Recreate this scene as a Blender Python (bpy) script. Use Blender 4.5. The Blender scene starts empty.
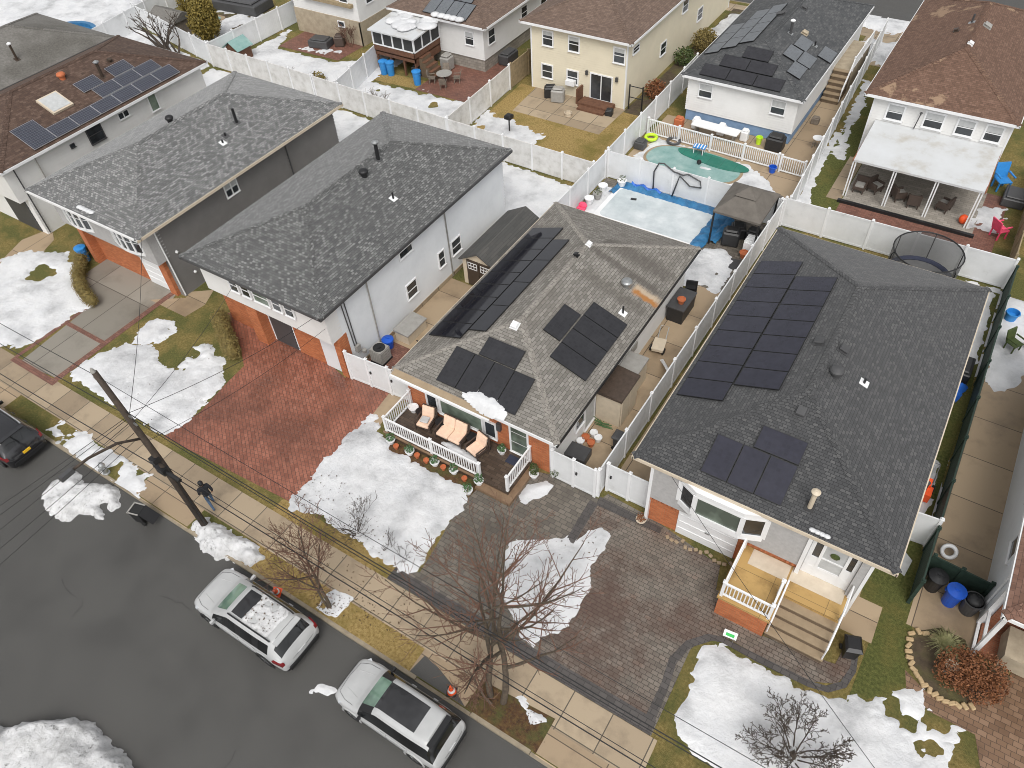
import bpy, bmesh, math, random
import numpy as np
from mathutils import Vector, Matrix
random.seed(7)
RNG = np.random.default_rng(5)
scene = bpy.context.scene
COL = scene.collection
R = math.radians

# ------------------------------------------------------------------ materials
def _mat(name):
    m = bpy.data.materials.new(name); m.use_nodes = True
    nt = m.node_tree; b = nt.nodes['Principled BSDF']
    return m, nt, b
def _ramp(nt, cols, interp='LINEAR'):
    r = nt.nodes.new('ShaderNodeValToRGB'); r.color_ramp.interpolation = interp
    e = r.color_ramp.elements
    while len(e) < len(cols): e.new(.5)
    for i, (p, c) in enumerate(cols):
        e[i].position = p; e[i].color = (c[0], c[1], c[2], 1)
    return r
def _noise(nt, vec, scale, detail=6, rough=.6, dist=0.0):
    n = nt.nodes.new('ShaderNodeTexNoise'); n.inputs['Scale'].default_value = scale
    n.inputs['Detail'].default_value = detail; n.inputs['Roughness'].default_value = rough
    n.inputs['Distortion'].default_value = dist
    if vec is not None: nt.links.new(vec, n.inputs['Vector'])
    return n
def _bump(nt, b, h, strength, dist=.02, prev=None):
    bp = nt.nodes.new('ShaderNodeBump'); bp.inputs['Strength'].default_value = strength
    bp.inputs['Distance'].default_value = dist
    nt.links.new(h, bp.inputs['Height'])
    if prev is not None: nt.links.new(prev, bp.inputs['Normal'])
    nt.links.new(bp.outputs[0], b.inputs['Normal']); return bp.outputs[0]
def _mix(nt, fac, a, b, mode='MIX'):
    m = nt.nodes.new('ShaderNodeMix'); m.data_type = 'RGBA'; m.blend_type = mode
    for s, v in ((m.inputs[0], fac), (m.inputs[6], a), (m.inputs[7], b)):
        if isinstance(v, (int, float)): s.default_value = v
        elif isinstance(v, tuple): s.default_value = (v[0], v[1], v[2], 1)
        else: nt.links.new(v, s)
    return m.outputs[2]
def _math(nt, op, a, b=None):
    m = nt.nodes.new('ShaderNodeMath'); m.operation = op
    for s, v in zip(m.inputs, (a, b)):
        if v is None: continue
        if isinstance(v, (int, float)): s.default_value = v
        else: nt.links.new(v, s)
    return m.outputs[0]
def plain(name, col, rough=.5, metal=0, var=.12, scale=4, bump=0, bscale=40, coat=0, spec=.5):
    """one colour with a little natural unevenness"""
    m, nt, b = _mat(name)
    tc = nt.nodes.new('ShaderNodeTexCoord')
    n = _noise(nt, tc.outputs['Object'], scale)
    lo = tuple(c*(1-var) for c in col); hi = tuple(min(1, c*(1+var)) for c in col)
    r = _ramp(nt, [(.3, lo), (.7, hi)]); nt.links.new(n.outputs[0], r.inputs[0])
    nt.links.new(r.outputs[0], b.inputs['Base Color'])
    b.inputs['Roughness'].default_value = rough; b.inputs['Metallic'].default_value = metal
    b.inputs['Coat Weight'].default_value = coat; b.inputs['Specular IOR Level'].default_value = spec
    if bump:
        n2 = _noise(nt, tc.outputs['Object'], bscale); _bump(nt, b, n2.outputs[0], bump)
    return m
def noisy(name, cols, scale=2, rough=.8, bump=.4, bscale=25, bdist=.02, cols2=None, scale2=.35, fac2=(.45, .6), detail=8, rvar=None, dist=0.0, coords='UV', spec=.5):
    """ramp on fractal noise, optionally a second ramp in large patches"""
    m, nt, b = _mat(name)
    tc = nt.nodes.new('ShaderNodeTexCoord'); vec = tc.outputs[coords]
    n = _noise(nt, vec, scale, detail, .65, dist)
    r = _ramp(nt, cols); nt.links.new(n.outputs[0], r.inputs[0]); col = r.outputs[0]
    if cols2:
        n3 = _noise(nt, vec, scale*1.3, detail, .65); r2 = _ramp(nt, cols2); nt.links.new(n3.outputs[0], r2.inputs[0])
        n4 = _noise(nt, vec, scale2, 5, .6); f = _ramp(nt, [(fac2[0], (0, 0, 0)), (fac2[1], (1, 1, 1))]); nt.links.new(n4.outputs[0], f.inputs[0])
        col = _mix(nt, f.outputs[0], col, r2.outputs[0])
        if rvar:
            rr = _ramp(nt, [(0, (rvar[0],)*3), (1, (rvar[1],)*3)]); nt.links.new(f.outputs[0], rr.inputs[0]); nt.links.new(rr.outputs[0], b.inputs['Roughness'])
    nt.links.new(col, b.inputs['Base Color'])
    if not rvar: b.inputs['Roughness'].default_value = rough
    b.inputs['Specular IOR Level'].default_value = spec
    if bump:
        n2 = _noise(nt, vec, bscale, 6, .7); _bump(nt, b, n2.outputs[0], bump, bdist)
    return m
def brick(name, tones, mortar, bw, bh, ms=.01, bump=.5, rough=.8, wear=.35, wscale=.5, wcol=None, offset=.5, rot=0, second=None, grain=.25, wet=None, stain=None, warp=0, wfac=(.5,.7), spec=.5, sheen=0):
    """courses of bricks / shingles / pavers: every unit its own tone, laid in metres on the UVs"""
    m, nt, b = _mat(name)
    tc = nt.nodes.new('ShaderNodeTexCoord'); vec = tc.outputs['UV']
    if rot:
        mp = nt.nodes.new('ShaderNodeMapping'); mp.inputs['Rotation'].default_value = (0, 0, rot); nt.links.new(vec, mp.inputs[0]); vec = mp.outputs[0]
    base = vec
    if warp:
        wn = _noise(nt, vec, 1.5, 3); va = nt.nodes.new('ShaderNodeVectorMath'); va.operation = 'SCALE'; va.inputs['Scale'].default_value = warp
        nt.links.new(wn.outputs['Color'], va.inputs[0]); vb = nt.nodes.new('ShaderNodeVectorMath'); nt.links.new(vec, vb.inputs[0]); nt.links.new(va.outputs[0], vb.inputs[1]); vec = vb.outputs[0]
    def bt(w, h, off=offset):
        t = nt.nodes.new('ShaderNodeTexBrick'); t.inputs['Scale'].default_value = 1
        t.inputs['Color1'].default_value = (0, 0, 0, 1); t.inputs['Color2'].default_value = (1, 1, 1, 1); t.inputs['Mortar'].default_value = (.5, .5, .5, 1)
        t.inputs['Brick Width'].default_value = w; t.inputs['Row Height'].default_value = h; t.inputs['Mortar Size'].default_value = ms
        t.inputs['Mortar Smooth'].default_value = .2; t.offset = off; nt.links.new(vec, t.inputs['Vector']); return t
    t = bt(bw, bh); tone = t.outputs['Color']
    if second:
        t2 = bt(bw*second, bh, .37); tone = _mix(nt, .5, tone, t2.outputs['Color'])
    g = _noise(nt, base, 60, 3, .8)
    tone = _mix(nt, grain, tone, g.outputs[0])
    r = _ramp(nt, tones); nt.links.new(tone, r.inputs[0]); col = r.outputs[0]
    if mortar is not None: col = _mix(nt, t.outputs['Fac'], col, mortar)
    if wear:
        w = _noise(nt, base, wscale, 6, .65); wf = _ramp(nt, [(wfac[0], (0, 0, 0)), (wfac[1], (wear, wear, wear))]); nt.links.new(w.outputs[0], wf.inputs[0])
        col = _mix(nt, wf.outputs[0], col, wcol or (.05, .045, .04))
        if wet is not None:
            rr = _ramp(nt, [(0, (rough,)*3), (1, (wet,)*3)]); w2 = _ramp(nt, [(wfac[0], (0, 0, 0)), (wfac[1], (1, 1, 1))]); nt.links.new(w.outputs[0], w2.inputs[0])
            nt.links.new(w2.outputs[0], rr.inputs[0]); nt.links.new(rr.outputs[0], b.inputs['Roughness'])
    if stain:   # rust runs below a roof vent: (x from, x to, y centre, half width, colour)
        sx = nt.nodes.new('ShaderNodeSeparateXYZ'); pos = nt.nodes.new('ShaderNodeNewGeometry'); nt.links.new(pos.outputs['Position'], sx.inputs[0])
        for (xa, xb, yc, hw, sc, amt) in stain:
            nn = _noise(nt, base, 2.5, 5)
            dy = _math(nt, 'ABSOLUTE', _math(nt, 'SUBTRACT', _math(nt, 'ADD', sx.outputs['Y'], _math(nt, 'MULTIPLY', nn.outputs[0], .5)), yc+.25))
            fy = nt.nodes.new('ShaderNodeMapRange'); fy.inputs[1].default_value = hw; fy.inputs[2].default_value = hw*.3; nt.links.new(dy, fy.inputs[0])
            fx = nt.nodes.new('ShaderNodeMapRange'); fx.inputs[1].default_value = xa; fx.inputs[2].default_value = xa+.15; nt.links.new(sx.outputs['X'], fx.inputs[0])
            fx2 = nt.nodes.new('ShaderNodeMapRange'); fx2.inputs[1].default_value = xb; fx2.inputs[2].default_value = xb-.5; nt.links.new(sx.outputs['X'], fx2.inputs[0])
            f = _math(nt, 'MULTIPLY', _math(nt, 'MULTIPLY', fy.outputs[0], fx.outputs[0]), _math(nt, 'MULTIPLY', fx2.outputs[0], amt))
            col = _mix(nt, f, col, sc)
    nt.links.new(col, b.inputs['Base Color'])
    b.inputs['Specular IOR Level'].default_value = spec
    if sheen: b.inputs['Sheen Weight'].default_value = sheen; b.inputs['Sheen Roughness'].default_value = .5
    if not (wear and wet is not None): b.inputs['Roughness'].default_value = rough
    if bump:
        inv = _math(nt, 'SUBTRACT', 1.0, t.outputs['Fac'])
        h = _math(nt, 'ADD', inv, _math(nt, 'MULTIPLY', tone, .6))
        _bump(nt, b, h, bump, .015)
    return m
def glass(name, col=(.03, .035, .04), rough=.05, var=.5):
    m, nt, b = _mat(name)
    tc = nt.nodes.new('ShaderNodeTexCoord'); n = _noise(nt, tc.outputs['Object'], .7, 3)
    r = _ramp(nt, [(.35, tuple(c*(1-var) for c in col)), (.65, tuple(c*(1+var) for c in col))]); nt.links.new(n.outputs[0], r.inputs[0]); nt.links.new(r.outputs[0], b.inputs['Base Color'])
    b.inputs['Roughness'].default_value = rough; b.inputs['Specular IOR Level'].default_value = .7
    return m
def cells(name, col, line, n=(6, 10), w=1.0, h=1.7, rough=.12, lw=.02, spec=.5):
    """solar cells: fine grid lines under glass"""
    m, nt, b = _mat(name)
    tc = nt.nodes.new('ShaderNodeTexCoord')
    t = nt.nodes.new('ShaderNodeTexBrick'); t.offset = 0; t.inputs['Scale'].default_value = 1
    t.inputs['Brick Width'].default_value = .158; t.inputs['Row Height'].default_value = .158; t.inputs['Mortar Size'].default_value = lw; t.inputs['Mortar Smooth'].default_value = .3
    c2 = tuple(c*1.35 for c in col)
    t.inputs['Color1'].default_value = (*col, 1); t.inputs['Color2'].default_value = (*c2, 1); t.inputs['Mortar'].default_value = (*line, 1)
    nt.links.new(tc.outputs['UV'], t.inputs['Vector'])
    n1 = _noise(nt, tc.outputs['UV'], 1.2, 8, .7); f = _ramp(nt, [(.45, (0, 0, 0)), (.75, (.35, .35, .35))]); nt.links.new(n1.outputs[0], f.inputs[0])
    c = _mix(nt, f.outputs[0], t.outputs['Color'], tuple(min(1, x*1.8+.015) for x in col))
    nt.links.new(c, b.inputs['Base Color']); b.inputs['Roughness'].default_value = rough; b.inputs['Specular IOR Level'].default_value = spec
    return m

# ------------------------------------------------------------------ mesh builder
ORG = {}
class MB:
    def __init__(s): s.v = []; s.f = []; s.m = []
    def face(s, pts, mi=0):
        k = len(s.v); s.v += [tuple(p) for p in pts]; s.f.append(tuple(range(k, k+len(pts)))); s.m.append(mi)
    def mesh(s, vs, fs, mi=0):
        k = len(s.v); s.v += [tuple(p) for p in vs]
        for f in fs: s.f.append(tuple(i+k for i in f)); s.m.append(mi)
        return s
    def hexa(s, p, mi=0):   # 8 points: bottom loop, top loop
        return s.mesh(p, [(3, 2, 1, 0), (4, 5, 6, 7), (0, 1, 5, 4), (1, 2, 6, 5), (2, 3, 7, 6), (3, 0, 4, 7)], mi)
    def box(s, x0, y0, z0, x1, y1, z1, mi=0):
        x0, x1 = sorted((x0, x1)); y0, y1 = sorted((y0, y1)); z0, z1 = sorted((z0, z1))
        return s.hexa([(x0, y0, z0), (x1, y0, z0), (x1, y1, z0), (x0, y1, z0), (x0, y0, z1), (x1, y0, z1), (x1, y1, z1), (x0, y1, z1)], mi)
    def obox(s, c, sx, sy, sz, rz=0, mi=0, tilt=0):
        M = Matrix.Rotation(rz, 3, 'Z') @ Matrix.Rotation(tilt, 3, 'X'); c = Vector(c)
        pts = [c + M @ Vector((x*sx/2, y*sy/2, z)) for z in (0, sz) for x, y in ((-1, -1), (1, -1), (1, 1), (-1, 1))]
        return s.hexa(pts, mi)
    def prism(s, poly, z0, z1, mi=0):
        a = sum(poly[i][0]*poly[(i+1) % len(poly)][1]-poly[(i+1) % len(poly)][0]*poly[i][1] for i in range(len(poly)))
        if a < 0: poly = poly[::-1]
        n = len(poly); vs = [(p[0], p[1], z0) for p in poly]+[(p[0], p[1], z1) for p in poly]
        fs = [tuple(range(n-1, -1, -1)), tuple(range(n, 2*n))]+[(i, (i+1) % n, (i+1) % n+n, i+n) for i in range(n)]
        return s.mesh(vs, fs, mi)
    def sheet(s, poly, z, mi=0):
        a = sum(poly[i][0]*poly[(i+1) % len(poly)][1]-poly[(i+1) % len(poly)][0]*poly[i][1] for i in range(len(poly)))
        if a < 0: poly = poly[::-1]
        s.face([(p[0], p[1], z) for p in poly], mi); return s
    def tube(s, pts, rs, n=6, caps=True, mi=0):
        pts = [Vector(p) for p in pts]
        if not isinstance(rs, (list, tuple)): rs = [rs]*len(pts)
        rings = []; up = Vector((0, 0, 1)); prev = None
        for i, p in enumerate(pts):
            d = (pts[min(i+1, len(pts)-1)]-pts[max(i-1, 0)])
            if d.length < 1e-9: d = Vector((0, 0, 1))
            d.normalize()
            if prev is None:
                a = up if abs(d.dot(up)) < .9 else Vector((1, 0, 0)); x = d.cross(a).normalized()
            else:
                x = (prev-d*prev.dot(d)); x = x.normalized() if x.length > 1e-6 else d.orthogonal().normalized()
            prev = x; y = d.cross(x)
            rings.append([p+(x*math.cos(t)+y*math.sin(t))*rs[i] for t in [2*math.pi*k/n for k in range(n)]])
        vs = [q for r_ in rings for q in r_]; fs = []
        for i in range(len(pts)-1):
            for k in range(n): fs.append((i*n+k, i*n+(k+1) % n, (i+1)*n+(k+1) % n, (i+1)*n+k))
        if caps: fs.append(tuple(range(n-1, -1, -1))); fs.append(tuple(range((len(pts)-1)*n, len(pts)*n)))
        return s.mesh(vs, fs, mi)
    def lathe(s, c, prof, n=16, mi=0):
        vs = []; fs = []
        for r, z in prof:
            for k in range(n):
                t = 2*math.pi*k/n; vs.append((c[0]+r*math.cos(t), c[1]+r*math.sin(t), c[2]+z))
        for i in range(len(prof)-1):
            for k in range(n): fs.append((i*n+k, i*n+(k+1) % n, (i+1)*n+(k+1) % n, (i+1)*n+k))
        fs.append(tuple(range(n-1, -1, -1))); fs.append(tuple(range((len(prof)-1)*n, len(prof)*n)))
        return s.mesh(vs, fs, mi)
    def ball(s, c, rx, ry, rz, n=12, mi=0):
        m = n//2; prof = [(math.sin(math.pi*i/m), -math.cos(math.pi*i/m)) for i in range(m+1)]
        vs = []; fs = []
        for r, z in prof:
            for k in range(n):
                t = 2*math.pi*k/n; vs.append((c[0]+rx*r*math.cos(t), c[1]+ry*r*math.sin(t), c[2]+rz*z))
        for i in range(m):
            for k in range(n): fs.append((i*n+k, i*n+(k+1) % n, (i+1)*n+(k+1) % n, (i+1)*n+k))
        return s.mesh(vs, fs, mi)
    def build(s, name, mats, parent=None, smooth=False, local=False, bevel=0, fixn=True):
        me = bpy.data.meshes.new(name)
        vs = np.array(s.v, float).reshape(-1, 3)
        org = Vector((0, 0, 0))
        if parent is not None:
            if not local: org = ORG[parent.name]
        elif not local and len(vs):
            org = Vector(((vs[:, 0].min()+vs[:, 0].max())/2, (vs[:, 1].min()+vs[:, 1].max())/2, vs[:, 2].min()))
        bm = bmesh.new(); bv = [bm.verts.new(p) for p in s.v]
        for f, mi in zip(s.f, s.m):
            try: fc = bm.faces.new([bv[i] for i in f]); fc.material_index = mi
            except ValueError: pass
        if fixn: bmesh.ops.recalc_face_normals(bm, faces=bm.faces)
        if bevel: 
            bmesh.ops.bevel(bm, geom=[e for e in bm.edges if len(e.link_faces) == 2 and e.calc_face_angle(0) > .6], offset=bevel, segments=1, affect='EDGES', clamp_overlap=True)
        uv = bm.loops.layers.uv.new('UVMap'); bm.normal_update()
        for f in bm.faces:
            n = f.normal
            if abs(n.z) > .9995: tx = Vector((1, 0, 0)); ty = Vector((0, 1, 0))
            else:
                tx = Vector((-n.y, n.x, 0)).normalized(); ty = n.cross(tx)
            for l in f.loops: l[uv].uv = (l.vert.co.dot(tx), l.vert.co.dot(ty))
            f.smooth = smooth
        if org.length: bmesh.ops.translate(bm, verts=bm.verts, vec=-org)
        bm.to_mesh(me); bm.free()
        for m in (mats if isinstance(mats, (list, tuple)) else [mats]): me.materials.append(m)
        o = bpy.data.objects.new(name, me); COL.objects.link(o)
        if parent is not None: o.parent = parent; ORG[o.name] = ORG[parent.name]
        else: o.location = org; ORG[o.name] = org.copy()
        return o
def tag(o, label=None, cat=None, group=None, kind=None):
    if label: o['label'] = label
    if cat: o['category'] = cat
    if group: o['group'] = group
    if kind: o['kind'] = kind
    return o
def empty(name, loc, label, cat, group=None, rz=0):
    o = bpy.data.objects.new(name, None); COL.objects.link(o); o.location = loc; o.rotation_euler = (0, 0, rz)
    o.empty_display_size = .2; ORG[o.name] = Vector(loc); return tag(o, label, cat, group)
def structure(name, mb, mat, **k): return tag(mb.build(name, mat, **k), kind='structure')
def copy_tree(o, parent=None):
    c = o.copy(); COL.objects.link(c); c.parent = parent
    for ch in list(o.children): copy_tree(ch, c)
    ORG[c.name] = ORG[o.name]
    return c

# ------------------------------------------------------------------ colours of the place
def g3(v): return (v, v, v)
M = {}
M['asphalt'] = noisy('asphalt', [(.3, (.036, .035, .032)), (.48, (.066, .064, .06)), (.62, (.092, .089, .084)), (.72, (.18, .175, .166))], 26, .68, .6, 50, .016, cols2=[(.3, (.03, .029, .027)), (.5, (.052, .05, .047)), (.72, (.11, .107, .1))], scale2=.3, fac2=(.4, .7), rvar=(.7, .3), detail=14)
M['tar'] = plain('crack_filler', (.03, .029, .028), .7)
M['concrete'] = brick('concrete', [(.0, (.2, .15, .1)), (.5, (.32, .25, .17)), (1, (.43, .345, .24))], (.09, .075, .055), 1.5, 1.5, .022, .3, .75, .55, .8, (.15, .115, .08), 0, grain=.5)
M['tanconcrete'] = brick('tan_concrete', [(.0, (.24, .175, .11)), (.5, (.34, .255, .165)), (1, (.43, .33, .22))], (.09, .065, .045), 2.4, 2.4, .02, .25, .6, .55, .6, (.14, .1, .065), 0, grain=.5, wet=.4)
M['greyconcrete'] = brick('damp_grey_concrete', [(.0, (.16, .145, .12)), (.5, (.25, .23, .195)), (1, (.34, .31, .265))], (.08, .065, .055), 2.6, 3.0, .025, .25, .6, .6, .5, (.115, .1, .08), 0, grain=.5, wet=.35)
M['brownpaver'] = brick('damp_brown_pavers', [(0, (.12, .07, .042)), (.5, (.19, .115, .07)), (1, (.27, .175, .115))], (.08, .05, .032), .3, .2, .012, .5, .5, .6, .45, (.08, .045, .026), grain=.35, wet=.3, warp=.05)
M['kerb'] = noisy('kerb_stone', [(.3, (.2, .165, .12)), (.7, (.33, .28, .2))], 3, .8, .3, 30)
M['redpaver'] = brick('red_pavers', [(0, (.15, .052, .033)), (.35, (.24, .088, .056)), (.75, (.33, .13, .085)), (1, (.29, .145, .105))], (.11, .055, .04), .24, .16, .011, .6, .45, .65, .35, (.105, .043, .028), .5, R(38), grain=.3, wet=.2, warp=.05, second=1.5, wfac=(.44, .62))
M['redpatio'] = brick('red_patio', [(0, (.13, .06, .045)), (.5, (.19, .085, .06)), (1, (.25, .12, .09))], (.07, .04, .03), .24, .12, .008, .4, .6, .5, .6, (.08, .045, .035), grain=.3)
M['greypaver'] = brick('grey_pavers', [(0, (.095, .082, .068)), (.35, (.15, .13, .109)), (.7, (.21, .18, .15)), (1, (.21, .135, .1))], (.06, .05, .042), .24, .16, .012, .7, .38, .7, .3, (.085, .046, .034), .45, grain=.3, second=1.4, wet=.15, wfac=(.42, .6), warp=.04)
M['greypaver2'] = brick('olive_grey_pavers', [(0, (.1, .088, .074)), (.5, (.15, .132, .11)), (1, (.2, .175, .145))], (.055, .047, .04), .3, .2, .012, .6, .45, .55, .5, (.065, .055, .043), .5, grain=.3, wet=.28)
M['border'] = brick('dark_paver_border', [(0, (.055, .05, .047)), (1, (.1, .09, .085))], (.035, .03, .03), .3, .2, .012, .5, .5, .4, .8, grain=.3)
M['deckpaver'] = brick('wet_brown_porch_pavers', [(0, (.05, .036, .026)), (.5, (.085, .06, .044)), (1, (.12, .09, .066))], (.03, .022, .017), .4, .16, .01, .4, .35, .5, .8, (.04, .028, .02), grain=.3, wet=.2)
M['brick'] = brick('orange_brick', [(0, (.33, .085, .03)), (.5, (.45, .13, .045)), (1, (.56, .19, .075))], (.33, .17, .09), .22, .075, .008, .4, .8, .3, 1.2, (.22, .08, .035), grain=.3)
M['brownbrick'] = brick('red_brown_brick', [(0, (.2, .06, .03)), (1, (.34, .12, .06))], (.25, .16, .1), .22, .075, .008, .4, .8, .2, 1.2, grain=.25)
def lawn(name, a, b, c, fac=(.42, .58)):
    return noisy(name, a, 9, .95, 1.0, 30, .07, cols2=b, scale2=.5, fac2=fac, spec=.2, detail=14)
M['lawn'] = lawn('dormant_lawn', [(.3, (.12, .095, .032)), (.5, (.22, .17, .06)), (.7, (.33, .255, .1))], [(.3, (.075, .08, .024)), (.55, (.13, .128, .042)), (.75, (.23, .2, .07))], None)
M['greenlawn'] = lawn('green_lawn', [(.3, (.055, .066, .018)), (.5, (.105, .115, .034)), (.75, (.19, .185, .062))], [(.3, (.1, .09, .026)), (.7, (.24, .2, .065))], None, (.5, .68))
M['straw'] = lawn('straw_coloured_grass', [(.3, (.2, .13, .04)), (.5, (.33, .235, .09)), (.75, (.48, .35, .15))], [(.3, (.13, .115, .03)), (.7, (.28, .21, .065))], None, (.48, .66))
M['dirt'] = noisy('bare_soil', [(.3, (.045, .032, .02)), (.7, (.1, .072, .045))], 4, .9, .8, 30, .03, cols2=[(.3, (.06, .055, .02)), (.7, (.12, .1, .04))], scale2=.8)
M['litter'] = noisy('leaf_litter', [(.3, (.035, .018, .009)), (.5, (.1, .05, .02)), (.7, (.17, .11, .035))], 7, .9, 1, 35, .05, cols2=[(.3, (.05, .06, .015)), (.7, (.12, .1, .03))], scale2=1.3)
M['snow'] = noisy('snow', [(.25, (.53, .54, .56)), (.5, (.64, .645, .655)), (.75, (.7, .7, .705))], .8, .6, .6, 2.2, .14, cols2=[(.3, (.3, .305, .315)), (.5, (.45, .455, .465)), (.7, (.6, .6, .61))], scale2=.5, fac2=(.46, .66), detail=9, coords='Object')
M['dirtysnow'] = noisy('dirty_snow', [(.3, (.13, .125, .12)), (.38, (.4, .4, .4)), (.44, (.6, .6, .605)), (.8, (.7, .7, .705))], 4.5, .7, .8, 5, .12, cols2=[(.3, (.38, .375, .37)), (.5, (.54, .54, .54)), (.7, (.66, .66, .66))], scale2=.9, detail=9, coords='Object')
M['ice'] = noisy('pool_ice', [(.3, (.46, .5, .52)), (.55, (.58, .62, .635)), (.8, (.68, .7, .71))], 1.2, .35, .15, 6, cols2=[(.3, (.38, .43, .45)), (.7, (.52, .57, .58))], scale2=.4)
M['greenice'] = noisy('greenish_pool_ice', [(.3, (.15, .29, .27)), (.55, (.25, .38, .36)), (.8, (.42, .5, .49))], .9, .25, .1, 6)
M['greencover'] = brick('green_pool_cover', [(0, (.01, .13, .09)), (1, (.015, .18, .125))], (.01, .08, .06), .9, .9, .015, .1, .5, .4, .6, (.12, .25, .22), 0)
M['bluecover'] = noisy('blue_pool_cover', [(.3, (.02, .1, .22)), (.7, (.04, .2, .4))], 2, .4, .6, 5, .06, coords='Object')
M['white'] = plain('white_vinyl', (.74, .745, .75), .45, var=.05, scale=1.5)
M['fencewhite'] = noisy('weathered_white_vinyl', [(.25, (.47, .475, .475)), (.42, (.64, .65, .655)), (.8, (.75, .76, .77))], .8, .5, .05, 20, coords='Object', detail=10)
M['dirtyfence'] = noisy('stained_white_vinyl', [(.25, (.42, .41, .38)), (.5, (.62, .61, .59)), (.8, (.74, .74, .73))], 1.6, .6, .1, 20, coords='Object')
M['sidingwhite'] = noisy('white_siding', [(.25, (.62, .615, .6)), (.5, (.7, .695, .68)), (.8, (.75, .745, .73))], .6, .5, .05, 10, coords='Object')
M['sidingblue'] = noisy('bluish_white_siding', [(.25, (.6, .62, .64)), (.5, (.69, .71, .73)), (.8, (.75, .77, .785))], .5, .5, .05, 10, coords='Object')
M['sidinggrey'] = plain('charcoal_siding', (.17, .162, .155), .6, var=.1, scale=1)
M['sidingcream'] = plain('cream_siding', (.66, .6, .465), .55, var=.05, scale=.8)
M['stucco'] = noisy('grey_stucco', [(.3, (.34, .335, .33)), (.7, (.43, .42, .415))], 6, .9, .3, 60, coords='Object')
M['blockgrey'] = brick('grey_block', [(0, (.22, .2, .17)), (1, (.34, .31, .27))], (.17, .15, .13), .4, .2, .01, .3, .9, .3, .7)
M['tanblock'] = noisy('tan_stucco', [(.3, (.3, .25, .18)), (.7, (.45, .38, .28))], 2, .9, .3, 30)
M['bluepaint'] = noisy('blue_painted_foundation', [(.3, (.15, .24, .38)), (.7, (.22, .33, .5))], 2, .7, .2, 30)
M['glass'] = glass('window_glass', (.035, .04, .045))
M['glassgreen'] = glass('window_glass_with_curtains', (.16, .2, .16), .12, .5)
M['blind'] = plain('window_blind', (.45, .46, .46), .6)
M['frame'] = plain('black_panel_frame', (.012, .012, .013), .4)
M['silver'] = plain('silver_panel_frame', (.45, .45, .46), .4, .6)
M['pvdark'] = cells('dark_solar_cells', (.019, .019, .029), (.023, .023, .034), rough=.22)
M['pvgloss'] = cells('glossy_solar_cells', (.008, .008, .012), (.01, .01, .014), rough=.05)
M['pvcharcoal'] = cells('charcoal_solar_cells', (.02, .02, .023), (.026, .026, .029), rough=.18)
M['pvblue'] = cells('slate_blue_solar_cells', (.028, .031, .045), (.16, .165, .18), rough=.3, lw=.008)
M['pvgrey'] = cells('grey_solar_cells', (.1, .108, .118), (.13, .14, .15), rough=.4, spec=.4)
M['pvmatt'] = cells('matt_charcoal_solar_cells', (.03, .03, .034), (.036, .036, .04), rough=.6, spec=.1)
M['rB'] = brick('mixed_grey_shingles', [(0, (.055, .056, .056)), (.35, (.082, .084, .083)), (.6, (.12, .122, .12)), (.8, (.175, .177, .174)), (1, (.24, .24, .236))], (.03, .03, .03), .185, .12, .014, .8, .85, .35, .3, (.07, .07, .07), grain=.18, sheen=.3)
M['rA'] = brick('light_grey_shingles', [(0, (.078, .08, .08)), (.34, (.12, .122, .121)), (.58, (.175, .177, .174)), (.78, (.245, .246, .242)), (1, (.32, .32, .314))], (.045, .045, .045), .185, .12, .014, .8, .85, .35, .3, (.11, .11, .11), grain=.18, sheen=.35)
M['rC'] = brick('taupe_shingles', [(0, (.135, .125, .11)), (.5, (.2, .187, .168)), (1, (.265, .25, .225))], (.075, .068, .058), .31, .145, .011, .5, .85, .5, .3, (.12, .105, .09), grain=.2,
    stain=[(-10.72, -9.1, 25.62, .42, (.46, .36, .25), .8), (-10.68, -9.0, 25.42, .22, (.33, .13, .025), .9), (-13.2, -9.3, 27.4, .75, (.085, .075, .065), .7), (-13.4, -9.3, 26.2, .35, (.08, .07, .06), .7), (-12.9, -9.3, 24.6, .5, (.095, .085, .072), .6)])
M['rCcap'] = brick('taupe_ridge_shingles', [(0, (.2, .185, .165)), (1, (.29, .27, .24))], (.1, .09, .08), .31, .2, .011, .4, .85, .3, .5, (.15, .135, .115), grain=.2)
M['rD'] = brick('charcoal_shingles', [(0, (.038, .039, .041)), (.42, (.054, .055, .057)), (.7, (.07, .071, .072)), (.88, (.09, .09, .09)), (1, (.115, .115, .113))], (.02, .02, .022), .185, .12, .013, .7, .85, .3, .35, (.048, .048, .048), grain=.22, sheen=.2)
M['rM'] = brick('dark_grey_shingles', [(0, (.04, .043, .046)), (.5, (.065, .068, .071)), (1, (.12, .12, .12))], (.04, .04, .042), .32, .145, .006, .5, .8, .3, .4, (.1, .1, .1), second=.62, grain=.12)
M['rBrown'] = brick('dark_brown_shingles', [(0, (.045, .026, .018)), (.5, (.08, .047, .033)), (1, (.15, .1, .075))], (.035, .02, .015), .32, .145, .006, .5, .85, .35, .5, (.05, .033, .026), second=.62, grain=.2)
M['rBrown2'] = brick('worn_brown_shingles', [(0, (.085, .046, .03)), (.5, (.135, .075, .05)), (1, (.2, .12, .085))], (.06, .035, .025), .25, .13, .006, .5, .85, .6, .3, (.36, .25, .16), second=.62, grain=.2, wfac=(.6, .63))
M['rK'] = brick('brown_shingles', [(0, (.09, .06, .045)), (.5, (.14, .095, .072)), (1, (.2, .14, .11))], (.06, .04, .03), .32, .145, .006, .5, .85, .3, .5, (.08, .055, .045), second=.62, grain=.2)
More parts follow.
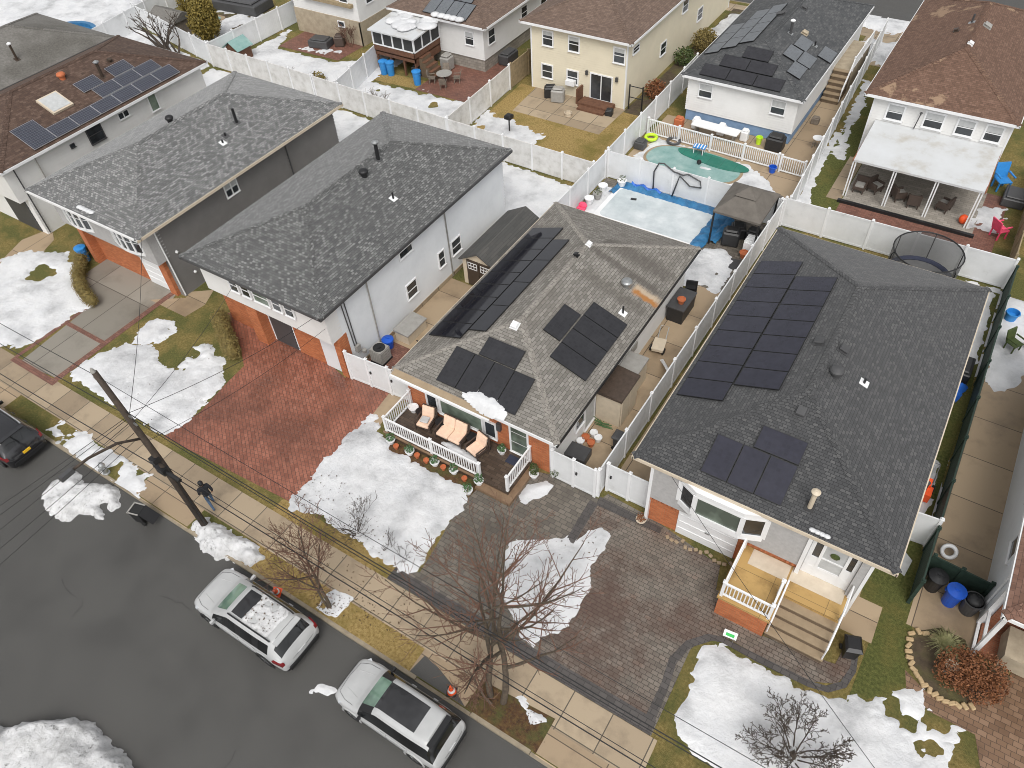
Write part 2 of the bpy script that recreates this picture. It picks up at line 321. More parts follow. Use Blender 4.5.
M['rE'] = brick('red_brown_shingles', [(0, (.12, .06, .04)), (.5, (.18, .095, .066)), (1, (.26, .15, .11))], (.07, .04, .03), .32, .145, .006, .5, .85, .3, .5, (.08, .055, .045), second=.62, grain=.2)
M['rOld'] = noisy('old_grey_felt', [(.3, (.11, .105, .095)), (.7, (.2, .19, .175))], 6, .9, .5, 50, cols2=[(.3, (.07, .068, .06)), (.7, (.14, .13, .115))], scale2=.3)
M['shedroof'] = brick('dark_shed_roof', [(0, (.05, .05, .048)), (1, (.085, .083, .078))], (.035, .034, .032), .9, .16, .01, .5, .7, .4, .6, (.11, .1, .09), grain=.3)
M['plasticroof'] = noisy('brown_plastic_roof', [(.3, (.045, .032, .024)), (.7, (.085, .06, .045))], 5, .35, .3, 20)
M['beige'] = plain('beige_resin', (.55, .47, .36), .55, var=.08)
M['darkbrown'] = plain('dark_brown_resin', (.05, .035, .025), .45)
M['black'] = plain('black_plastic', (.014, .014, .015), .42)
M['rubber'] = plain('tyre_rubber', (.012, .012, .012), .75)
M['grill'] = plain('black_cover', (.02, .02, .021), .5, bump=.4, bscale=9)
M['metal'] = plain('galvanised_metal', (.42, .43, .43), .35, .8)
M['bluebin'] = plain('blue_plastic', (.012, .09, .5), .4)
M['bluelt'] = plain('light_blue_plastic', (.03, .22, .55), .45)
M['orange'] = plain('orange_plastic', (.85, .1, .02), .5)
M['pink'] = plain('pink_plastic', (.8, .08, .17), .5)
M['lime'] = plain('lime_plastic', (.5, .75, .03), .5)
M['terracotta'] = plain('terracotta', (.45, .13, .05), .7)
M['cushion'] = plain('peach_cushion', (.78, .56, .42), .85, bump=.3, bscale=12)
M['wicker'] = plain('brown_wicker', (.07, .05, .04), .6, bump=.6, bscale=60)
M['leaf'] = noisy('evergreen_leaves', [(.3, (.025, .045, .01)), (.7, (.08, .11, .025))], 6, .6, 0, coords='Object')
M['leafbright'] = noisy('bright_green_leaves', [(.3, (.02, .07, .02)), (.7, (.09, .17, .06))], 6, .6, 0, coords='Object')
M['olive'] = noisy('olive_hedge_leaves', [(.3, (.1, .08, .025)), (.55, (.2, .15, .045)), (.75, (.3, .22, .08))], 5, .75, 0, coords='Object')
M['ochre'] = noisy('ochre_conifer_needles', [(.3, (.1, .085, .015)), (.6, (.22, .16, .03)), (.8, (.3, .22, .05))], 5, .75, 0, coords='Object')
M['rust'] = noisy('rust_coloured_leaves', [(.3, (.09, .03, .012)), (.55, (.2, .075, .026)), (.8, (.32, .14, .05))], 7, .75, 0, coords='Object')
M['grassblade'] = noisy('pale_grass_blades', [(.3, (.13, .14, .05)), (.7, (.32, .3, .16))], 6, .75, 0, coords='Object')
M['fallen'] = noisy('fallen_leaves', [(.3, (.03, .018, .01)), (.7, (.12, .065, .03))], 3, .8, 0, coords='Object')
M['bark'] = noisy('grey_brown_bark', [(.3, (.05, .038, .028)), (.6, (.11, .085, .06)), (.8, (.19, .16, .11))], 9, .9, .6, 40, coords='Object')
M['twig'] = noisy('red_brown_twigs', [(.3, (.1, .052, .036)), (.7, (.21, .115, .078))], 5, .85, 0, coords='Object')
M['twigdark'] = noisy('dark_twigs', [(.3, (.045, .034, .027)), (.7, (.1, .078, .06))], 5, .85, 0, coords='Object')
M['polewood'] = noisy('weathered_pole_wood', [(.3, (.035, .026, .02)), (.7, (.08, .06, .046))], 6, .9, .5, 30, coords='Object')
M['wire'] = plain('black_cable', (.012, .012, .013), .5)
M['wood'] = noisy('red_brown_deck_wood', [(.3, (.09, .04, .022)), (.7, (.17, .08, .045))], 4, .75, .4, 30, coords='Object')
M['woodgrey'] = noisy('grey_brown_wood', [(.3, (.12, .1, .08)), (.7, (.24, .2, .16))], 4, .85, .4, 30, coords='Object')
M['tanwood'] = noisy('tan_fence_wood', [(.3, (.22, .17, .1)), (.7, (.36, .28, .17))], 4, .85, .4, 30, coords='Object')
M['screen'] = plain('dark_screen_mesh', (.035, .036, .036), .6)
M['greenscreen'] = noisy('dark_green_mesh', [(.3, (.01, .025, .018)), (.7, (.025, .05, .036))], 5, .7, .3, 60, coords='Object')
M['canopy'] = noisy('taupe_canopy_fabric', [(.3, (.1, .088, .076)), (.7, (.145, .13, .112))], 2, .8, .3, 20, coords='Object')
M['canopywhite'] = noisy('stained_white_patio_roof', [(.3, (.4, .375, .33)), (.45, (.52, .53, .535)), (.8, (.6, .62, .64))], .45, .4, .03, 6, detail=12, coords='Object')
M['carwhite'] = noisy('white_car_paint', [(.3, (.38, .385, .385)), (.6, (.45, .455, .455))], .9, .28, 0, coords='Object')
M['carblack'] = plain('black_car_paint', (.008, .008, .01), .25, coat=1, var=.1)
M['carglass'] = glass('tinted_car_glass', (.012, .013, .014), .04)
M['windshield'] = glass('green_tinted_windscreen', (.14, .22, .17), .05, .6)
M['roofglass'] = glass('dark_roof_glass', (.03, .03, .032), .08, .4)
M['alloy'] = plain('alloy_wheel', (.35, .36, .37), .3, .9)
M['redlight'] = plain('dark_red_tail_lens', (.16, .008, .01), .2)
M['clearlight'] = plain('headlamp_lens', (.5, .52, .54), .15)
M['yellow'] = plain('yellow_plate', (.75, .45, .02), .5)
M['skin'] = plain('skin', (.45, .27, .19), .6)
M['darkcloth'] = plain('dark_jacket_cloth', (.016, .017, .021), .85)
M['jeans'] = plain('blue_denim', (.07, .12, .2), .85)
M['tarp'] = noisy('blue_tarpaulin', [(.3, (.015, .09, .4)), (.7, (.03, .16, .6))], 3, .45, .6, 8, .05, coords='Object')
M['greyplastic'] = plain('grey_plastic', (.3, .29, .27), .5)
M['darkgrey'] = plain('dark_grey_plastic', (.06, .06, .062), .5)
M['stone'] = noisy('edging_stone', [(.3, (.3, .2, .1)), (.7, (.55, .42, .25))], 3, .8, .3, 20, coords='Object')
M['signgreen'] = plain('green_print', (.05, .45, .1), .6)
M['signwhite'] = plain('white_board', (.8, .82, .8), .6)
M['tile'] = brick('stained_porch_flags', [(0, (.36, .22, .075)), (.5, (.44, .28, .1)), (1, (.5, .33, .13))], (.2, .13, .05), 1.9, 1.3, .012, .2, .6, .75, .8, (.16, .09, .025), 0, grain=.5)
M['step'] = noisy('tan_stone_steps', [(.3, (.25, .185, .115)), (.7, (.34, .26, .17))], 2, .7, .2, 30)
M['porchstep'] = noisy('wet_brown_step', [(.3, (.16, .1, .06)), (.7, (.25, .165, .1))], 3, .5, .3, 30)
M['riser'] = noisy('shaded_brown_risers', [(.3, (.1, .07, .045)), (.7, (.16, .115, .075))], 2, .7, .2, 30)  # darker brown than the treads: the risers' shade is put into the colour
M['stepcap'] = noisy('pale_stone_flags', [(.3, (.5, .42, .32)), (.7, (.62, .54, .43))], 2, .7, .2, 30)
M['mat'] = plain('dark_blue_mat', (.03, .035, .06), .9)
M['tramp'] = plain('trampoline_mat', (.1, .1, .1), .7)
def netting(name, col, alpha):
    m, nt, b = _mat(name); b.inputs['Base Color'].default_value = (*col, 1); b.inputs['Roughness'].default_value = .7; b.inputs['Alpha'].default_value = alpha; return m
M['net'] = netting('dark_safety_netting', (.1, .1, .1), .62)
# ------------------------------------------------------------------ houses
class Roof:
    def __init__(s, x0, y0, x1, y1, z, pitch, gable=None):
        s.x0, s.y0, s.x1, s.y1, s.z, s.p = x0, y0, x1, y1, z, pitch
        s.run = min(x1-x0, y1-y0)/2; s.long = 'Y' if (y1-y0) >= (x1-x0) else 'X'; s.gable = gable
    def at(s, x, y):
        d = min(x-s.x0, s.x1-x) if s.gable else min(x-s.x0, s.x1-x, y-s.y0, s.y1-y)
        return s.z+s.p*d
    def side(s, x, y):
        d = {'L': x-s.x0, 'R': s.x1-x, 'F': y-s.y0, 'B': s.y1-y}
        return min(d, key=d.get)
    def pt(s, side, x, y, h=0):   # on the plane of one slope, h above it
        d = {'L': x-s.x0, 'R': s.x1-x, 'F': y-s.y0, 'B': s.y1-y}[side]
        k = s.p/math.hypot(1, s.p); c = 1/math.hypot(1, s.p)
        n = {'L': (-k, 0), 'R': (k, 0), 'F': (0, -k), 'B': (0, k)}[side]
        return (x+n[0]*h, y+n[1]*h, s.z+s.p*d+c*h)
def add_roof(house, rf, mat, capmat=None, name='roof', fascia='white', th=.16, caps=True, cap_w=.17):
    mb = MB(); x0, y0, x1, y1, z, r = rf.x0, rf.y0, rf.x1, rf.y1, rf.z, rf.run
    zt = z+rf.p*r
    if rf.long == 'Y': A, B = ((x0+x1)/2, y0+r, zt), ((x0+x1)/2, y1-r, zt)
    else: A, B = (x0+r, (y0+y1)/2, zt), (x1-r, (y0+y1)/2, zt)
    c = [(x0, y0, z), (x1, y0, z), (x1, y1, z), (x0, y1, z)]
    if rf.long == 'Y':
        fs = [[c[0], c[1], A], [c[1], c[2], B, A], [c[2], c[3], B], [c[3], c[0], A, B]]; hips = [(c[0], A), (c[1], A), (c[2], B), (c[3], B), (A, B)]
    else:
        fs = [[c[0], c[1], B, A], [c[1], c[2], B], [c[2], c[3], A, B], [c[3], c[0], A]]; hips = [(c[0], A), (c[3], A), (c[1], B), (c[2], B), (A, B)]
    for f in fs: mb.face(f)
    lo = [(p[0], p[1], z-.03) for p in c]
    for i in range(4): mb.face([c[i], c[(i+1) % 4], lo[(i+1) % 4], lo[i]])
    mb.face(lo[::-1])
    o = mb.build(name, mat, house)
    a = .045    # gutters under the shingle edge, one per side
    fa = fascia if isinstance(fascia, dict) else dict.fromkeys('FBLR', fascia)
    for k, bx in (('F', (x0-.02, y0-a, z-th-.02, x1+.02, y0+.02, z-.025)), ('B', (x0-.02, y1-.02, z-th-.02, x1+.02, y1+a, z-.025)), ('L', (x0-a, y0-a, z-th-.02, x0+.02, y1+a, z-.026)), ('R', (x1-.02, y0-a, z-th-.02, x1+a, y1+a, z-.026))):
        g = MB(); g.box(*bx); g.build('gutter', M[fa[k]], house)
    s = MB(); s.box(x0+.02, y0+.02, z-th, x1-.02, y1-.02, z-th+.03)
    s.build('soffit', M['white'], house)
    if caps:
        k = MB()
        for p, q in hips:
            p, q = Vector(p), Vector(q); L = (q-p).length; d = (q-p)/L; n = max(2, int(L/.19)); side = Vector((-d.y, d.x, 0)).normalized()
            drop = rf.p*cap_w*(1 if abs(d.z) < .01 else .72)
            for i in range(n):
                a0 = p+d*(L*i/n); a1 = p+d*(L*(i+1.15)/n); u = Vector((0, 0, .035)); w = Vector((0, 0, .012))
                for sg in (-1, 1):
                    k.face([a0+u, a1+w, a1+w+side*sg*cap_w-Vector((0, 0, drop)), a0+u+side*sg*cap_w-Vector((0, 0, drop))])
                    k.face([a0+u, a0+u+side*sg*cap_w-Vector((0, 0, drop)), a0+side*sg*cap_w-Vector((0, 0, drop+.01)), a0])
        k.build('ridge_cap', capmat or mat, o)
    return o
class Wall:
    """a rectangle of wall; map (u, d, z): u along, d outward"""
    def __init__(s, side, plane): s.s, s.p = side, plane
    def P(s, u, d, z):
        return {'F': (u, s.p-d, z), 'B': (u, s.p+d, z), 'L': (s.p-d, u, z), 'R': (s.p+d, u, z)}[s.s]
    def box(s, mb, u0, u1, d0, d1, z0, z1, mi=0):
        a = s.P(u0, d0, z0); b = s.P(u1, d1, z1); mb.box(*a, *b, mi)
def siding(mb, x0, y0, x1, y1, z0, z1, course=.16, lap=.024, sides='FRBL'):
    """lapped boards: every course leans out at its foot"""
    n = max(1, round((z1-z0)/course)); h = (z1-z0)/n
    for i in range(n):
        za, zb = z0+i*h, z0+(i+1)*h; e = lap
        q = {'F': [(x0-e, y0-e, za), (x1+e, y0-e, za), (x1, y0, zb), (x0, y0, zb)], 'B': [(x1+e, y1+e, za), (x0-e, y1+e, za), (x0, y1, zb), (x1, y1, zb)],
             'L': [(x0-e, y1+e, za), (x0-e, y0-e, za), (x0, y0, zb), (x0, y1, zb)], 'R': [(x1+e, y0-e, za), (x1+e, y1+e, za), (x1, y1, zb), (x1, y0, zb)]}
        u = {'F': [(x0, y0, za), (x1, y0, za), (x1+e, y0-e, za), (x0-e, y0-e, za)], 'B': [(x1, y1, za), (x0, y1, za), (x0-e, y1+e, za), (x1+e, y1+e, za)],
             'L': [(x0, y1, za), (x0, y0, za), (x0-e, y0-e, za), (x0-e, y1+e, za)], 'R': [(x1, y0, za), (x1, y1, za), (x1+e, y1+e, za), (x1+e, y0-e, za)]}
        for k in sides: mb.face(q[k]); mb.face(u[k])
def walls(house, x0, y0, x1, y1, z0, z1, mat, name='wall', lap=.16, corner=None, lean=.024):
    mb = MB()
    if lap: siding(mb, x0, y0, x1, y1, z0, z1, lap, lean)
    else: mb.box(x0, y0, z0, x1, y1, z1)
    o = mb.build(name, mat, house, fixn=not lap)
    if corner:
        for x in (x0, x1):
            for y in (y0, y1): k = MB(); k.box(x-.05, y-.05, z0, x+.05, y+.05, z1-.002); k.build('corner_trim', M[corner], o)
    return o
def window(house, side, plane, u, z, w, h, kind='double', frame='white', pane='glass', blind=0.0, n=1, fw=.07, name='window', label=None):
    W = Wall(side, plane); f = MB(); d = .075
    W.box(f, u-fw, u+w+fw, 0, d, z-fw, z); W.box(f, u-fw, u+w+fw, 0, d, z+h, z+h+fw)
    W.box(f, u-fw, u, 0, d-.002, z, z+h); W.box(f, u+w, u+w+fw, 0, d-.002, z, z+h)
    W.box(f, u-fw-.02, u+w+fw+.02, d, d+.04, z-fw-.01, z-fw+.03)
    if kind == 'double': W.box(f, u, u+w, .012, d-.012, z+h*.5-.025, z+h*.5+.025)
    if kind == 'grid':
        for k in (1, 2): W.box(f, u, u+w, .012, d-.02, z+h*k/3-.012, z+h*k/3+.012)
    for k in range(1, n): W.box(f, u+w*k/n-.035, u+w*k/n+.035, .012, d-.004, z, z+h)
    o = f.build(name, M[frame], house)
    if label: o['label'] = label
    g = MB(); W.box(g, u, u+w, .03, .05, z, z+h*(1-blind)); g.build('pane', M[pane], o)
    if blind: b = MB(); W.box(b, u, u+w, .03, .049, z+h*(1-blind)+.002, z+h); b.build('blind', M['blind'], o)
    return o
def downspout(house, pts, r=.04, mat='white'):
    mb = MB(); mb.tube(pts, r, 6); return mb.build('downspout', M[mat], house)
def panel(roofo, rf, side, x0, y0, x1, y1, glassm, framem='frame', h=.1):
    gap = .012; x0 += gap; y0 += gap; x1 -= gap; y1 -= gap
    def q(h_, e=0): return [rf.pt(side, *p, h_) for p in ((x0+e, y0+e), (x1-e, y0+e), (x1-e, y1-e), (x0+e, y1-e))]
    f = MB(); f.hexa(q(h-.04)+q(h)); o = f.build('solar_panel', M[framem], roofo)
    e = .022; g = MB(); g.hexa(q(h-.01, e)+q(h+.003, e)); g.build('solar_cells', M[glassm], o)
    # rails that carry the panel
    return o
def vent_pipe(roofo, rf, x, y, h=.5, r=.055, mat='black', cap=None, flash='metal', name='vent_pipe'):
    z = rf.at(x, y); m = MB(); m.lathe((x, y, z-.1), [(r, 0), (r, h+.1)], 12)
    o = m.build(name, M[mat], roofo)
    s = rf.side(x, y); f = MB(); f.hexa([rf.pt(s, x+a, y+b, .004) for a, b in ((-.17, -.17), (.17, -.17), (.17, .17), (-.17, .17))]+[rf.pt(s, x+a, y+b, .02) for a, b in ((-.17, -.17), (.17, -.17), (.17, .17), (-.17, .17))])
    f.build('flashing', M[flash], o)
    if cap: c = MB(); c.lathe((x, y, z+h), [(r*1.7, 0), (r*1.9, .07), (r*.7, .14)], 14); c.build('cap', M[cap], o)
    return o
def box_vent(roofo, rf, x, y, mat='darkgrey', s_=.17):
    s = rf.side(x, y); m = MB()
    q = lambda h, e: [rf.pt(s, x+a*e, y+b*e, h) for a, b in ((-s_, -s_), (s_, -s_), (s_, s_), (-s_, s_))]
    m.hexa(q(0, 1.25)+q(.03, 1.25)); m.hexa(q(.03, .75)+q(.13, .75)); m.hexa(q(.13, 1.05)+q(.18, .9)); return m.build('roof_vent', M[mat], roofo)
def turbine(roofo, rf, x, y, mat='metal', r=.24):
    z = rf.at(x, y); m = MB(); m.lathe((x, y, z-.12), [(r*.9, 0), (r*.9, .3), (r*1.35, .32), (r*1.35, .4), (r*1.1, .47), (r*.4, .52), (.01, .53)], 20); return m.build('roof_vent', M[mat], roofo, smooth=False)
def railing(parent, pts, z, h=.95, mat='white', name='railing', post_every=2.2, gap=.13, posts=True, z1=None):
    mb = MB(); pl = []; first = True
    for (a, b) in zip(pts[:-1], pts[1:]):
        a, b = Vector((*a[:2], a[2] if len(a) > 2 else z)), Vector((*b[:2], b[2] if len(b) > 2 else z)); L = (b-a).length; d = (b-a)/L; ang = math.atan2(d.y, d.x)
        n = max(1, round(L/post_every))
        for i in range(0 if first else 1, n+1):
            p = a+d*(L*i/n); pm = MB(); pl.append(pm)
            if posts: pm.obox((p.x, p.y, p.z), .11, .11, h+.06, ang); pm.obox((p.x, p.y, p.z+h+.06), .15, .15, .035, ang); pm.obox((p.x, p.y, p.z+h+.095), .08, .08, .04, ang)
        first = False; up = Vector((0, 0, 1))
        for zz, hh in ((.1, .06), (h-.06, .07)):
            sd = Vector((-d.y, d.x, 0)).normalized()*.035
            mb.hexa([a-sd+up*zz, b-sd+up*zz, b+sd+up*zz, a+sd+up*zz, a-sd+up*(zz+hh), b-sd+up*(zz+hh), b+sd+up*(zz+hh), a+sd+up*(zz+hh)])
        k = max(1, int(L/gap))
        for i in range(1, k):
            p = a+d*(L*i/k); mb.obox((p.x, p.y, p.z+.15), .038, .038, h-.2, ang)
    o = mb.build(name, M[mat], parent)
    if posts:
        for pm in pl: pm.build('post', M[mat], o if parent is not None else None)
    return o
def steps(parent, x0, x1, ytop, ybot, z0, z1, n, mat, name='steps', axis='Y'):
    mb = MB(); rb = MB()
    for i in range(n):
        za = z1-(z1-z0)*(i)/n
        ya = ytop+(ybot-ytop)*i/n; yb = ytop+(ybot-ytop)*(i+1)/n
        if axis == 'Y':
            rb.box(x0+.02, ya, z0+.001*i, x1-.02, yb, za-.05); s = -1 if ybot < ytop else 1; mb.box(x0, ya, za-.05, x1, yb+s*.03, za)
        else:
            rb.box(ya, x0+.02, z0+.001*i, yb, x1-.02, za-.05); mb.box(ya, x0, za-.05, yb, x1, za)
    o = mb.build(name, M[mat], parent); rb.build('riser', M['riser'], o); return o

# ---- A: two-storey house with charcoal side wall
PIT = .36
hA = empty('two_storey_house', (-37.6, 23, 0), 'two storey house with light grey shingle roof, charcoal side siding and two bow windows', 'house')
rfA = Roof(-42.35, 15.45, -33.0, 30.95, 4.85, PIT)
roA = add_roof(hA, rfA, M['rA'], fascia=dict(F='white', B='metal', L='white', R='stepcap'))
walls(hA, -41.7, 16.75, -33.5, 30.4, 0, 4.7, M['sidinggrey'], lap=.2, lean=.05)
m = MB(); m.box(-41.72, 16.1, 2.55, -33.48, 16.9, 4.7); o = m.build('stucco_front', M['stucco'], hA); o['label'] = 'grey stucco upper front that overhangs the ground floor'
for bx in ((-40.3, 16.68, 0, -36.3, 16.78, 2.6), (-34.4, 16.5, 0, -33.85, 16.8, 2.6), (-40.75, 16.2, 0, -40.3, 17, 2.6)): m = MB(); m.box(*bx); m.build('brick_pier', M['brick'], hA)
m = MB(); m.box(-36.2, 16.62, .02, -34.45, 16.76, 2.25)
for k in range(1, 5): m.box(-36.15, 16.6, .02+k*.45, -34.5, 16.63, .45*k+.05)
m.build('garage_door', M['white'], hA)
def bow(house, u0, u1, z0, z1, plane, n=5, out=.35):
    f = MB(); g = MB(); pts = []
    for i in range(n+1):
        t = i/n; pts.append((u0+(u1-u0)*t, plane-out*math.sin(math.pi*(.12+.76*t))+out*math.sin(math.pi*.12)))
    poly = [(u0, plane+.02)]+pts+[(u1, plane+.02)]
    f.prism(poly, z0-.12, z0); f.prism(poly, z1, z1+.12)
    for (a, b) in zip(pts[:-1], pts[1:]):
        d = Vector((b[0]-a[0], b[1]-a[1], 0)); L = d.length; an = math.atan2(d.y, d.x); mx = ((a[0]+b[0])/2, (a[1]+b[1])/2)
        g.obox((mx[0], mx[1]+.03, z0), L-.02, .02, z1-z0, an)
        f.obox((a[0], a[1]+.02, z0), .1, .1, z1-z0, an); f.obox((mx[0], mx[1]+.02, z0), L, .05, .07, an); f.obox((mx[0], mx[1]+.02, z1-.07), L, .05, .07, an); f.obox((mx[0], mx[1]+.02, (z0+z1)/2), L, .04, .03, an)
    f.obox((pts[-1][0], pts[-1][1]+.02, z0), .1, .1, z1-z0, 0)
    w = f.build('window', M['white'], house); g.build('pane', M['glass'], w); return w
bow(hA, -40.9, -38.6, 3.0, 4.3, 16.08); bow(hA, -36.7, -34.3, 3.0, 4.3, 16.08)
window(hA, 'R', -33.5, 21.45, 3.62, .82, .8, 'double', blind=.5, n=2)
downspout(hA, [(-33.38, 16.35, 4.7), (-33.4, 16.6, 4.4), (-33.42, 16.72, .1)])
downspout(hA, [(-33.4, 26.2, 4.7), (-33.42, 26.25, .1)], mat='darkgrey')
for y, z in ((17.3, 2.6), (18.2, 1.2), (17.8, .9)):
    m = MB(); m.lathe((-33.4, y, z), [(.03, 0), (.09, .1), (.02, .2)], 8); m.build('wall_lamp', M['white'], hA)
vent_pipe(roA, rfA, -35.6, 25.1, .85, .08, 'black', flash='darkgrey'); vent_pipe(roA, rfA, -35.25, 23.85, .2, .05, flash='darkgrey'); vent_pipe(roA, rfA, -34.97, 23.35, .2, .05, flash='white')
turbine(roA, rfA, -37.95, 22.6, 'black', .17)

# ---- B: two-storey house, white side
hB = empty('two_storey_house', (-25.6, 23, 0), 'two storey white house with dark mottled grey shingle roof above the red brick driveway', 'house')
rfB = Roof(-30.15, 15.65, -21.03, 31.35, 4.8, PIT)
roB = add_roof(hB, rfB, M['rB'], fascia='darkgrey')
walls(hB, -29.7, 16.75, -21.4, 30.9, 0, 4.66, M['sidingblue'], lap=.2)
m = MB(); m.box(-29.7, 16.12, 2.6, -21.38, 16.9, 4.66); o = m.build('front_wall', M['sidingwhite'], hB)
for bx in ((-27.3, 16.2, 0, -26.55, 16.8, 2.6), (-24.75, 16.68, 0, -22.95, 16.78, 2.6), (-21.75, 16.5, 0, -21.37, 17.1, 2.6), (-29.7, 16.7, 0, -27.3, 16.78, 2.6)): m = MB(); m.box(*bx); m.build('brick_pier', M['brick'], hB)
m = MB(); m.box(-26.4, 16.7, 0, -24.9, 16.77, 2.2); m.build('entrance_door', M['darkgrey'], hB)
m = MB(); m.box(-22.9, 16.64, .02, -21.8, 16.76, 2.35); m.build('garage_door', M['sidingblue'], hB)
for u, w, p in ((-27.55, .5, 'glass'), (-26.75, .5, 'glass'), (-25.95, .95, 'glassgreen'), (-24.7, .5, 'glass'), (-23.9, .5, 'glass')):
    window(hB, 'F', 16.1, u, 3.45, w, .75, 'double', pane=p)
for u, z, w, h in ((21.6, 1.2, .75, .85), (24.4, 1.3, .45, .9), (25.6, 1.3, .75, .85), (21.55, 3.85, .95, .35)):
    window(hB, 'R', -21.4, u, z, w, h, 'double' if h > .5 else 'single')
m = MB(); m.box(-21.4, 23.8, 4.3, -21.3, 24.9, 4.5); m.build('vent', M['tanblock'], hB)
downspout(hB, [(-21.2, 25.3, 4.65), (-21.33, 25.3, 4.4), (-21.33, 25.35, .1)], mat='metal')
downspout(hB, [(-21.32, 19.0, 4.65), (-21.34, 19.0, .1)], mat='greyplastic'); downspout(hB, [(-21.34, 17.2, 4.6), (-21.34, 17.35, 1.5)], .03, 'darkgrey'); downspout(hB, [(-21.34, 17.4, 4.6), (-21.34, 17.5, 1.5)], .03, 'darkgrey')
m = MB(); m.box(-21.4, 17.35, 1.1, -21.2, 17.6, 1.5); m.lathe((-21.15, 17.7, .9), [(.12, 0), (.12, .15)], 10); m.build('meter_box', M['greyplastic'], hB)
m = MB(); m.box(-21.4, 16.76, 0, -21.34, 30.9, .25); m.build('foundation', M['concrete'], hB)
vent_pipe(roB, rfB, -25.2, 25.25, .9, .1, 'black', 'metal', flash='darkgrey'); turbine(roB, rfB, -24.95, 23.8, 'black', .18); vent_pipe(roB, rfB, -23.1, 23.65, .35, .05, flash='white')

# ---- brown-roofed house at the far left
hW = empty('two_storey_house', (-50, 23, 0), 'two storey white house with dark brown shingle roof carrying blue solar panels', 'house')
rfW = Roof(-54.6, 15.8, -45.3, 31.2, 4.8, PIT)
roW = add_roof(hW, rfW, M['rBrown'])
walls(hW, -54.2, 16.5, -45.7, 30.8, 0, 4.66, M['sidingwhite'], lap=.2)
m = MB(); m.box(-54.2, 16.0, 2.5, -45.68, 16.7, 4.66); m.build('front_wall', M['sidingwhite'], hW)
window(hW, 'R', -45.7, 21.6, 3.5, .95, .95, 'double', frame='darkgrey'); window(hW, 'R', -45.7, 23.95, 4.0, .7, .35, 'single', n=2); window(hW, 'R', -45.7, 26.3, 3.45, .55, 1.0, 'single', pane='glassgreen'); window(hW, 'R', -45.7, 20.3, 3.9, .25, .2, 'single', fw=.03, frame='darkgrey')
m = MB(); m.box(-48.6, 16.42, .05, -46.2, 16.51, 2.3); m.build('garage_door', M['darkgrey'], hW)
downspout(hW, [(-45.5, 18.0, 4.6), (-45.63, 18.0, .1)], mat='greyplastic'); downspout(hW, [(-45.5, 16.6, 4.6), (-45.6, 16.62, .1)], mat='darkgrey')
for k in range(6): panel(roW, rfW, 'R', -46.4, 19.75+k*1.56, -45.45, 19.75+(k+1)*1.56, 'pvblue', 'silver')
panel(roW, rfW, 'R', -47.35, 18.2, -45.45, 19.75, 'pvblue', 'silver')
for k in range(3): panel(roW, rfW, 'R', -47.35, 23.9+k*1.56, -46.42, 23.9+(k+1)*1.56, 'pvblue', 'silver')
panel(roW, rfW, 'R', -48.3, 23.4, -47.37, 24.92, 'pvblue', 'silver'); panel(roW, rfW, 'R', -48.3, 25.75, -47.37, 27.28, 'pvblue', 'silver')
vent_pipe(roW, rfW, -47.9, 25.25, .9, .1, 'darkbrown', 'metal', flash='darkbrown')
m = MB(); m.hexa([rfW.pt('R', *p, 0) for p in ((-48.4, 20.9), (-47.0, 20.9), (-47.0, 22.3), (-48.4, 22.3))]+[rfW.pt('R', *p, .14) for p in ((-48.4, 20.9), (-47.0, 20.9), (-47.0, 22.3), (-48.4, 22.3))]); o = m.build('skylight', M['beige'], roW)
g = MB(); g.hexa([rfW.pt('R', *p, .13) for p in ((-48.3, 21.0), (-47.1, 21.0), (-47.1, 22.2), (-48.3, 22.2))]+[rfW.pt('R', *p, .16) for p in ((-48.3, 21.0), (-47.1, 21.0), (-47.1, 22.2), (-48.3, 22.2))]); g.build('pane', M['blind'], o)
o = turbine(roW, rfW, -49.1, 23.4, 'terracotta', .2); box_vent(roW, rfW, -49.3, 18.5, 'greyplastic', .14); box_vent(roW, rfW, -48.7, 26.6, 'darkbrown', .12)

# ---- grey-roofed house beyond it
hX = empty('two_storey_house', (-62, 23, 0), 'house with old plain grey roof at the left edge, beyond the dark brown roof', 'house')
rfX = Roof(-64.1, 15.8, -54.75, 31.0, 4.8, PIT)
roX = add_roof(hX, rfX, M['rOld'], fascia='darkgrey'); walls(hX, -63.6, 16.5, -55.2, 30.5, 0, 4.66, M['sidingwhite'], lap=.2)
vent_pipe(roX, rfX, -56.4, 24.6, 1.0, .08, 'darkbrown', 'white', flash='darkbrown'); box_vent(roX, rfX, -57.6, 22.6, 'white', .13)

# ---- C: ranch house
hC = empty('ranch_house', (-13.5, 23, 0), 'low ranch house with taupe grey hip roof, orange brick front and furnished front porch', 'house')
rfC = Roof(-17.7, 16.05, -9.32, 30.45, 3.0, PIT)
roC = add_roof(hC, rfC, M['rC'], M['rCcap'], cap_w=.14, fascia=dict(F='white', B='stepcap', L='stepcap', R='black'))
walls(hC, -17.45, 16.62, -9.83, 30.2, 0, 2.86, M['sidingwhite'], lap=.18)
for xa, xb in ((-17.47, -11.95), (-11.0, -9.81)): m = MB(); m.box(xa, 16.55, 0, xb, 16.66, 2.84); m.build('brick_front', M['brick'], hC)
m = MB(); m.box(-9.95, 16.5, 0, -9.79, 16.64, 2.84); m.build('corner_trim', M['white'], hC)
window(hC, 'F', 16.55, -16.35, .85, .5, .85, 'single', fw=.1); window(hC, 'F', 16.55, -15.6, .8, 2.2, .95, 'single', pane='glassgreen', fw=.12); window(hC, 'F', 16.55, -13.2, .75, .5, .9, 'single', fw=.1)
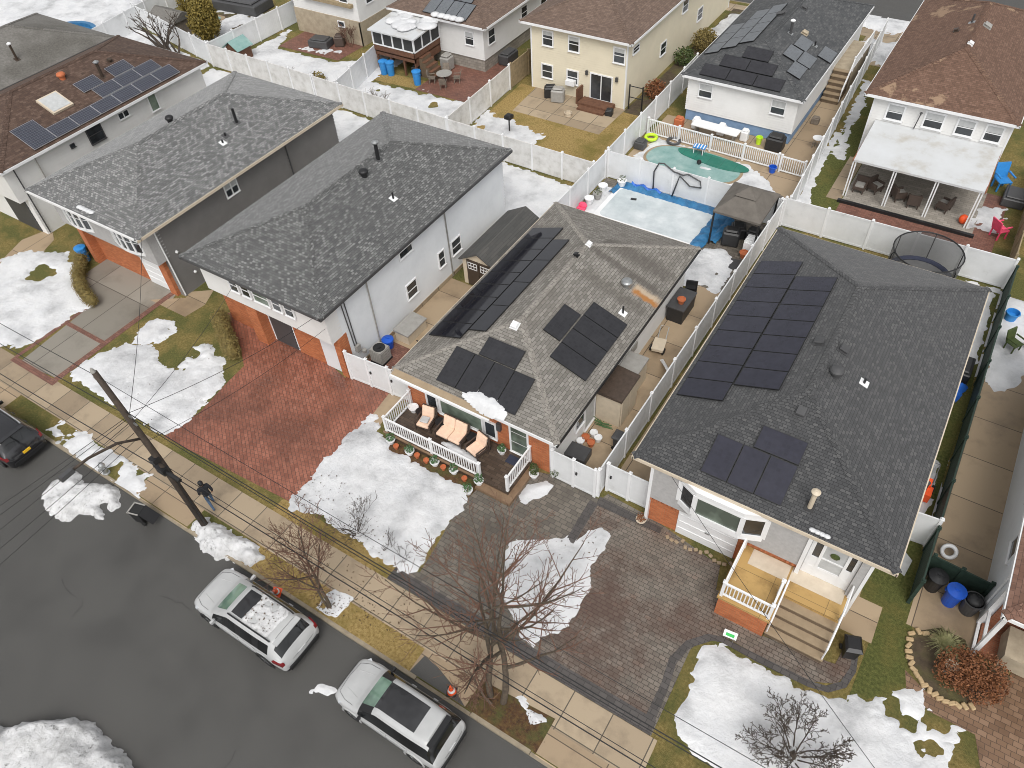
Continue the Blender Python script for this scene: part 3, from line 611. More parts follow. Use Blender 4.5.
m = MB(); m.hexa([(-17.6, 15.8, 2.9), (-12.4, 15.8, 2.9), (-12.4, 16.1, 2.9), (-17.6, 16.1, 2.9), (-17.6, 15.8, 2.93), (-12.4, 15.8, 2.93), (-12.4, 16.1, 3.05), (-17.6, 16.1, 3.05)]); m.build('eave_flashing', M['step'], hC)
m = MB(); m.box(-17.6, 15.72, 2.83, -12.4, 15.81, 2.95); m.build('gutter', M['white'], hC)
window(hC, 'F', 16.58, -11.88, .42, .8, 2.0, 'grid', name='entrance_door', pane='glassgreen', fw=.09)
m = MB(); m.box(-12.55, 16.4, 1.5, -12.35, 16.56, 1.95); m.build('wall_lamp', M['darkgrey'], hC)
porch = MB(); porch.box(-17.5, 14.55, 0, -10.85, 16.54, .35); po = porch.build('porch', M['deckpaver'], hC)
m = MB(); m.box(-12.3, 14.2, 0, -10.552, 14.55, .2); m.box(-10.85, 14.552, 0, -10.55, 16.5, .201); m.box(-17.55, 14.5, .3, -12.2, 14.58, .38); m.build('porch_step', M['porchstep'], po)
railing(po, [(-17.4, 16.45), (-17.4, 14.62), (-12.3, 14.62)], .35); railing(po, [(-10.92, 14.65), (-10.92, 16.45)], .35)
window(hC, 'R', -9.83, 18.5, .9, .7, 1.2, 'double'); window(hC, 'R', -9.83, 19.35, .1, .85, 1.95, 'single', name='side_door', pane='blind')
m = MB(); m.box(-9.83, 23.9, .9, -9.74, 24.5, 1.3); m.build('meter_box', M['greyplastic'], hC)
# its solar panels
yL = [18.45+i*1.022 for i in range(10)]
for i in range(9): panel(roC, rfC, 'L', -17.42, yL[i], -15.58, yL[i+1], 'pvgloss')
for i in range(4): panel(roC, rfC, 'L', -15.55, 19.08+i*1.86, -14.6, 19.08+(i+1)*1.86, 'pvgloss')
for i in range(4): panel(roC, rfC, 'F', -15.5+i*1.005, 16.37, -15.5+(i+1)*1.005, 18.06, 'pvcharcoal')
panel(roC, rfC, 'F', -14.37, 18.08, -12.5, 18.98, 'pvcharcoal')
for i in range(4): panel(roC, rfC, 'R', -11.64, 19.38+i*.995, -9.87, 19.38+(i+1)*.995, 'pvcharcoal')
panel(roC, rfC, 'R', -12.55, 20.36, -11.68, 22.28, 'pvcharcoal')
turbine(roC, rfC, -10.95, 25.4, r=.2); vent_pipe(roC, rfC, -10.35, 23.85, .42, .045, 'black', flash='white'); box_vent(roC, rfC, -13.45, 26.25, 'white', .11); box_vent(roC, rfC, -13.52, 25.2, 'black', .1); box_vent(roC, rfC, -13.6, 19.85, 'white', .15)
ridge = MB(); zr = rfC.z+rfC.p*rfC.run
ridge.hexa([(-13.66, 20.4, zr-.03), (-13.36, 20.4, zr-.03), (-13.36, 24.9, zr-.03), (-13.66, 24.9, zr-.03), (-13.6, 20.4, zr+.05), (-13.42, 20.4, zr+.05), (-13.42, 24.9, zr+.05), (-13.6, 24.9, zr+.05)]); ridge.build('ridge_vent', M['rCcap'], roC)

# ---- D: raised ranch at the right
hD = empty('raised_ranch_house', (-1.4, 24, 0), 'raised ranch house with charcoal shingle roof, bay window and railed front steps', 'house')
rfD = Roof(-6.22, 16.37, 3.29, 32.55, 4.0, PIT)
roD = add_roof(hD, rfD, M['rD'], fascia='stepcap')
walls(hD, -5.4, 16.7, 2.6, 32.0, 0, 3.86, M['sidingwhite'], lap=.18)
m = MB(); m.box(-5.42, 16.45, 1.78, .52, 16.75, 3.86); m.box(2.28, 16.45, 1.3, 2.62, 16.72, 3.86); o = m.build('stucco_front', M['stucco'], hD)
for xa, xb in ((-5.42, -4.15), (-1.75, .52)):
    m = MB(); m.box(xa, 16.64, 0, xb, 16.72, 1.78); bo = m.build('brick_front', M['brick'], hD)
    m = MB(); x = xa+.04
    while x < xb-.1: m.box(x, 16.5, 1.55, x+.1, 16.645, 1.775); x += .2
    m.build('brick_corbel', M['brick'], bo)
for bx in ((-5.47, 16.42, 0, -5.35, 16.6, 3.84), (.46, 16.40, 1.345, .6, 16.5, 3.84), (2.55, 16.42, .0, 2.66, 16.6, 3.84)): m = MB(); m.box(*bx); m.build('corner_trim', M['white'], hD)
m = MB(); m.box(-4.15, 16.6, .02, -1.75, 16.73, 1.78)
for k in range(1, 4): m.box(-4.1, 16.575, k*.45, -1.8, 16.602, k*.45+.035)
gd = m.build('garage_door', M['white'], hD); m = MB(); m.box(-3.0, 16.55, .9, -2.8, 16.6, .97); m.build('handle', M['metal'], gd)
# bay window
bx = [(-4.25, 16.44), (-3.55, 16.12), (-1.75, 16.12), (-.95, 16.44)]
f = MB(); f.prism(bx, 2.2, 2.42); f.prism(bx, 3.62, 3.84)
for p in bx: f.box(p[0]-.09, p[1]-.02, 2.42, p[0]+.09, p[1]+.12, 3.62)
for a, b in zip(bx[:-1], bx[1:]):
    an = math.atan2(b[1]-a[1], b[0]-a[0]); L = math.hypot(b[0]-a[0], b[1]-a[1]); c = ((a[0]+b[0])/2, (a[1]+b[1])/2+.03)
    f.obox((*c, 2.42), L, .07, .1, an); f.obox((*c, 3.52), L, .07, .1, an)
w = f.build('window', M['white'], hD); w['label'] = 'white framed bay window over the garage door'
for k, (a, b) in enumerate(zip(bx[:-1], bx[1:])):
    g = MB(); an = math.atan2(b[1]-a[1], b[0]-a[0]); L = math.hypot(b[0]-a[0], b[1]-a[1]); g.obox(((a[0]+b[0])/2, (a[1]+b[1])/2+.06, 2.5), L-.1, .02, 1.05, an); g.build('pane', M['glassgreen' if k == 1 else 'glass'], w)
# entrance with sidelights
f = MB(); W = Wall('F', 16.68)
W.box(f, .62, 2.26, 0, .06, 1.345, 1.9); W.box(f, .62, 2.26, 0, .06, 3.42, 3.56)
for a, b in ((.62, .76), (1.0, 1.1), (1.85, 1.95), (2.14, 2.27)): W.box(f, a, b, 0, .07, 1.34, 3.42)
W.box(f, .76, 1.0, 0, .055, 1.9, 2.5); W.box(f, 1.95, 2.14, 0, .055, 1.9, 2.5)
d = f.build('entrance_door', M['white'], hD)
g = MB(); W.box(g, .76, 1.0, .01, .03, 2.5, 3.42); W.box(g, 1.95, 2.14, .01, .03, 2.5, 3.42); g.build('sidelight', M['glass'], d)
g = MB(); W.box(g, 1.1, 1.85, .01, .035, 1.9, 3.42); g.build('storm_pane', M['blind'], d)
g = MB(); W.box(g, 1.1, 1.85, .035, .055, 2.55, 2.62); W.box(g, 1.1, 1.85, .035, .055, 1.9, 1.97); g.build('crossbar', M['white'], d)
g = MB(); g.ball((1.47, 16.62, 3.0), .17, .04, .17, 10); g.build('wreath', M['leaf'], d)
# porch and steps
p = MB(); p.box(-1.5, 14.15, 0, .33, 16.64, 1.22); pb = p.build('porch', M['brick'], hD)
m = MB(); m.box(-1.56, 14.09, 1.22, .38, 16.63, 1.32); m.build('porch_floor', M['tile'], pb); m = MB(); m.box(-1.1, 15.9, 1.32, .33, 16.6, 1.335); m.box(.4, 16.0, 1.331, 2.3, 16.62, 1.342); m.build('porch_flag', M['stepcap'], pb)
m = MB(); m.box(.33, 15.4, 0, 2.42, 16.62, 1.28); m.box(.38, 15.36, 1.28, 2.45, 16.62, 1.33); m.build('landing', M['tile'], pb)
steps(pb, .36, 2.45, 15.4, 14.25, 0, 1.1, 4, 'step')
rl = railing(pb, [(-1.45, 16.5), (-1.45, 14.22), (.28, 14.22), (.28, 15.3)], 1.32, .9, post_every=3)
def handrail(parent, a, b, h=.85):
    m = MB(); a, b = Vector(a), Vector(b); up = Vector((0, 0, h)); m.tube([a+up, b+up], .035, 6); m.tube([a, a+up], .03, 6); m.tube([b, b+up], .03, 6); m.tube([a+up*.5, b+up*.5], .02, 6)
    return m.build('handrail', M['white'], parent)
handrail(pb, (.42, 15.5, 1.3), (.42, 14.3, .2)); handrail(pb, (2.4, 16.4, 1.33), (2.4, 15.4, 1.33)); handrail(pb, (2.4, 15.4, 1.3), (2.4, 14.3, .2))
for i in range(9): panel(roD, rfD, 'L', -6.0, 19.82+i*1.067, -4.17, 19.82+(i+1)*1.067, 'pvdark')
for i in range(7): panel(roD, rfD, 'L', -4.14, 20.8+i*1.067, -2.45, 20.8+(i+1)*1.067, 'pvdark')
for i in range(3): panel(roD, rfD, 'F', -3.77+i*1.0, 16.8, -3.77+(i+1)*1.0, 18.32, 'pvdark')
panel(roD, rfD, 'F', -2.45, 18.34, -.77, 19.24, 'pvdark')
vent_pipe(roD, rfD, .08, 17.2, .85, .085, 'beige', 'beige', flash='black', name='flue_pipe')
for x, y in ((-1.95, 23.9), (-1.05, 23.9), (-1.45, 20.2)): box_vent(roD, rfD, x, y, 'darkgrey')
turbine(roD, rfD, -.92, 22.5, 'darkgrey', .2); vent_pipe(roD, rfD, .1, 23.0, .22, .05, flash='white')
m = MB(); m.box(2.6, 20.9, .4, 2.66, 21.0, 3.8); m.build('downspout', M['white'], hD)

# ---- E: house cut by the right edge
hE = empty('white_house', (11, 24, 0), 'white sided house with red brown roof and white porch posts cut by the right edge', 'house')
rfE = Roof(6.45, 16.6, 15.8, 32.0, 3.95, PIT)
roE = add_roof(hE, rfE, M['rE'])
walls(hE, 6.8, 18.75, 15.4, 31.6, 0, 3.8, M['sidingblue'], lap=.18)
m = MB(); m.box(7.0, 18.66, 0, 15.4, 18.73, 3.78); m.build('brick_front', M['brownbrick'], hE)
m = MB(); m.box(6.74, 17.2, 0, 6.88, 17.34, 3.78); m.box(6.74, 18.6, 0, 6.88, 18.74, 3.78); m.box(6.74, 17.2, 3.5, 6.9, 18.7, 3.79); m.box(6.74, 17.2, 3.5, 15, 17.36, 3.79); m.box(6.76, 17.34, .05, 6.86, 18.6, .13); m.box(6.76, 17.34, 1.0, 6.86, 18.6, 1.08)
m.build('porch_frame', M['white'], hE)
m = MB(); m.box(6.9, 17.4, 0, 15.2, 18.66, .12); m.build('porch', M['brownbrick'], hE)
m = MB(); m.box(7.55, 17.25, .12, 9.6, 18.5, .9); m.build('steps', M['tanblock'], hE)
window(hE, 'L', 6.8, 20.2, 2.0, .9, 1.2, 'double')
downspout(hE, [(6.72, 19.1, 3.8), (6.74, 19.1, .1)])
for y in (22.5, 25.8): m = MB(); m.box(6.68, y, 2.6, 6.8, y+.3, 2.8); m.build('wall_vent', M['greyplastic'], hE)

# ---- back row -------------------------------------------------------------
def backhouse(name, label, rf, roofm, wx0, wy0, wx1, wy1, wallm, base=None, bh=.7, lap=.16, corner=None, caps=True):
    h = empty(name, ((wx0+wx1)/2, (wy0+wy1)/2, 0), label, 'house'); ro = add_roof(h, rf, M[roofm], caps=caps)
    walls(h, wx0, wy0, wx1, wy1, bh if base else 0, rf.z-.14, M[wallm], lap=lap, corner=corner)
    if base: m = MB(); m.box(wx0+.06, wy0+.06, 0, wx1-.06, wy1-.06, bh+.02); m.build('foundation', M[base], h)
    return h, ro
rfN = Roof(-6.1, 46.9, 2.2, 62.5, 4.5, .44)
hN, roN = backhouse('white_house', 'two storey white house with patchy worn brown roof behind the patio canopy', rfN, 'rBrown2', -5.5, 47.25, 1.95, 62, 'sidingwhite', corner='white')
for x, w in ((-4.6, .85), (-2.5, .95), (-.75, .85), (1.0-.25, .8)): window(hN, 'F', 47.25, x, 3.15, w, .85, 'double', blind=.45, fw=.1)
vent_pipe(roN, rfN, -2.4, 55.2, .5, .06, 'darkgrey'); box_vent(roN, rfN, -1.5, 55.0, 'greyplastic', .2); box_vent(roN, rfN, -3.0, 54.2, 'darkbrown', .12); box_vent(roN, rfN, -1.9, 51.6, 'white', .13)
m = MB(); m.tube([(-2.9, 47.2, 2.9), (-2.9, 47.0, 3.0), (-2.8, 47.0, 3.9)], .03, 6); m.ball((-2.8, 47.0, 3.95), .09, .09, .07, 8); m.build('vent_pipe', M['darkgrey'], hN)
rfM = Roof(-17.5, 46.75, -9.4, 63.0, 3.25, PIT)
hM, roM = backhouse('white_house', 'single storey white house with dark grey solar roof and blue painted foundation', rfM, 'rM', -17.1, 47.1, -9.75, 62.6, 'sidingwhite', 'bluepaint', .75)
window(hM, 'F', 47.1, -16.25, 1.9, .85, .85, 'double', blind=.5); window(hM, 'F', 47.1, -11.35, 1.9, .85, .85, 'double', blind=.5)
for x in range(3):
    for y in range(4):
        if not (x == 0 and y == 3): panel(roM, rfM, 'L', -17.2+x*.98, 49.7+y*1.7+x*.5, -17.2+(x+1)*.98, 49.7+(y+1)*1.7+x*.5, 'pvgrey')
for k, (x0, y0, n) in enumerate(((-16.4, 46.95, 3), (-15.5, 47.95, 2), (-14.4, 48.95, 1))):
    for i in range(n): panel(roM, rfM, 'F', x0+i*1.8, y0, x0+(i+1)*1.8, y0+.96, 'pvmatt')
for x0, y0 in ((-12.15, 50.05), (-12.0, 51.8), (-11.3, 48.5), (-11.2, 50.2), (-10.4, 52.2)): panel(roM, rfM, 'R', x0, y0, x0+.95, y0+1.65, 'pvgrey')
vent_pipe(roM, rfM, -12.6, 53.0, .8, .09, 'darkgrey', 'white'); box_vent(roM, rfM, -11.9, 54.0, 'tanblock', .18); box_vent(roM, rfM, -13.0, 57, 'darkgrey'); box_vent(roM, rfM, -14.1, 55.5, 'darkgrey', .25); vent_pipe(roM, rfM, -10.9, 53.3, .3, .05)
p = MB(); p.box(-9.75, 55.6, 0, -8.5, 60.5, 1.6); sp = p.build('side_stoop', M['tanblock'], hM)
steps(sp, -9.7, -8.5, 55.6, 53.6, 0, 1.6, 6, 'step'); handrail(sp, (-8.5, 55.6, 1.6), (-8.5, 53.7, .2)); railing(sp, [(-8.5, 55.6), (-8.5, 60.4)], 1.6, .9)
rfL = Roof(-29.6, 46.0, -20.9, 66.5, 4.85, PIT)
hL, roL = backhouse('cream_house', 'two storey cream sided house with brown hip roof and sliding patio door', rfL, 'rK', -28.9, 46.4, -21.35, 66, 'sidingcream', corner='white')
for x, z in ((-27.9, 3.35), (-25.8, 3.35), (-22.3, 3.25)): window(hL, 'F', 46.4, x, z, .75, .95, 'double', blind=.3, fw=.09)
for x, z in ((-28.0, 1.0), (-25.9, 1.0)): window(hL, 'F', 46.4, x, z, .8, .9, 'double', fw=.09)
window(hL, 'F', 46.4, -24.0, .3, 1.6, 1.75, 'single', n=2, name='patio_door', fw=.09)
for x in (-24.35, -22.0): m = MB(); m.box(x-.09, 46.25, 1.9, x+.09, 46.4, 2.2); m.build('wall_lamp', M['darkgrey'], hL)
for y, z in ((47.2, 3.6), (52.0, 1.5), (55.5, 3.3), (58.8, 1.5), (63, 3.3)): window(hL, 'R', -21.35, y, z, .9, .85 if z < 3.5 else .4, 'double', blind=0)
m = MB(); m.box(-24.5, 45.3, 0, -22.0, 46.3, .3); m.box(-24.3, 44.8, 0, -22.2, 45.3, .15); m.box(-24.75, 45.5, .0, -24.62, 46.35, 1.1); m.build('steps', M['wood'], hL)
m = MB(); m.box(-25.9, 46.0, .95, -25.2, 46.42, 1.3); m.build('window_air_conditioner', M['white'], hL)
rfK = Roof(-42.0, 46.2, -32.8, 62, 3.6, PIT)
hK, roK = backhouse('white_house', 'white house with brown roof, grey foundation and screened back deck', rfK, 'rK', -41.6, 46.65, -33.3, 61.6, 'sidingwhite', 'blockgrey', .95)
window(hK, 'F', 46.65, -34.9, 1.95, .7, .9, 'double', blind=.4); window(hK, 'R', -33.3, 47.3, 1.9, .8, 1.0, 'double'); window(hK, 'R', -33.3, 52, 2.0, .8, .9, 'double'); window(hK, 'R', -33.3, 55, 2.0, .8, .9, 'double')
for i in range(4): panel(roK, rfK, 'F', -38.6+i*1.0, 46.4, -38.6+(i+1)*1.0, 48.0, 'pvgrey')
for i in range(3): panel(roK, rfK, 'F', -38.1+i*1.0, 48.02, -38.1+(i+1)*1.0, 49.6, 'pvgrey')
dk = MB(); dk.box(-41.3, 43.4, 1.45, -37.4, 46.6, 1.6)
for x in (-41.2, -39.9, -38.6, -37.5):
    for y in (43.5, 45.2): dk.box(x-.07, y-.07, 0, x+.07, y+.07, 1.45)
dk.box(-41.3, 43.4, 1.2, -37.4, 43.48, 1.6); dk.box(-37.48, 43.4, .9, -37.4, 46.6, 1.6); dk.box(-41.32, 43.36, 1.55, -37.38, 43.44, 2.0); dk.box(-37.44, 43.36, 1.55, -37.36, 46.6, 2.0)
dko = dk.build('deck', M['wood'], hK)
m = MB()
for x in (-41.3, -40.35, -39.4, -38.4, -37.4): m.box(x-.06, 43.34, 1.98, x+.06, 43.46, 3.05)
for y in (44.4, 45.5, 46.6): m.box(-37.46, y-.06, 1.98, -37.34, y+.06, 3.05)
m.box(-41.36, 43.33, 1.98, -37.34, 43.47, 2.06); m.box(-37.47, 43.33, 1.98, -37.33, 46.6, 2.06); m.build('screen_frame', M['white'], dko)
m = MB(); m.box(-41.3, 43.39, 2.05, -37.4, 43.41, 3.05); m.box(-37.41, 43.4, 2.05, -37.39, 46.6, 3.05); m.box(-41.31, 43.4, 2.05, -41.29, 46.6, 3.05); m.build('screen', M['screen'], dko)
m = MB(); m.hexa([(-41.5, 43.1, 3.05), (-37.1, 43.1, 3.05), (-37.1, 46.7, 3.25), (-41.5, 46.7, 3.25), (-41.5, 43.1, 3.15), (-37.1, 43.1, 3.15), (-37.1, 46.7, 3.35), (-41.5, 46.7, 3.35)]); m.build('deck_roof', M['canopywhite'], dko)
steps(dko, 43.8, 45.0, -37.4, -36.0, 0, 1.5, 5, 'wood', axis='X')
rfJ = Roof(-52.9, 45.4, -44.4, 62, 5.2, PIT)
hJ, roJ = backhouse('white_house', 'white house with tan lower storey and long striped awning box at the top left', rfJ, 'rM', -52.2, 46.1, -45.0, 61.6, 'sidingwhite')
m = MB(); m.box(-52.25, 46.0, 0, -44.95, 46.2, 1.95); m.box(-45.1, 46.0, 0, -44.94, 60, 1.9); m.build('lower_wall', M['tanblock'], hJ)
m = MB(); m.box(-50.7, 45.75, 3.0, -45.4, 46.1, 3.25); m.build('awning_box', M['tanwood'], hJ)
window(hJ, 'F', 46.1, -46.7, 3.3, .75, 1.0, 'double'); window(hJ, 'R', -45.0, 47.2, 3.0, .8, 1.1, 'double'); window(hJ, 'F', 46.0, -47.3, 1.3, .6, .35, 'single'); window(hJ, 'F', 46.1, -52.0, 3.9, .7, .8, 'double')
# ------------------------------------------------------------------ ground, street, paving
BIG = 420
m = MB(); m.box(-BIG, -BIG, -.6, BIG, BIG, -.2); structure('ground', m, M['dirt'])
m = MB(); m.box(-BIG, 6.44, -.3, BIG, 67.6, 0); structure('lawn', m, M['lawn'])
m = MB(); m.box(-BIG, -60, -.3, BIG, -3.2, 0); m.box(-BIG, 78.5, -.3, BIG, 200, 0); structure('lawn', m, M['lawn'])
m = MB(); m.sheet([(-BIG, -3.2), (BIG, -3.2), (BIG, 6.32), (-BIG, 6.32)], -.12); structure('road', m, M['asphalt'])
m = MB(); m.sheet([(-BIG, 67.6), (BIG, 67.6), (BIG, 78.5), (-BIG, 78.5)], -.12); structure('road', m, M['asphalt'])
m = MB()
for k in range(-40, 41):
    x0 = k*2.4; m.box(x0+.006, 6.31, -.3, x0+2.394, 6.46, .004 if not (-25.3 < x0+1.2 < -21.7 or -10.0 < x0+1.2 < -7.4 or -4.6 < x0+1.2 < 1 or -38 < x0+1.2 < -35) else -.085)
m.box(-BIG, -3.35, -.3, BIG, -3.2, .01); m.box(-BIG, 67.45, -.3, BIG, 67.6, .01); structure('kerb', m, M['kerb'])
def cracks(px_lists, z=-.116, w=.013):
    mb = MB()
    for pts in px_lists:
        P = []
        for a, b in zip(pts[:-1], pts[1:]):
            n = max(2, int(math.dist(a, b)/.22))
            for i in range(n): P.append((a[0]+(b[0]-a[0])*i/n+random.gauss(0, .06), a[1]+(b[1]-a[1])*i/n+random.gauss(0, .06)))
        P.append(pts[-1])
        for i in range(len(P)-1):
            a, b = P[i], P[i+1]; d = math.dist(a, b) or 1; nx, ny = -(b[1]-a[1])/d, (b[0]-a[0])/d; q = w*random.uniform(.25, 1)
            mb.face([(a[0]-nx*q, a[1]-ny*q, z), (b[0]-nx*q, b[1]-ny*q, z), (b[0]+nx*q, b[1]+ny*q, z), (a[0]+nx*q, a[1]+ny*q, z)])
    return mb
structure('tar_crack', cracks([[(-24.40, 2.13), (-23.57, 1.91), (-22.78, 1.98), (-22.56, 1.63), (-22.61, 1.31)], [(-20.29, 3.78), (-19.56, 3.91), (-18.75, 3.96)], [(-13.31, 1.49), (-13.36, 1.16), (-13.36, 0.57)], [(-30.08, 3.12), (-29.16, 5.52), (-28.01, 7.37)], [(-13.74, 1.58), (-13.76, 1.22), (-13.74, 0.93)]]), M['tar'])
m = MB(); m.sheet([(-90, 7.42), (60, 7.42), (60, 8.92), (-90, 8.92)], .006); m.sheet([(-90, 65.4), (60, 65.4), (60, 66.9), (-90, 66.9)], .006); structure('sidewalk', m, M['concrete'])
m = MB()
for a, b in ((-25.25, -21.75), (-4.62, 1.2)): m.hexa([(a, 6.3, -.2), (b, 6.3, -.2), (b, 7.42, -.2), (a, 7.42, -.2), (a, 6.46, -.03), (b, 6.46, -.03), (b, 7.42, .012), (a, 7.42, .012)]); m.sheet([(a, 6.462), (b, 6.462), (b, 7.42), (a, 7.42)], .009)
m.sheet([(-38.2, 6.462), (-34.95, 6.462), (-34.95, 7.42), (-38.2, 7.42)], .009); m.hexa([(-38.2, 6.3, -.2), (-34.95, 6.3, -.2), (-34.95, 7.42, -.2), (-38.2, 7.42, -.2), (-38.2, 6.3, -.1), (-34.95, 6.3, -.1), (-34.95, 7.42, .012), (-38.2, 7.42, .012)]); m.sheet([(-9.95, 6.462), (-7.5, 6.462), (-7.5, 7.42), (-9.95, 7.42)], .01)
structure('driveway_apron', m, M['tanconcrete'])
m = MB(); m.hexa([(-9.95, 6.3, -.2), (-7.5, 6.3, -.2), (-7.5, 7.3, -.2), (-9.95, 7.3, -.2), (-9.95, 6.3, -.11), (-7.5, 6.3, -.11), (-7.5, 7.0, .008), (-9.95, 7.3, .008)]); m.sheet([(-9.92, 6.461), (-7.5, 6.461), (-8.3, 6.85), (-9.1, 7.1), (-9.8, 7.2)], .018); structure('asphalt_apron', m, M['asphalt'])
def paving(name, polys, mat, z=.01):
    m = MB()
    for i, p in enumerate(polys): m.sheet(p, z+.0016*i)
    return structure(name, m, M[mat])
paving('driveway', [[(-37.12, 8.79), (-34.12, 9.06), (-34.53, 16.14), (-33.91, 16.10), (-34.14, 16.74), (-37.39, 16.73), (-37.56, 13.30)], [(-40.3, 13.3), (-37.4, 12.9), (-36.0, 16.7), (-40.3, 16.7)]], 'greyconcrete', .01)
paving('driveway', [[(-45.88, 13.30), (-46.67, 15.30), (-46.08, 17.01), (-44.86, 16.29), (-42.65, 11.22), (-42.31, 8.60), (-46.63, 9.98)]], 'tanconcrete', .011)
paving('driveway_edging', [[(-34.5, 8.94), (-34.15, 8.94), (-34.15, 16.5), (-34.5, 16.5)], [(-37.75, 8.94), (-37.5, 8.94), (-37.5, 14), (-37.75, 14)], [(-37.5, 11.8), (-34.5, 11.8), (-34.5, 12.05), (-37.5, 12.05)], [(-37.7, 8.6), (-34.1, 8.6), (-34.1, 8.93), (-37.7, 8.93)]], 'redpatio', .016)
paving('path', [[(-35.01, 15.49), (-32.16, 15.50), (-31.94, 16.73), (-32.46, 17.87), (-33.54, 17.08), (-33.34, 16.61)]], 'tanconcrete', .013)
paving('driveway', [[(-26.51, 9.26), (-18.27, 9.65), (-18.95, 16.83), (-21.43, 16.78), (-21.55, 16.40), (-22.67, 16.70), (-28.73, 16.98), (-30.38, 16.96), (-29.40, 15.89), (-27.90, 15.45), (-26.59, 14.46), (-26.47, 13.12), (-26.20, 11.19)]], 'redpaver', .012)
paving('concrete_strip', [[(-18.27, 9.65), (-17.79, 9.76), (-18.28, 16.92), (-19.03, 16.93)]], 'tanconcrete', .014)
paving('driveway', [[(-12.80, 9.25), (-11.99, 9.83), (-12.16, 11.41), (-12.49, 13.46), (-12.46, 14.25), (-10.77, 14.18), (-10.80, 16.25), (-9.84, 16.50), (-7.46, 16.42), (-7.31, 16.85), (-5.07, 16.69), (-2.02, 16.07), (-1.77, 15.04), (-0.69, 15.21), (-1.67, 12.36), (-1.63, 10.71), (-1.60, 8.94), (-7.12, 9.42), (-10.71, 9.41)]], 'greypaver2', .012)
paving('driveway', [[(-7.49, 16.11), (-4.99, 16.52), (-2.02, 16.07), (-1.80, 14.92), (-0.79, 14.96), (-1.54, 12.96), (-1.90, 12.01), (-1.75, 10.64), (-1.80, 9.13), (-6.06, 9.50), (-7.37, 9.81), (-7.24, 12.26)]], 'greypaver', .017)
paving('paver_border', [[(-12.95, 8.925), (-1.66, 8.925), (-1.66, 9.5), (-12.95, 9.5)], [(-7.82, 16.20), (-7.42, 16.15), (-7.34, 9.83), (-7.61, 9.85)], [(-7.53, 16.55), (-4.67, 16.49), (-4.62, 16.19), (-7.49, 16.11)], [(-1.67, 8.94), (-1.75, 10.64), (-1.89, 11.63), (-1.70, 12.43), (-1.13, 13.08), (-0.79, 13.20), (-0.88, 13.41), (-1.35, 13.25), (-1.93, 12.60), (-2.19, 11.70), (-2.05, 10.71), (-2.03, 8.99)]], 'border', .022)
paving('path', [[(-1.39, 13.15), (-0.59, 13.45), (0.92, 13.41), (2.39, 13.48), (3.11, 13.83), (3.40, 14.50), (3.32, 15.80), (3.02, 15.62), (2.88, 14.51), (2.68, 14.47), (0.01, 14.16), (-1.59, 14.20), (-1.81, 13.61)]], 'greypaver', .018)
paving('paver_border', [[(-0.88, 13.41), (-0.79, 13.20), (0.64, 13.16), (2.33, 13.23), (2.97, 13.39), (3.44, 13.87), (3.58, 14.60), (3.38, 15.84), (3.21, 15.82), (3.36, 14.64), (3.21, 13.97), (2.84, 13.59), (2.39, 13.48), (0.90, 13.44)]], 'border', .023)
paving('path', [[(2.62, 15.9), (3.75, 15.9), (3.62, 31.9), (2.6, 31.9)]], 'tanconcrete', .012)
paving('lawn', [[(2.97, 17.87), (4.13, 20.80), (4.56, 20.54), (4.92, 16.33), (5.20, 14.85), (3.59, 13.25), (3.68, 16.02)]], 'greenlawn', .008)
paving('lawn', [[(2.9, 17.5), (4.38, 17.5), (4.38, 38), (2.9, 38)]], 'greenlawn', .02)
paving('lawn', [[(-1.36, 9.13), (-1.49, 10.40), (-1.50, 11.95), (-0.78, 12.98), (1.04, 13.07), (2.34, 12.96), (3.57, 13.31), (5.17, 14.84), (7.04, 14.25), (7.65, 13.44), (7.60, 11.35), (-1.32, 7.53)]], 'lawn', .009)
paving('lawn', [[(-18.6, 6.46), (-9.95, 6.46), (-9.95, 7.42), (-18.6, 7.42)]], 'straw', .006)
paving('lawn', [[(-19.2, 8.92), (-12.8, 8.92), (-12.8, 9.6), (-19.2, 9.6)]], 'straw', .007)
paving('flower_bed', [[(-7.5, 6.46), (-4.62, 6.46), (-4.62, 7.75), (-7.5, 7.55)]], 'litter', .016)
paving('flower_bed', [[(-17.7, 14.0), (-12.3, 13.7), (-12.2, 14.55), (-17.6, 14.55)]], 'litter', .02)
paving('concrete_yard', [[(4.62, 17.3), (6.8, 17.3), (6.8, 32.5), (4.62, 32.5)]], 'tanconcrete', .012)
paving('concrete_yard', [[(-9.83, 16.55), (-7.6, 16.55), (-7.5, 31.2), (-9.83, 31.2)], [(-7.45, 17), (-5.4, 17), (-5.4, 38), (-7.3, 38)]], 'tanconcrete', .014)
paving('concrete_yard', [[(-21.34, 19.6), (-17.45, 19.6), (-17.45, 25.2), (-21.34, 25.2)]], 'tanconcrete', .013)
paving('patio', [[(-21.34, 16.7), (-17.45, 16.7), (-17.45, 19.6), (-21.34, 19.6)]], 'redpatio', .013)
paving('patio', [[(-18.4, 30.2), (-7.45, 31.2), (-7.4, 38.1), (-18.4, 38.1)]], 'greypaver2', .012)
paving('path', [[(5.00, 15.55), (5.79, 15.13), (6.71, 15.15), (7.52, 15.87), (8.41, 18.02), (9.36, 19.44), (10.03, 13.82), (8.09, 12.62), (7.45, 14.51), (6.05, 14.51), (5.20, 14.85)]], 'brownpaver', .015)
paving('flower_bed', [[(4.85, 17.07), (4.97, 15.94), (5.74, 15.19), (6.71, 15.18), (7.52, 15.87), (8.11, 17.02), (7.82, 17.87), (6.79, 17.25), (6.54, 17.74), (5.69, 17.76)]], 'dirt', .019)
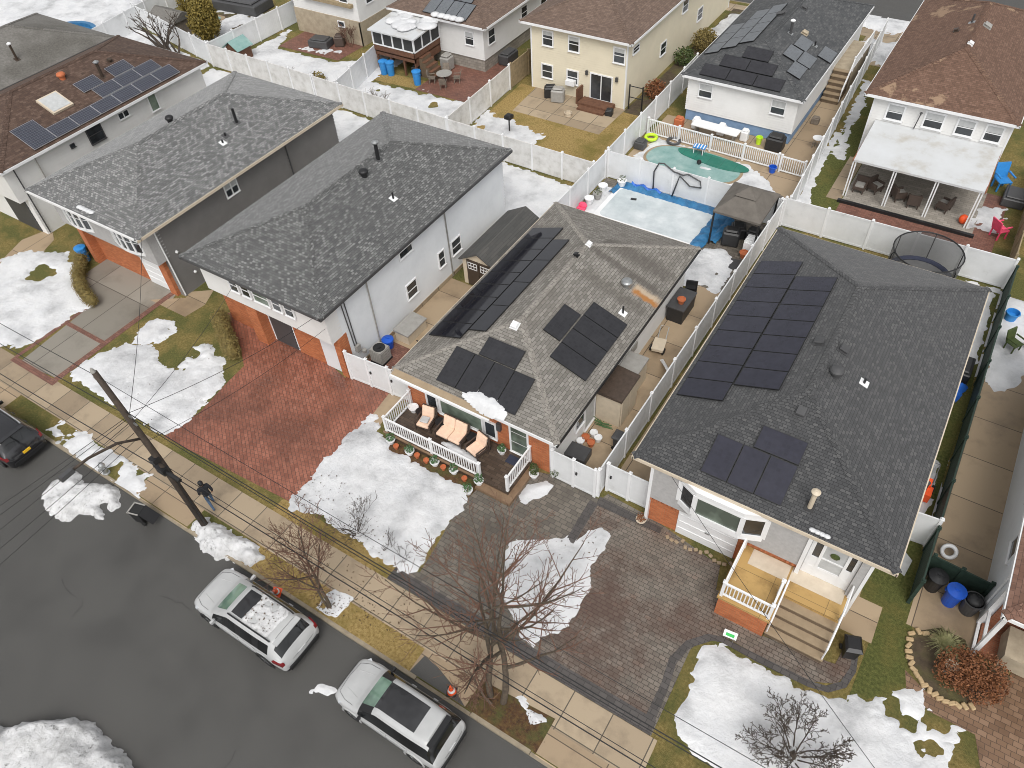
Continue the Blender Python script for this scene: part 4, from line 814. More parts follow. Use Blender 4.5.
paving('lawn', [[(-5.9, 38.7), (-4.95, 38.7), (-4.95, 60), (-7.3, 60), (-7.1, 40)]], 'greenlawn', .011)
paving('patio', [[(-5.0, 38.8), (3.4, 39.0), (3.4, 47.2), (-5.0, 47.2)]], 'redpatio', .012)
paving('patio', [[(-5.0, 42.3), (2.2, 42.3), (2.2, 47.2), (-5.0, 47.2)]], 'blockgrey', .017)
paving('path', [[(-5.9, 42.4), (-5.05, 42.4), (-5.05, 47.5), (-5.9, 47.5)]], 'concrete', .018)
paving('patio', [[(-18.3, 44.2), (-7.5, 44.0), (-8.3, 64), (-9.8, 64), (-9.8, 47.1), (-18.3, 47.1)]], 'tanconcrete', .012)
paving('patio', [[(-18.4, 38.3), (-7.4, 38.2), (-7.4, 44.1), (-18.4, 44.2)]], 'tanconcrete', .011)
paving('lawn', [[(-29.6, 38.0), (-18.9, 38.0), (-19.1, 46), (-29.9, 46.4)]], 'straw', .01)
paving('patio', [[(-28.3, 42.6), (-21.3, 42.5), (-21.2, 46.4), (-28.6, 46.4)]], 'concrete', .016)
paving('lawn', [[(-21.2, 46), (-19.0, 46), (-18.5, 66), (-20.8, 66)]], 'dirt', .012)
paving('patio', [[(-36.6, 41.9), (-30.3, 42.1), (-30.5, 50), (-36.6, 46.8)]], 'redpatio', .014)
paving('lawn', [[(-41.9, 41.6), (-36.6, 42.0), (-36.6, 43.4), (-41.9, 43)]], 'straw', .013)
paving('patio', [[(-51.6, 42.8), (-45.2, 43.0), (-45, 46.1), (-51.6, 46.1)]], 'redpatio', .014)
paving('driveway', [[(-9.7, 60.6), (-7, 60.6), (-7, 67.4), (-9.7, 67.4)]], 'concrete', .014)
paving('lawn', [[(-62, 40.5), (-54.3, 40.5), (-54.3, 48), (-62, 48)]], 'dirt', .01)

# ------------------------------------------------------------------ snow
def poly_sd(P, X, Y):
    P = np.array(P, float); d = np.full(X.shape, 1e9); ins = np.zeros(X.shape, bool)
    for i in range(len(P)):
        a, b = P[i], P[(i+1) % len(P)]; e = b-a; wx, wy = X-a[0], Y-a[1]
        t = np.clip((wx*e[0]+wy*e[1])/(e@e+1e-12), 0, 1); d = np.minimum(d, (wx-e[0]*t)**2+(wy-e[1]*t)**2)
        c = ((a[1] <= Y) & (b[1] > Y)) | ((b[1] <= Y) & (a[1] > Y))
        with np.errstate(divide='ignore', invalid='ignore'): xi = a[0]+(Y-a[1])/(b[1]-a[1] if b[1] != a[1] else 1e-9)*(b[0]-a[0])
        ins ^= c & (X < xi)
    return np.where(ins, 1, -1)*np.sqrt(d)
def vnoise(X, Y, s, seed):
    r = np.random.default_rng(seed); T = r.random((256, 256)); x, y = X/s, Y/s
    i, j = np.floor(x).astype(int), np.floor(y).astype(int); fx, fy = x-i, y-j; fx = fx*fx*(3-2*fx); fy = fy*fy*(3-2*fy)
    g = lambda a, b: T[a & 255, b & 255]
    return (g(i, j)*(1-fx)+g(i+1, j)*fx)*(1-fy)+(g(i, j+1)*(1-fx)+g(i+1, j+1)*fx)*fy-.5
def snow_field(mb, P, h=.1, step=.085, edge=.3, ragged=.35, lump=.05, z0=.0, seed=1, melt=0, holes=(), slope=.5, rough=.12, pile=False):
    P = [tuple(p) for p in P]; xs = [p[0] for p in P]; ys = [p[1] for p in P]
    X, Y = np.meshgrid(np.arange(min(xs)-.6, max(xs)+.6, step), np.arange(min(ys)-.6, max(ys)+.6, step), indexing='ij')
    sd = poly_sd(P, X, Y)+ragged*(.9*vnoise(X, Y, .9, seed)+.8*vnoise(X, Y, .38, seed+1)+.7*vnoise(X, Y, .19, seed+7)+.4*vnoise(X, Y, .1, seed+8))
    for (hx, hy, hr) in holes: sd = np.minimum(sd, np.hypot(X-hx, (Y-hy))-hr+.7*vnoise(X, Y, .55, seed+9)+.5*vnoise(X, Y, .22, seed+10))
    if melt: sd = np.minimum(sd, (vnoise(X, Y, 1.7, seed+20)+.35*vnoise(X, Y, .5, seed+21)+.5-melt)*2.2)
    t = np.clip(sd/edge, -1, 1); prof = np.where(t > 0, np.sqrt(np.clip(1-(1-t)**2, 0, 1))*.55+.45*t, t*.6)
    h = h*(1 if h > .2 else .7)
    Z = z0+h*prof*(1+slope*np.clip(sd/1.2, 0, 1))+np.clip(t, 0, 1)*lump*(vnoise(X, Y, 1.1, seed+3)+.45*vnoise(X, Y, .45, seed+4)+rough*vnoise(X, Y, .22, seed+5))*2
    keep = sd > -step*2.2
    if not pile: keep &= ~((Y < 6.36) & (Y > -3)) if -.1 < z0 < .3 else True
    else: Z = np.where(Y < 6.42, Z-.12-z0*.0, Z)
    idx = -np.ones(X.shape, int); n, m_ = X.shape; vs = []; fs = []
    cell = (keep[:-1, :-1] | keep[1:, :-1] | keep[1:, 1:] | keep[:-1, 1:]); used = np.zeros(X.shape, bool)
    used[:-1, :-1] |= cell; used[1:, :-1] |= cell; used[1:, 1:] |= cell; used[:-1, 1:] |= cell
    idx[used] = np.arange(used.sum()); vs = np.stack([X[used], Y[used], Z[used]], 1)
    I, J = np.nonzero(cell)
    fs = np.stack([idx[I, J], idx[I+1, J], idx[I+1, J+1], idx[I, J+1]], 1)
    k = len(mb.v); mb.v += [tuple(v) for v in vs]; mb.f += [tuple(int(a)+k for a in f) for f in fs]; mb.m += [0]*len(fs)
sn = MB()
snow_field(sn, [(-41.82, 8.88), (-46.24, 13.53), (-45.40, 14.65), (-43.92, 15.35), (-43.02, 15.96), (-42.06, 15.40), (-40.79, 14.95), (-40.10, 14.31), (-37.50, 13.52), (-37.71, 12.38), (-37.63, 10.63), (-38.07, 9.43), (-39.73, 8.75)], .09, seed=11, holes=[(x, y, .55) for x, y in [(-42.32, 13.89), (-42.95, 13.86)]])
snow_field(sn, [(-33.56, 13.28), (-33.67, 14.38), (-32.45, 15.06), (-31.65, 14.36), (-31.90, 13.44), (-32.88, 12.80)], .06, seed=12, ragged=.25)
snow_field(sn, [(-34.46, 9.42), (-34.13, 10.99), (-33.27, 12.40), (-32.10, 13.07), (-31.21, 12.98), (-30.17, 12.43), (-29.73, 13.16), (-29.81, 14.11), (-29.20, 14.71), (-27.71, 14.15), (-26.62, 13.19), (-26.33, 11.62), (-26.21, 10.26), (-26.50, 9.19), (-27.61, 9.24), (-30.22, 9.38), (-32.17, 9.39)], .09, seed=13, holes=[(x, y, .5) for x, y in [(-29.90, 13.31), (-29.76, 13.72), (-29.89, 12.91)]])
snow_field(sn, [(-31.70, 6.73), (-31.68, 7.38), (-30.76, 7.49), (-29.17, 7.37), (-28.01, 7.37), (-26.82, 7.28), (-25.27, 7.42), (-24.82, 6.82), (-24.93, 6.14), (-24.95, 5.42), (-25.79, 5.34), (-27.01, 5.90), (-28.19, 6.09), (-30.03, 6.46)], .1, seed=14, holes=[(x, y, .4) for x, y in [(-30.92, 7.11)]]+[(x, y, .45) for x, y in [(-27.00, 6.59)]], lump=.06)
snow_field(sn, [(-18.74, 15.28), (-19.05, 14.06), (-18.91, 11.76), (-18.90, 9.57), (-18.46, 9.36), (-17.36, 9.78), (-16.04, 9.55), (-14.96, 9.75), (-14.55, 9.56), (-12.81, 9.39), (-12.10, 9.71), (-12.14, 10.57), (-12.43, 11.57), (-12.16, 13.07), (-12.64, 14.14), (-13.30, 14.18), (-14.54, 13.95), (-15.73, 14.07), (-16.75, 14.06), (-17.89, 14.46)], .12, seed=15, ragged=.28, lump=.04)
snow_field(sn, [(-9.64, 12.63), (-9.17, 13.18), (-8.21, 13.69), (-7.73, 14.08), (-7.43, 14.05), (-7.11, 14.88), (-6.81, 15.28), (-6.36, 15.11), (-6.18, 14.42), (-6.36, 13.49), (-5.94, 12.55), (-5.85, 11.37), (-5.99, 10.47), (-6.51, 9.97), (-6.59, 9.53), (-7.23, 9.81), (-7.97, 10.28), (-8.75, 10.87)], .07, seed=16, ragged=.22, z0=.018)
snow_field(sn, [(-1.18, 10.04), (-1.21, 11.29), (-1.30, 12.58), (-0.75, 13.09), (-0.13, 13.04), (0.93, 13.17), (2.13, 12.99), (3.70, 13.43), (4.48, 14.26), (5.24, 14.96), (5.66, 15.13), (5.86, 14.63), (6.17, 13.98), (6.91, 14.44), (6.84, 13.73), (6.92, 13.00), (6.91, 11.90), (3.40, 9.08), (1.63, 9.06), (0.09, 9.10), (-0.87, 9.43)], .1, seed=17, ragged=.3, holes=[(x, y, .3) for x, y in [(5.54, 13.82), (6.26, 13.52), (6.16, 14.28), (5.01, 13.88)]], lump=.04)
snow_field(sn, [(-6.03, 7.72), (-5.57, 7.52), (-4.94, 7.60), (-4.81, 7.52), (-5.27, 7.16), (-5.57, 7.45)], .04, seed=18, ragged=.12, edge=.1, z0=.02)
snow_field(sn, [(-12.65, 4.03), (-12.41, 4.51), (-11.77, 4.65), (-11.74, 4.30), (-12.27, 4.14)], .06, seed=19, ragged=.2, edge=.12, z0=-.118)
snow_field(sn, [(-14.43, 7.47), (-13.54, 7.56), (-13.57, 6.60), (-14.57, 6.52)], .05, seed=20, ragged=.12, edge=.12, z0=.01, melt=.18)
snow_field(sn, [(-29.5, 31.6), (-18.7, 31.6), (-18.7, 36.3), (-29.5, 36.5)], .1, .16, seed=21)
snow_field(sn, [(-41.3, 31.2), (-30, 31.2), (-29.9, 36.4), (-41.5, 36.9)], .1, .18, seed=22, holes=[(-34.6, 36.2, .8), (-33.5, 36.5, .7)])
snow_field(sn, [(-53.6, 31.2), (-41.5, 31.2), (-41.5, 37.1), (-53.6, 37.3)], .1, .2, seed=23)
snow_field(sn, [(-18.3, 31.5), (-17.3, 31.0), (-9.8, 30.8), (-9.2, 33.9), (-10.6, 34.2), (-17.3, 33.8), (-17.4, 37.2), (-18.2, 37.2)], .08, .12, seed=24, ragged=.2, z0=.01)
snow_field(sn, [(-10.28, 32.34), (-10.30, 34.35), (-9.36, 34.66), (-8.34, 34.00), (-8.11, 32.38), (-8.17, 30.85), (-9.25, 31.27)], .06, seed=25, ragged=.2, z0=.01, holes=[(x, y, .12) for x, y in [(-9.59, 33.21), (-9.06, 32.62), (-9.16, 31.89), (-9.19, 31.40)]])
snow_field(sn, [(-18.2, 39.4), (-17.5, 44.0), (-14, 43.8), (-11.0, 43.6), (-9.2, 42.0), (-7.7, 40.4), (-7.7, 38.7), (-18.2, 38.9)], .06, .13, seed=26, ragged=.3, z0=.01)
snow_field(sn, [(-7.3, 38.8), (-6.3, 38.8), (-6.4, 41), (-7.0, 44), (-7.2, 50), (-7.6, 50)], .06, .13, seed=27, ragged=.3)
snow_field(sn, [(-6.9, 47), (-6.3, 47), (-7.2, 58), (-7.9, 58)], .06, .13, seed=28, ragged=.5)
snow_field(sn, [(4.75, 31.2), (5.4, 30.6), (6.0, 31.5), (6.6, 33.2), (12, 33), (12, 38), (4.75, 38)], .09, .13, seed=29, ragged=.25)
snow_field(sn, [(2.75, 25.5), (4.2, 25.5), (4.1, 21.3), (3.1, 21.3), (2.75, 23)], .05, .12, seed=30, ragged=.3, z0=.02, melt=.25)
snow_field(sn, [(2.8, 31.5), (4.2, 31.5), (4.2, 38), (3.0, 38)], .05, .12, seed=31, ragged=.3, z0=.02)
snow_field(sn, [(1.9, 43.2), (3.3, 43.4), (3.4, 46.0), (2.2, 45.8)], .06, .12, seed=32, ragged=.4, z0=.01)
snow_field(sn, [(-29.4, 38.6), (-25.0, 38.4), (-24.5, 40.8), (-29.7, 41.5)], .07, .15, seed=33, ragged=.6, melt=.2)
snow_field(sn, [(-41.8, 38.4), (-30.4, 38.0), (-30.4, 41.9), (-36.5, 41.7), (-41.8, 41.3)], .08, .16, seed=34, ragged=.6, melt=.12)
snow_field(sn, [(-53.3, 38.2), (-40.3, 37.9), (-40.4, 45.5), (-44.9, 43.0), (-45.2, 42.6), (-51.4, 42.4), (-53, 45.5)], .1, .18, seed=35)
snow_field(sn, [(-49.6, 43.2), (-47.0, 43.0), (-46.4, 44.3), (-48.6, 44.6)], .05, .14, seed=36, ragged=.6, melt=.3, z0=.01)
snow_field(sn, [(-20.9, 60), (-18.3, 60), (-18.0, 65), (-20.8, 65)], .1, .2, seed=37)
snow_field(sn, [(-9.6, 61.5), (-6.6, 60.5), (-6.6, 65), (-9.6, 65.2)], .08, .2, seed=38, ragged=.6)
snow_field(sn, [(-11, 66.9), (-6.4, 66.9), (-6.4, 69.0), (-11, 69.2)], .14, .2, seed=39, ragged=.6)
snow_field(sn, [(-66, 31.4), (-54.3, 31.5), (-54.2, 37.4), (-66, 40)], .1, .25, seed=40)
snow_field(sn, [(-110, 24), (-67, 26), (-67, 62), (-110, 62)], .12, .4, seed=45)
snow_field(sn, [(-62, 40.6), (-54.5, 40.6), (-54.5, 48), (-62, 48)], .06, .2, seed=41, melt=.45, z0=.01)
snow_field(sn, [(6.54, 13.69), (6.86, 14.40), (7.10, 14.29), (6.92, 13.00)], .05, seed=42, ragged=.25)
snow_field(sn, [(-9.8, 24.3+6.9), (-9.2, 31), (-9.0, 33.2), (-9.8, 33.2)], .05, .1, seed=43, z0=.01)
snow_field(sn, [(-17.9, 20.3), (-17.6, 20.3), (-17.6, 24.6), (-17.9, 24)], .12, .08, seed=44, ragged=.25, edge=.15)
tag(sn.build('snow', M['snow'], smooth=True), kind='stuff')
def pile(label, P, h, mat='dirtysnow', **k):
    mb = MB(); snow_field(mb, P, h, rough=.4, **k); return tag(mb.build('snow_pile', M[mat], smooth=True), label, 'snow pile', 'snow piles along the street')
pile('dirty ploughed snow heap lying on the asphalt below the hydrant', [(-28.83, 4.21), (-28.97, 4.87), (-28.68, 5.81), (-28.14, 5.74), (-27.58, 5.69), (-26.59, 6.27), (-25.88, 6.25), (-25.25, 5.60), (-25.34, 5.31), (-25.97, 5.47), (-26.07, 5.24), (-25.15, 4.84), (-25.89, 4.69), (-26.44, 4.49), (-26.50, 3.93), (-27.68, 3.87)], .3, step=.08, lump=.12, seed=51, z0=-.13, ragged=.2)
pile('lumpy snow heap around the foot of the utility pole', [(-21.64, 6.68), (-21.31, 7.11), (-20.52, 7.29), (-18.64, 7.40), (-17.85, 6.96), (-18.22, 6.43), (-19.24, 6.30), (-19.52, 6.02), (-20.67, 6.04)], .32, step=.07, lump=.13, seed=52, ragged=.25, z0=-.01, pile=True)
pile('large grey flecked snow bank in the bottom left corner of the street', [(-21.83, -3.36), (-21.15, -2.63), (-20.10, -1.75), (-19.23, -1.06), (-18.17, -0.89), (-16.89, -0.92), (-14.92, -1.17), (-13.77, -4.03), (-18.03, -6.68)], .55, step=.1, lump=.14, seed=53, z0=-.13, ragged=.2)
pile('small smooth snow patch on the grey pavers beside the porch steps', [(-10.50, 14.86), (-10.47, 15.53), (-9.88, 16.06), (-9.52, 16.03), (-9.57, 15.53), (-9.91, 15.03), (-9.99, 14.58), (-10.31, 14.62)], .1, 'snow', step=.07, seed=54, ragged=.12, z0=.012)
pile('rounded snow heap left on the porch floor behind the front railing', [(-15.00, 15.34), (-14.46, 15.52), (-13.51, 15.56), (-12.94, 15.51), (-12.64, 15.06), (-13.14, 15.01), (-14.02, 15.13)], .18, 'snow', step=.08, seed=55, ragged=.15, z0=.34)
# snow slid down the solar panels of the ranch house
mb = MB(); snow_field(mb, [(-13.95, 16.45), (-13.4, 16.62), (-12.6, 16.6), (-12.0, 16.4), (-11.95, 16.1), (-12.4, 16.0), (-13.3, 16.1), (-13.9, 16.25)], .14, .05, .35, .12, .03, 0, 71, slope=.0)
mb.v = [(x, y, z+rfC.z+rfC.p*(y-rfC.y0)+.1) for x, y, z in mb.v]
tag(mb.build('snow_heap', M['snow'], smooth=True), 'white snow heap that slid down the solar panels onto the porch eave', 'snow heap')
mb = MB()
for i in range(4): mb.ball((.45+i*.16, 16.5, 4.1), .14, .1, .05, 8)
tag(mb.build('snow_heap', M['snow'], smooth=True), 'small scrap of snow at the charcoal roof edge beside the metal flue', 'snow heap')
mb = MB()
for i in range(5): mb.ball((-37.9+i*.25, 15.75, 5.0), .2, .16, .06, 8)
tag(mb.build('snow_heap', M['snow'], smooth=True), 'small scrap of snow at the front edge of the light grey roof', 'snow heap')
mb = MB()
for i in range(14):
    mb.ball((-39.6+random.uniform(-.9, 2.3), 45.5+random.uniform(-1.2, 1.0), 3.33), random.uniform(.5, .9), random.uniform(.4, .8), .14, 10)
for i in range(5): mb.ball((-37.3+i*.55, 46.3, 3.8), .4, .35, .16, 10)
tag(mb.build('snow_heap', M['snow'], smooth=True), 'thick snow lying on the roof of the screened deck', 'snow heap')

# ------------------------------------------------------------------ fences
def fence(label, a, b, h=1.85, mat='fencewhite', name='fence', every=2.4, group='white vinyl fences between the yards', gates=(), cat='fence', z=0):
    a, b = Vector((*a, z)), Vector((*b, z)); L = (b-a).length; d = (b-a)/L; ang = math.atan2(d.y, d.x); n = max(1, round(L/every))
    root = empty(name, (a+b)/2, label, cat, group)
    for i in range(n+1):
        p = a+d*(L*i/n); m = MB(); m.obox(p, .12, .12, h+.05, ang); m.obox((p.x, p.y, z+h+.05), .15, .15, .03, ang); m.obox((p.x, p.y, z+h+.08), .09, .09, .05, ang); m.build('post', M['white' if mat != 'greenscreen' and mat != 'tanwood' else mat], root)
    for i in range(n):
        p = a+d*(L*(i+.5)/n); w = L/n-.12; m = MB(); m.obox((p.x, p.y, z+.06), w, .03, h-.12, ang); m.obox((p.x, p.y, z+.05), w, .055, .12, ang); m.obox((p.x, p.y, z+h-.12), w, .06, .12, ang)
        k = int(w/.18)
        for j in range(1, k):
            q = p+d*(w*(j/k-.5)); m.obox((q.x, q.y, z+.17), .012, .036, h-.3, ang)
        if i in gates: m.obox((p.x, p.y, z+.12), .1, .05, .1, ang)
        m.build('panel', M[mat], root)
        if i in gates:
            q = p-d*(w/2-.1); g = MB(); nrm = Vector((d.y, -d.x, 0)); e = q+nrm*.05; g.obox((e.x, e.y, z+h*.55), .07, .06, .14, ang); g.build('latch', M['black'], root)
    return root
fence('long white fence beside the concrete side yard of the ranch house', (-7.63, 16.55), (-7.4, 38.1))
fence('white fence behind the charcoal roof house, running up to the trampoline', (-7.33, 38.4), (4.4, 38.55))
fence('white gate panels between the brick corner and the tall post beside the porch', (-9.78, 16.45), (-7.75, 16.45), gates=(1,), every=1.05, name='gate', cat='gate', group='white gates at the house fronts')
fence('white double gate leaning against the raised ranch garage corner', (-7.45, 17.0), (-5.5, 17.0), gates=(0,), every=1.0, name='gate', cat='gate', group='white gates at the house fronts')
fence('white gate closing the gap with the air conditioner beside the red driveway', (-21.2, 16.55), (-17.6, 16.8), gates=(1, 2), every=1.2, name='gate', cat='gate', group='white gates at the house fronts')
fence('white gate at the right rear corner of the charcoal roof, over the snowblower', (3.3, 20.85), (4.45, 20.95), every=1.2, name='gate', cat='gate', group='white gates at the house fronts', gates=(0,))
fence('white fence across the snowy yard behind the dark mottled roof', (-29.65, 36.75), (-18.6, 36.6), mat='dirtyfence')
fence('stained white fence behind the light grey roof', (-42.2, 37.3), (-29.8, 36.8), mat='dirtyfence')
fence('stained white fence behind the dark brown solar roof', (-53.8, 37.6), (-42.4, 37.32), mat='dirtyfence')
fence('white fence along the left edge of the blue edged pool', (-18.5, 31.2), (-18.5, 38.0))
fence('white fence with a hose over it, between the two pools', (-18.4, 38.2), (-7.5, 38.15))
fence('white fence beside the green pool and the cream house yard', (-18.55, 38.4), (-18.75, 52.8))
fence('white fence from the gazebo up the alley beside the brown roofed house', (-7.15, 38.6), (-8.4, 64.5))
fence('stained white fence between the red patio and the straw coloured lawn', (-29.8, 36.95), (-30.15, 45.2), mat='dirtyfence')
fence('tan wooden fence beyond the cream house corner', (-30.15, 45.4), (-30.3, 58), mat='tanwood', group=None)
fence('white fence rising beside the screened deck', (-40.1, 37.4), (-41.9, 46.0))
fence('white fence beside the tan house patio with dark gate', (-53.85, 37.8), (-53.2, 58))
fence('white fence across the top left between the two pools', (-64.5, 31.5), (-66.5, 46))
fence('white fence behind the dark brown roof toward the conifer', (-66.4, 40.3), (-54.1, 37.75))
fence('white fence at the far top left beyond the snowy pool yard', (-66.6, 46.2), (-66.6, 60))
fence('tan wooden fence at the right end of the red patio', (4.3, 38.9), (4.3, 50), mat='tanwood', group=None)
fence('long low fence with dark green screen along the right side of the charcoal house', (4.48, 18.2), (4.5, 38.3), h=1.6, mat='greenscreen', group='green screened fences')
fence('short dark green screened fence behind the blue rubbish bin', (4.7, 19.85), (6.7, 19.7), h=1.1, mat='greenscreen', every=1.0, group='green screened fences')
root = empty('picket_fence', (-14, 44, 0), 'low white picket fence between the green pool and the white house', 'fence')
railing(root, [(-18.45, 44.15), (-9.45, 43.85)], .0, 1.1, name='pickets', post_every=2.25)
root = empty('picket_gate', (-8.6, 43.8, 0), 'white picket gate at the right end of the low pool fence', 'gate')
railing(root, [(-9.25, 43.75), (-7.75, 43.7)], .0, 1.1, name='pickets', post_every=1.3)
# ------------------------------------------------------------------ vehicles
def build_car(name, label, x, y, rz, L=4.95, Wd=1.98, H=1.75, paint='carwhite', style='suv', z=-.12, scale=1.0):
    """lofted body: stations along x (nose at +x), section points from sill to roof centre"""
    car = empty(name, (x, y, z), label, 'car', rz=rz); car.scale = (scale,)*3
    hw = Wd/2; f = L/2
    def sec(xx, w, sill, belt, top, roofw, deck=False):
        if deck: return [(xx, w*.9, sill), (xx, w*.985, sill+.16), (xx, w, (sill+belt)/2+.08), (xx, w*.97, belt-.05), (xx, w*.86, belt+.02), (xx, w*.55, top-.02), (xx, 0, top)]
        return [(xx, w*.9, sill), (xx, w*.985, sill+.16), (xx, w, (sill+belt)/2+.06), (xx, w*.97, belt), (xx, roofw+.02, top-.13), (xx, roofw-.12, top-.02), (xx, 0, top)]
    S = [sec(f, hw*.7, .36, .72, .76, .5, True), sec(f-.07, hw*.86, .3, .84, .9, .5, True), sec(f-.35, hw*.97, .26, .96, 1.03, .5, True), sec(f-.8, hw, .26, 1.0, 1.09, .5, True), sec(f-1.12, hw, .26, 1.02, 1.13, .5, True),
         sec(f-1.2, hw, .26, 1.03, 1.2, hw*.82), sec(f-2.08, hw, .26, 1.04, H-.04, hw*.71), sec(f-2.16, hw, .26, 1.04, H-.02, hw*.71), sec(f-2.62, hw, .26, 1.04, H, hw*.72), sec(f-2.72, hw, .26, 1.045, H, hw*.72), sec(f-3.55, hw, .26, 1.06, H-.01, hw*.715), sec(f-3.65, hw, .26, 1.07, H-.01, hw*.71),
         sec(f-4.28, hw*.985, .26, 1.09, H-.05, hw*.68), sec(f-4.4, hw*.98, .27, 1.09, H-.08, hw*.66), sec(-f+.17, hw*.95, .3, 1.08, 1.16, hw*.72), sec(-f+.1, hw*.93, .3, .95, 1.02, hw*.72), sec(-f, hw*.8, .36, .74, .78, hw*.6)]
    # materials: 0 paint 1 side glass 2 windscreen 3 rear glass 4 roof glass 5 trim
    bm = bmesh.new(); n = 7; rows = []
    for s in S:
        right = [(p[0], -p[1], p[2]) for p in s]; left = [(p[0], p[1], p[2]) for p in s[:-1]][::-1]
        rows.append([bm.verts.new(p) for p in right+left])
    N = len(S)
    for i in range(N-1):
        for k in range(12):
            q = [rows[i][k], rows[i][k+1], rows[i+1][k+1], rows[i+1][k]]
            fc = bm.faces.new(q); kk = k if k < 6 else 11-k; mi = 0
            if kk == 3 and 6 <= i <= 11: mi = 5 if i in (8, 10) else 1
            if kk == 3 and i == 5: mi = 1
            if kk == 3 and i in (6,): mi = 5
            if kk == 5 and i == 5: mi = 2
            if kk == 5 and i == 13: mi = 3
            if kk == 4 and i == 13: mi = 3
            if style == 'rover':
                if kk == 3 and i == 13: mi = 3
                if kk == 3 and 5 <= i <= 12: mi = 1
                if kk in (5,) and 6 <= i <= 10: mi = 4
                if kk == 4 and i == 5: mi = 5
            elif kk == 5 and 7 <= i <= 8: mi = 4
            if kk == 0: mi = 5
            fc.material_index = mi; fc.smooth = True
    for r in (rows[0], rows[-1]):
        fc = bm.faces.new(r if r is rows[-1] else r[::-1]); fc.smooth = True
    bmesh.ops.recalc_face_normals(bm, faces=bm.faces)
    me = bpy.data.meshes.new('tmp'); bm.to_mesh(me); bm.free()
    for _ in range(6): me.materials.append(M[paint])
    tmp = bpy.data.objects.new('tmp', me); COL.objects.link(tmp); md = tmp.modifiers.new('s', 'SUBSURF'); md.levels = 2; md.render_levels = 2
    bpy.context.view_layer.update(); ev = tmp.evaluated_get(bpy.context.evaluated_depsgraph_get()); em = bpy.data.meshes.new_from_object(ev)
    names = [('body', paint), ('side_window', 'carglass'), ('windscreen', 'windshield'), ('rear_window', 'carglass'), ('roof_glass', 'roofglass'), ('trim', 'black')]
    for mi, (pn, mt) in enumerate(names):
        b2 = bmesh.new(); b2.from_mesh(em)
        bmesh.ops.delete(b2, geom=[q for q in b2.faces if q.material_index != mi], context='FACES'); b2.faces.index_update()
        if mi and mi != 5: # let the panes stand a hair proud
            for v in b2.verts: v.co += v.normal*.004
        for q in b2.faces: q.material_index = 0
        todo = set(b2.faces); isles = []
        while todo:
            st = [todo.pop()]; isle = list(st)
            while st:
                for e in st.pop().edges:
                    for q in e.link_faces:
                        if q in todo: todo.discard(q); st.append(q); isle.append(q)
            isles.append({q.index for q in isle})
        b2.to_mesh(em2 := bpy.data.meshes.new('t')); b2.free()
        for isle in isles:
            b3 = bmesh.new(); b3.from_mesh(em2); b3.faces.ensure_lookup_table()
            bmesh.ops.delete(b3, geom=[q for q in b3.faces if q.index not in isle], context='FACES')
            mm = bpy.data.meshes.new(pn); b3.to_mesh(mm); b3.free(); mm.materials.clear(); mm.materials.append(M[mt])
            o = bpy.data.objects.new(pn, mm); COL.objects.link(o); o.parent = car; ORG[o.name] = Vector((0, 0, 0))
        bpy.data.meshes.remove(em2)
    from mathutils.bvhtree import BVHTree
    bvh = BVHTree.FromPolygons([v.co.copy() for v in em.vertices], [tuple(p.vertices) for p in em.polygons])
    def gap(pn, pts, ray, mt='black', r=.008):   # a thin dark gap laid on the body
        out = []
        for a, b in zip(pts[:-1], pts[1:]):
            for k in range(8):
                p = Vector(a).lerp(Vector(b), k/8); h = bvh.ray_cast(p-Vector(ray)*3, Vector(ray))
                if h[0] is not None: out.append(h[0]+h[1]*.001)
        if len(out) > 2: g = MB(); g.tube(out, r, 4); g.build(pn, M[mt], car, local=True)
    dn = (0, 0, -1)
    gap('hood_gap', [(f-1.05, -hw*.8, 1), (f-.6, -hw*.78, 1), (f-.2, -hw*.62, 1), (f-.14, 0, 1), (f-.2, hw*.62, 1), (f-.6, hw*.78, 1), (f-1.05, hw*.8, 1)], dn)
    for sd in (1, -1):
        gap('hood_crease', [(f-1.0, sd*hw*.5, 1), (f-.3, sd*hw*.36, 1)], dn, paint, .012)
        for xx in (f-1.45, f-2.66, f-3.62): gap('door_gap', [(xx, sd*.5, .4), (xx, sd*.5, 1.02)], (0, -sd, 0))
        gap('body_line', [(f-.9, sd*.5, .86), (f-4.5, sd*.5, .9)], (0, -sd, 0), paint, .014)
        gap('sill_trim', [(f-1.4, sd*.5, .36), (f-3.5, sd*.5, .36)], (0, -sd, 0), 'darkgrey', .03)
    gap('tailgate_gap', [(-f-.2, -hw*.62, .8), (-f-.2, hw*.62, .8)], (1, 0, 0))
    gap('roof_gap', [(f-4.32, -hw*.55, 2), (f-4.32, hw*.55, 2)], dn, 'darkgrey')
    print('roof', bvh.ray_cast(Vector((f-3.5, 0, 3)), Vector(dn))[0])
    bpy.data.objects.remove(tmp); bpy.data.meshes.remove(me)
    def part(pn, mt, fn, par=car, smooth=False):
        m = MB(); fn(m); return m.build(pn, M[mt], par, local=True, smooth=smooth)
    def wheel_geo(m, cx, cy, r=.37, w=.24):
        s = 1 if cy > 0 else -1
        prof = [(r*.62, -w/2), (r*.95, -w/2), (r, -w/2+.04), (r, w/2-.04), (r*.95, w/2), (r*.62, w/2)]
        k = 20; vs = []; fs = []
        for rr, d in prof:
            for j in range(k): t = 2*math.pi*j/k; vs.append((cx+rr*math.cos(t), cy+d, r+rr*math.sin(t)))
        for i in range(len(prof)): 
            for j in range(k): i2 = (i+1) % len(prof); fs.append((i*k+j, i*k+(j+1) % k, i2*k+(j+1) % k, i2*k+j))
        m.mesh(vs, fs)
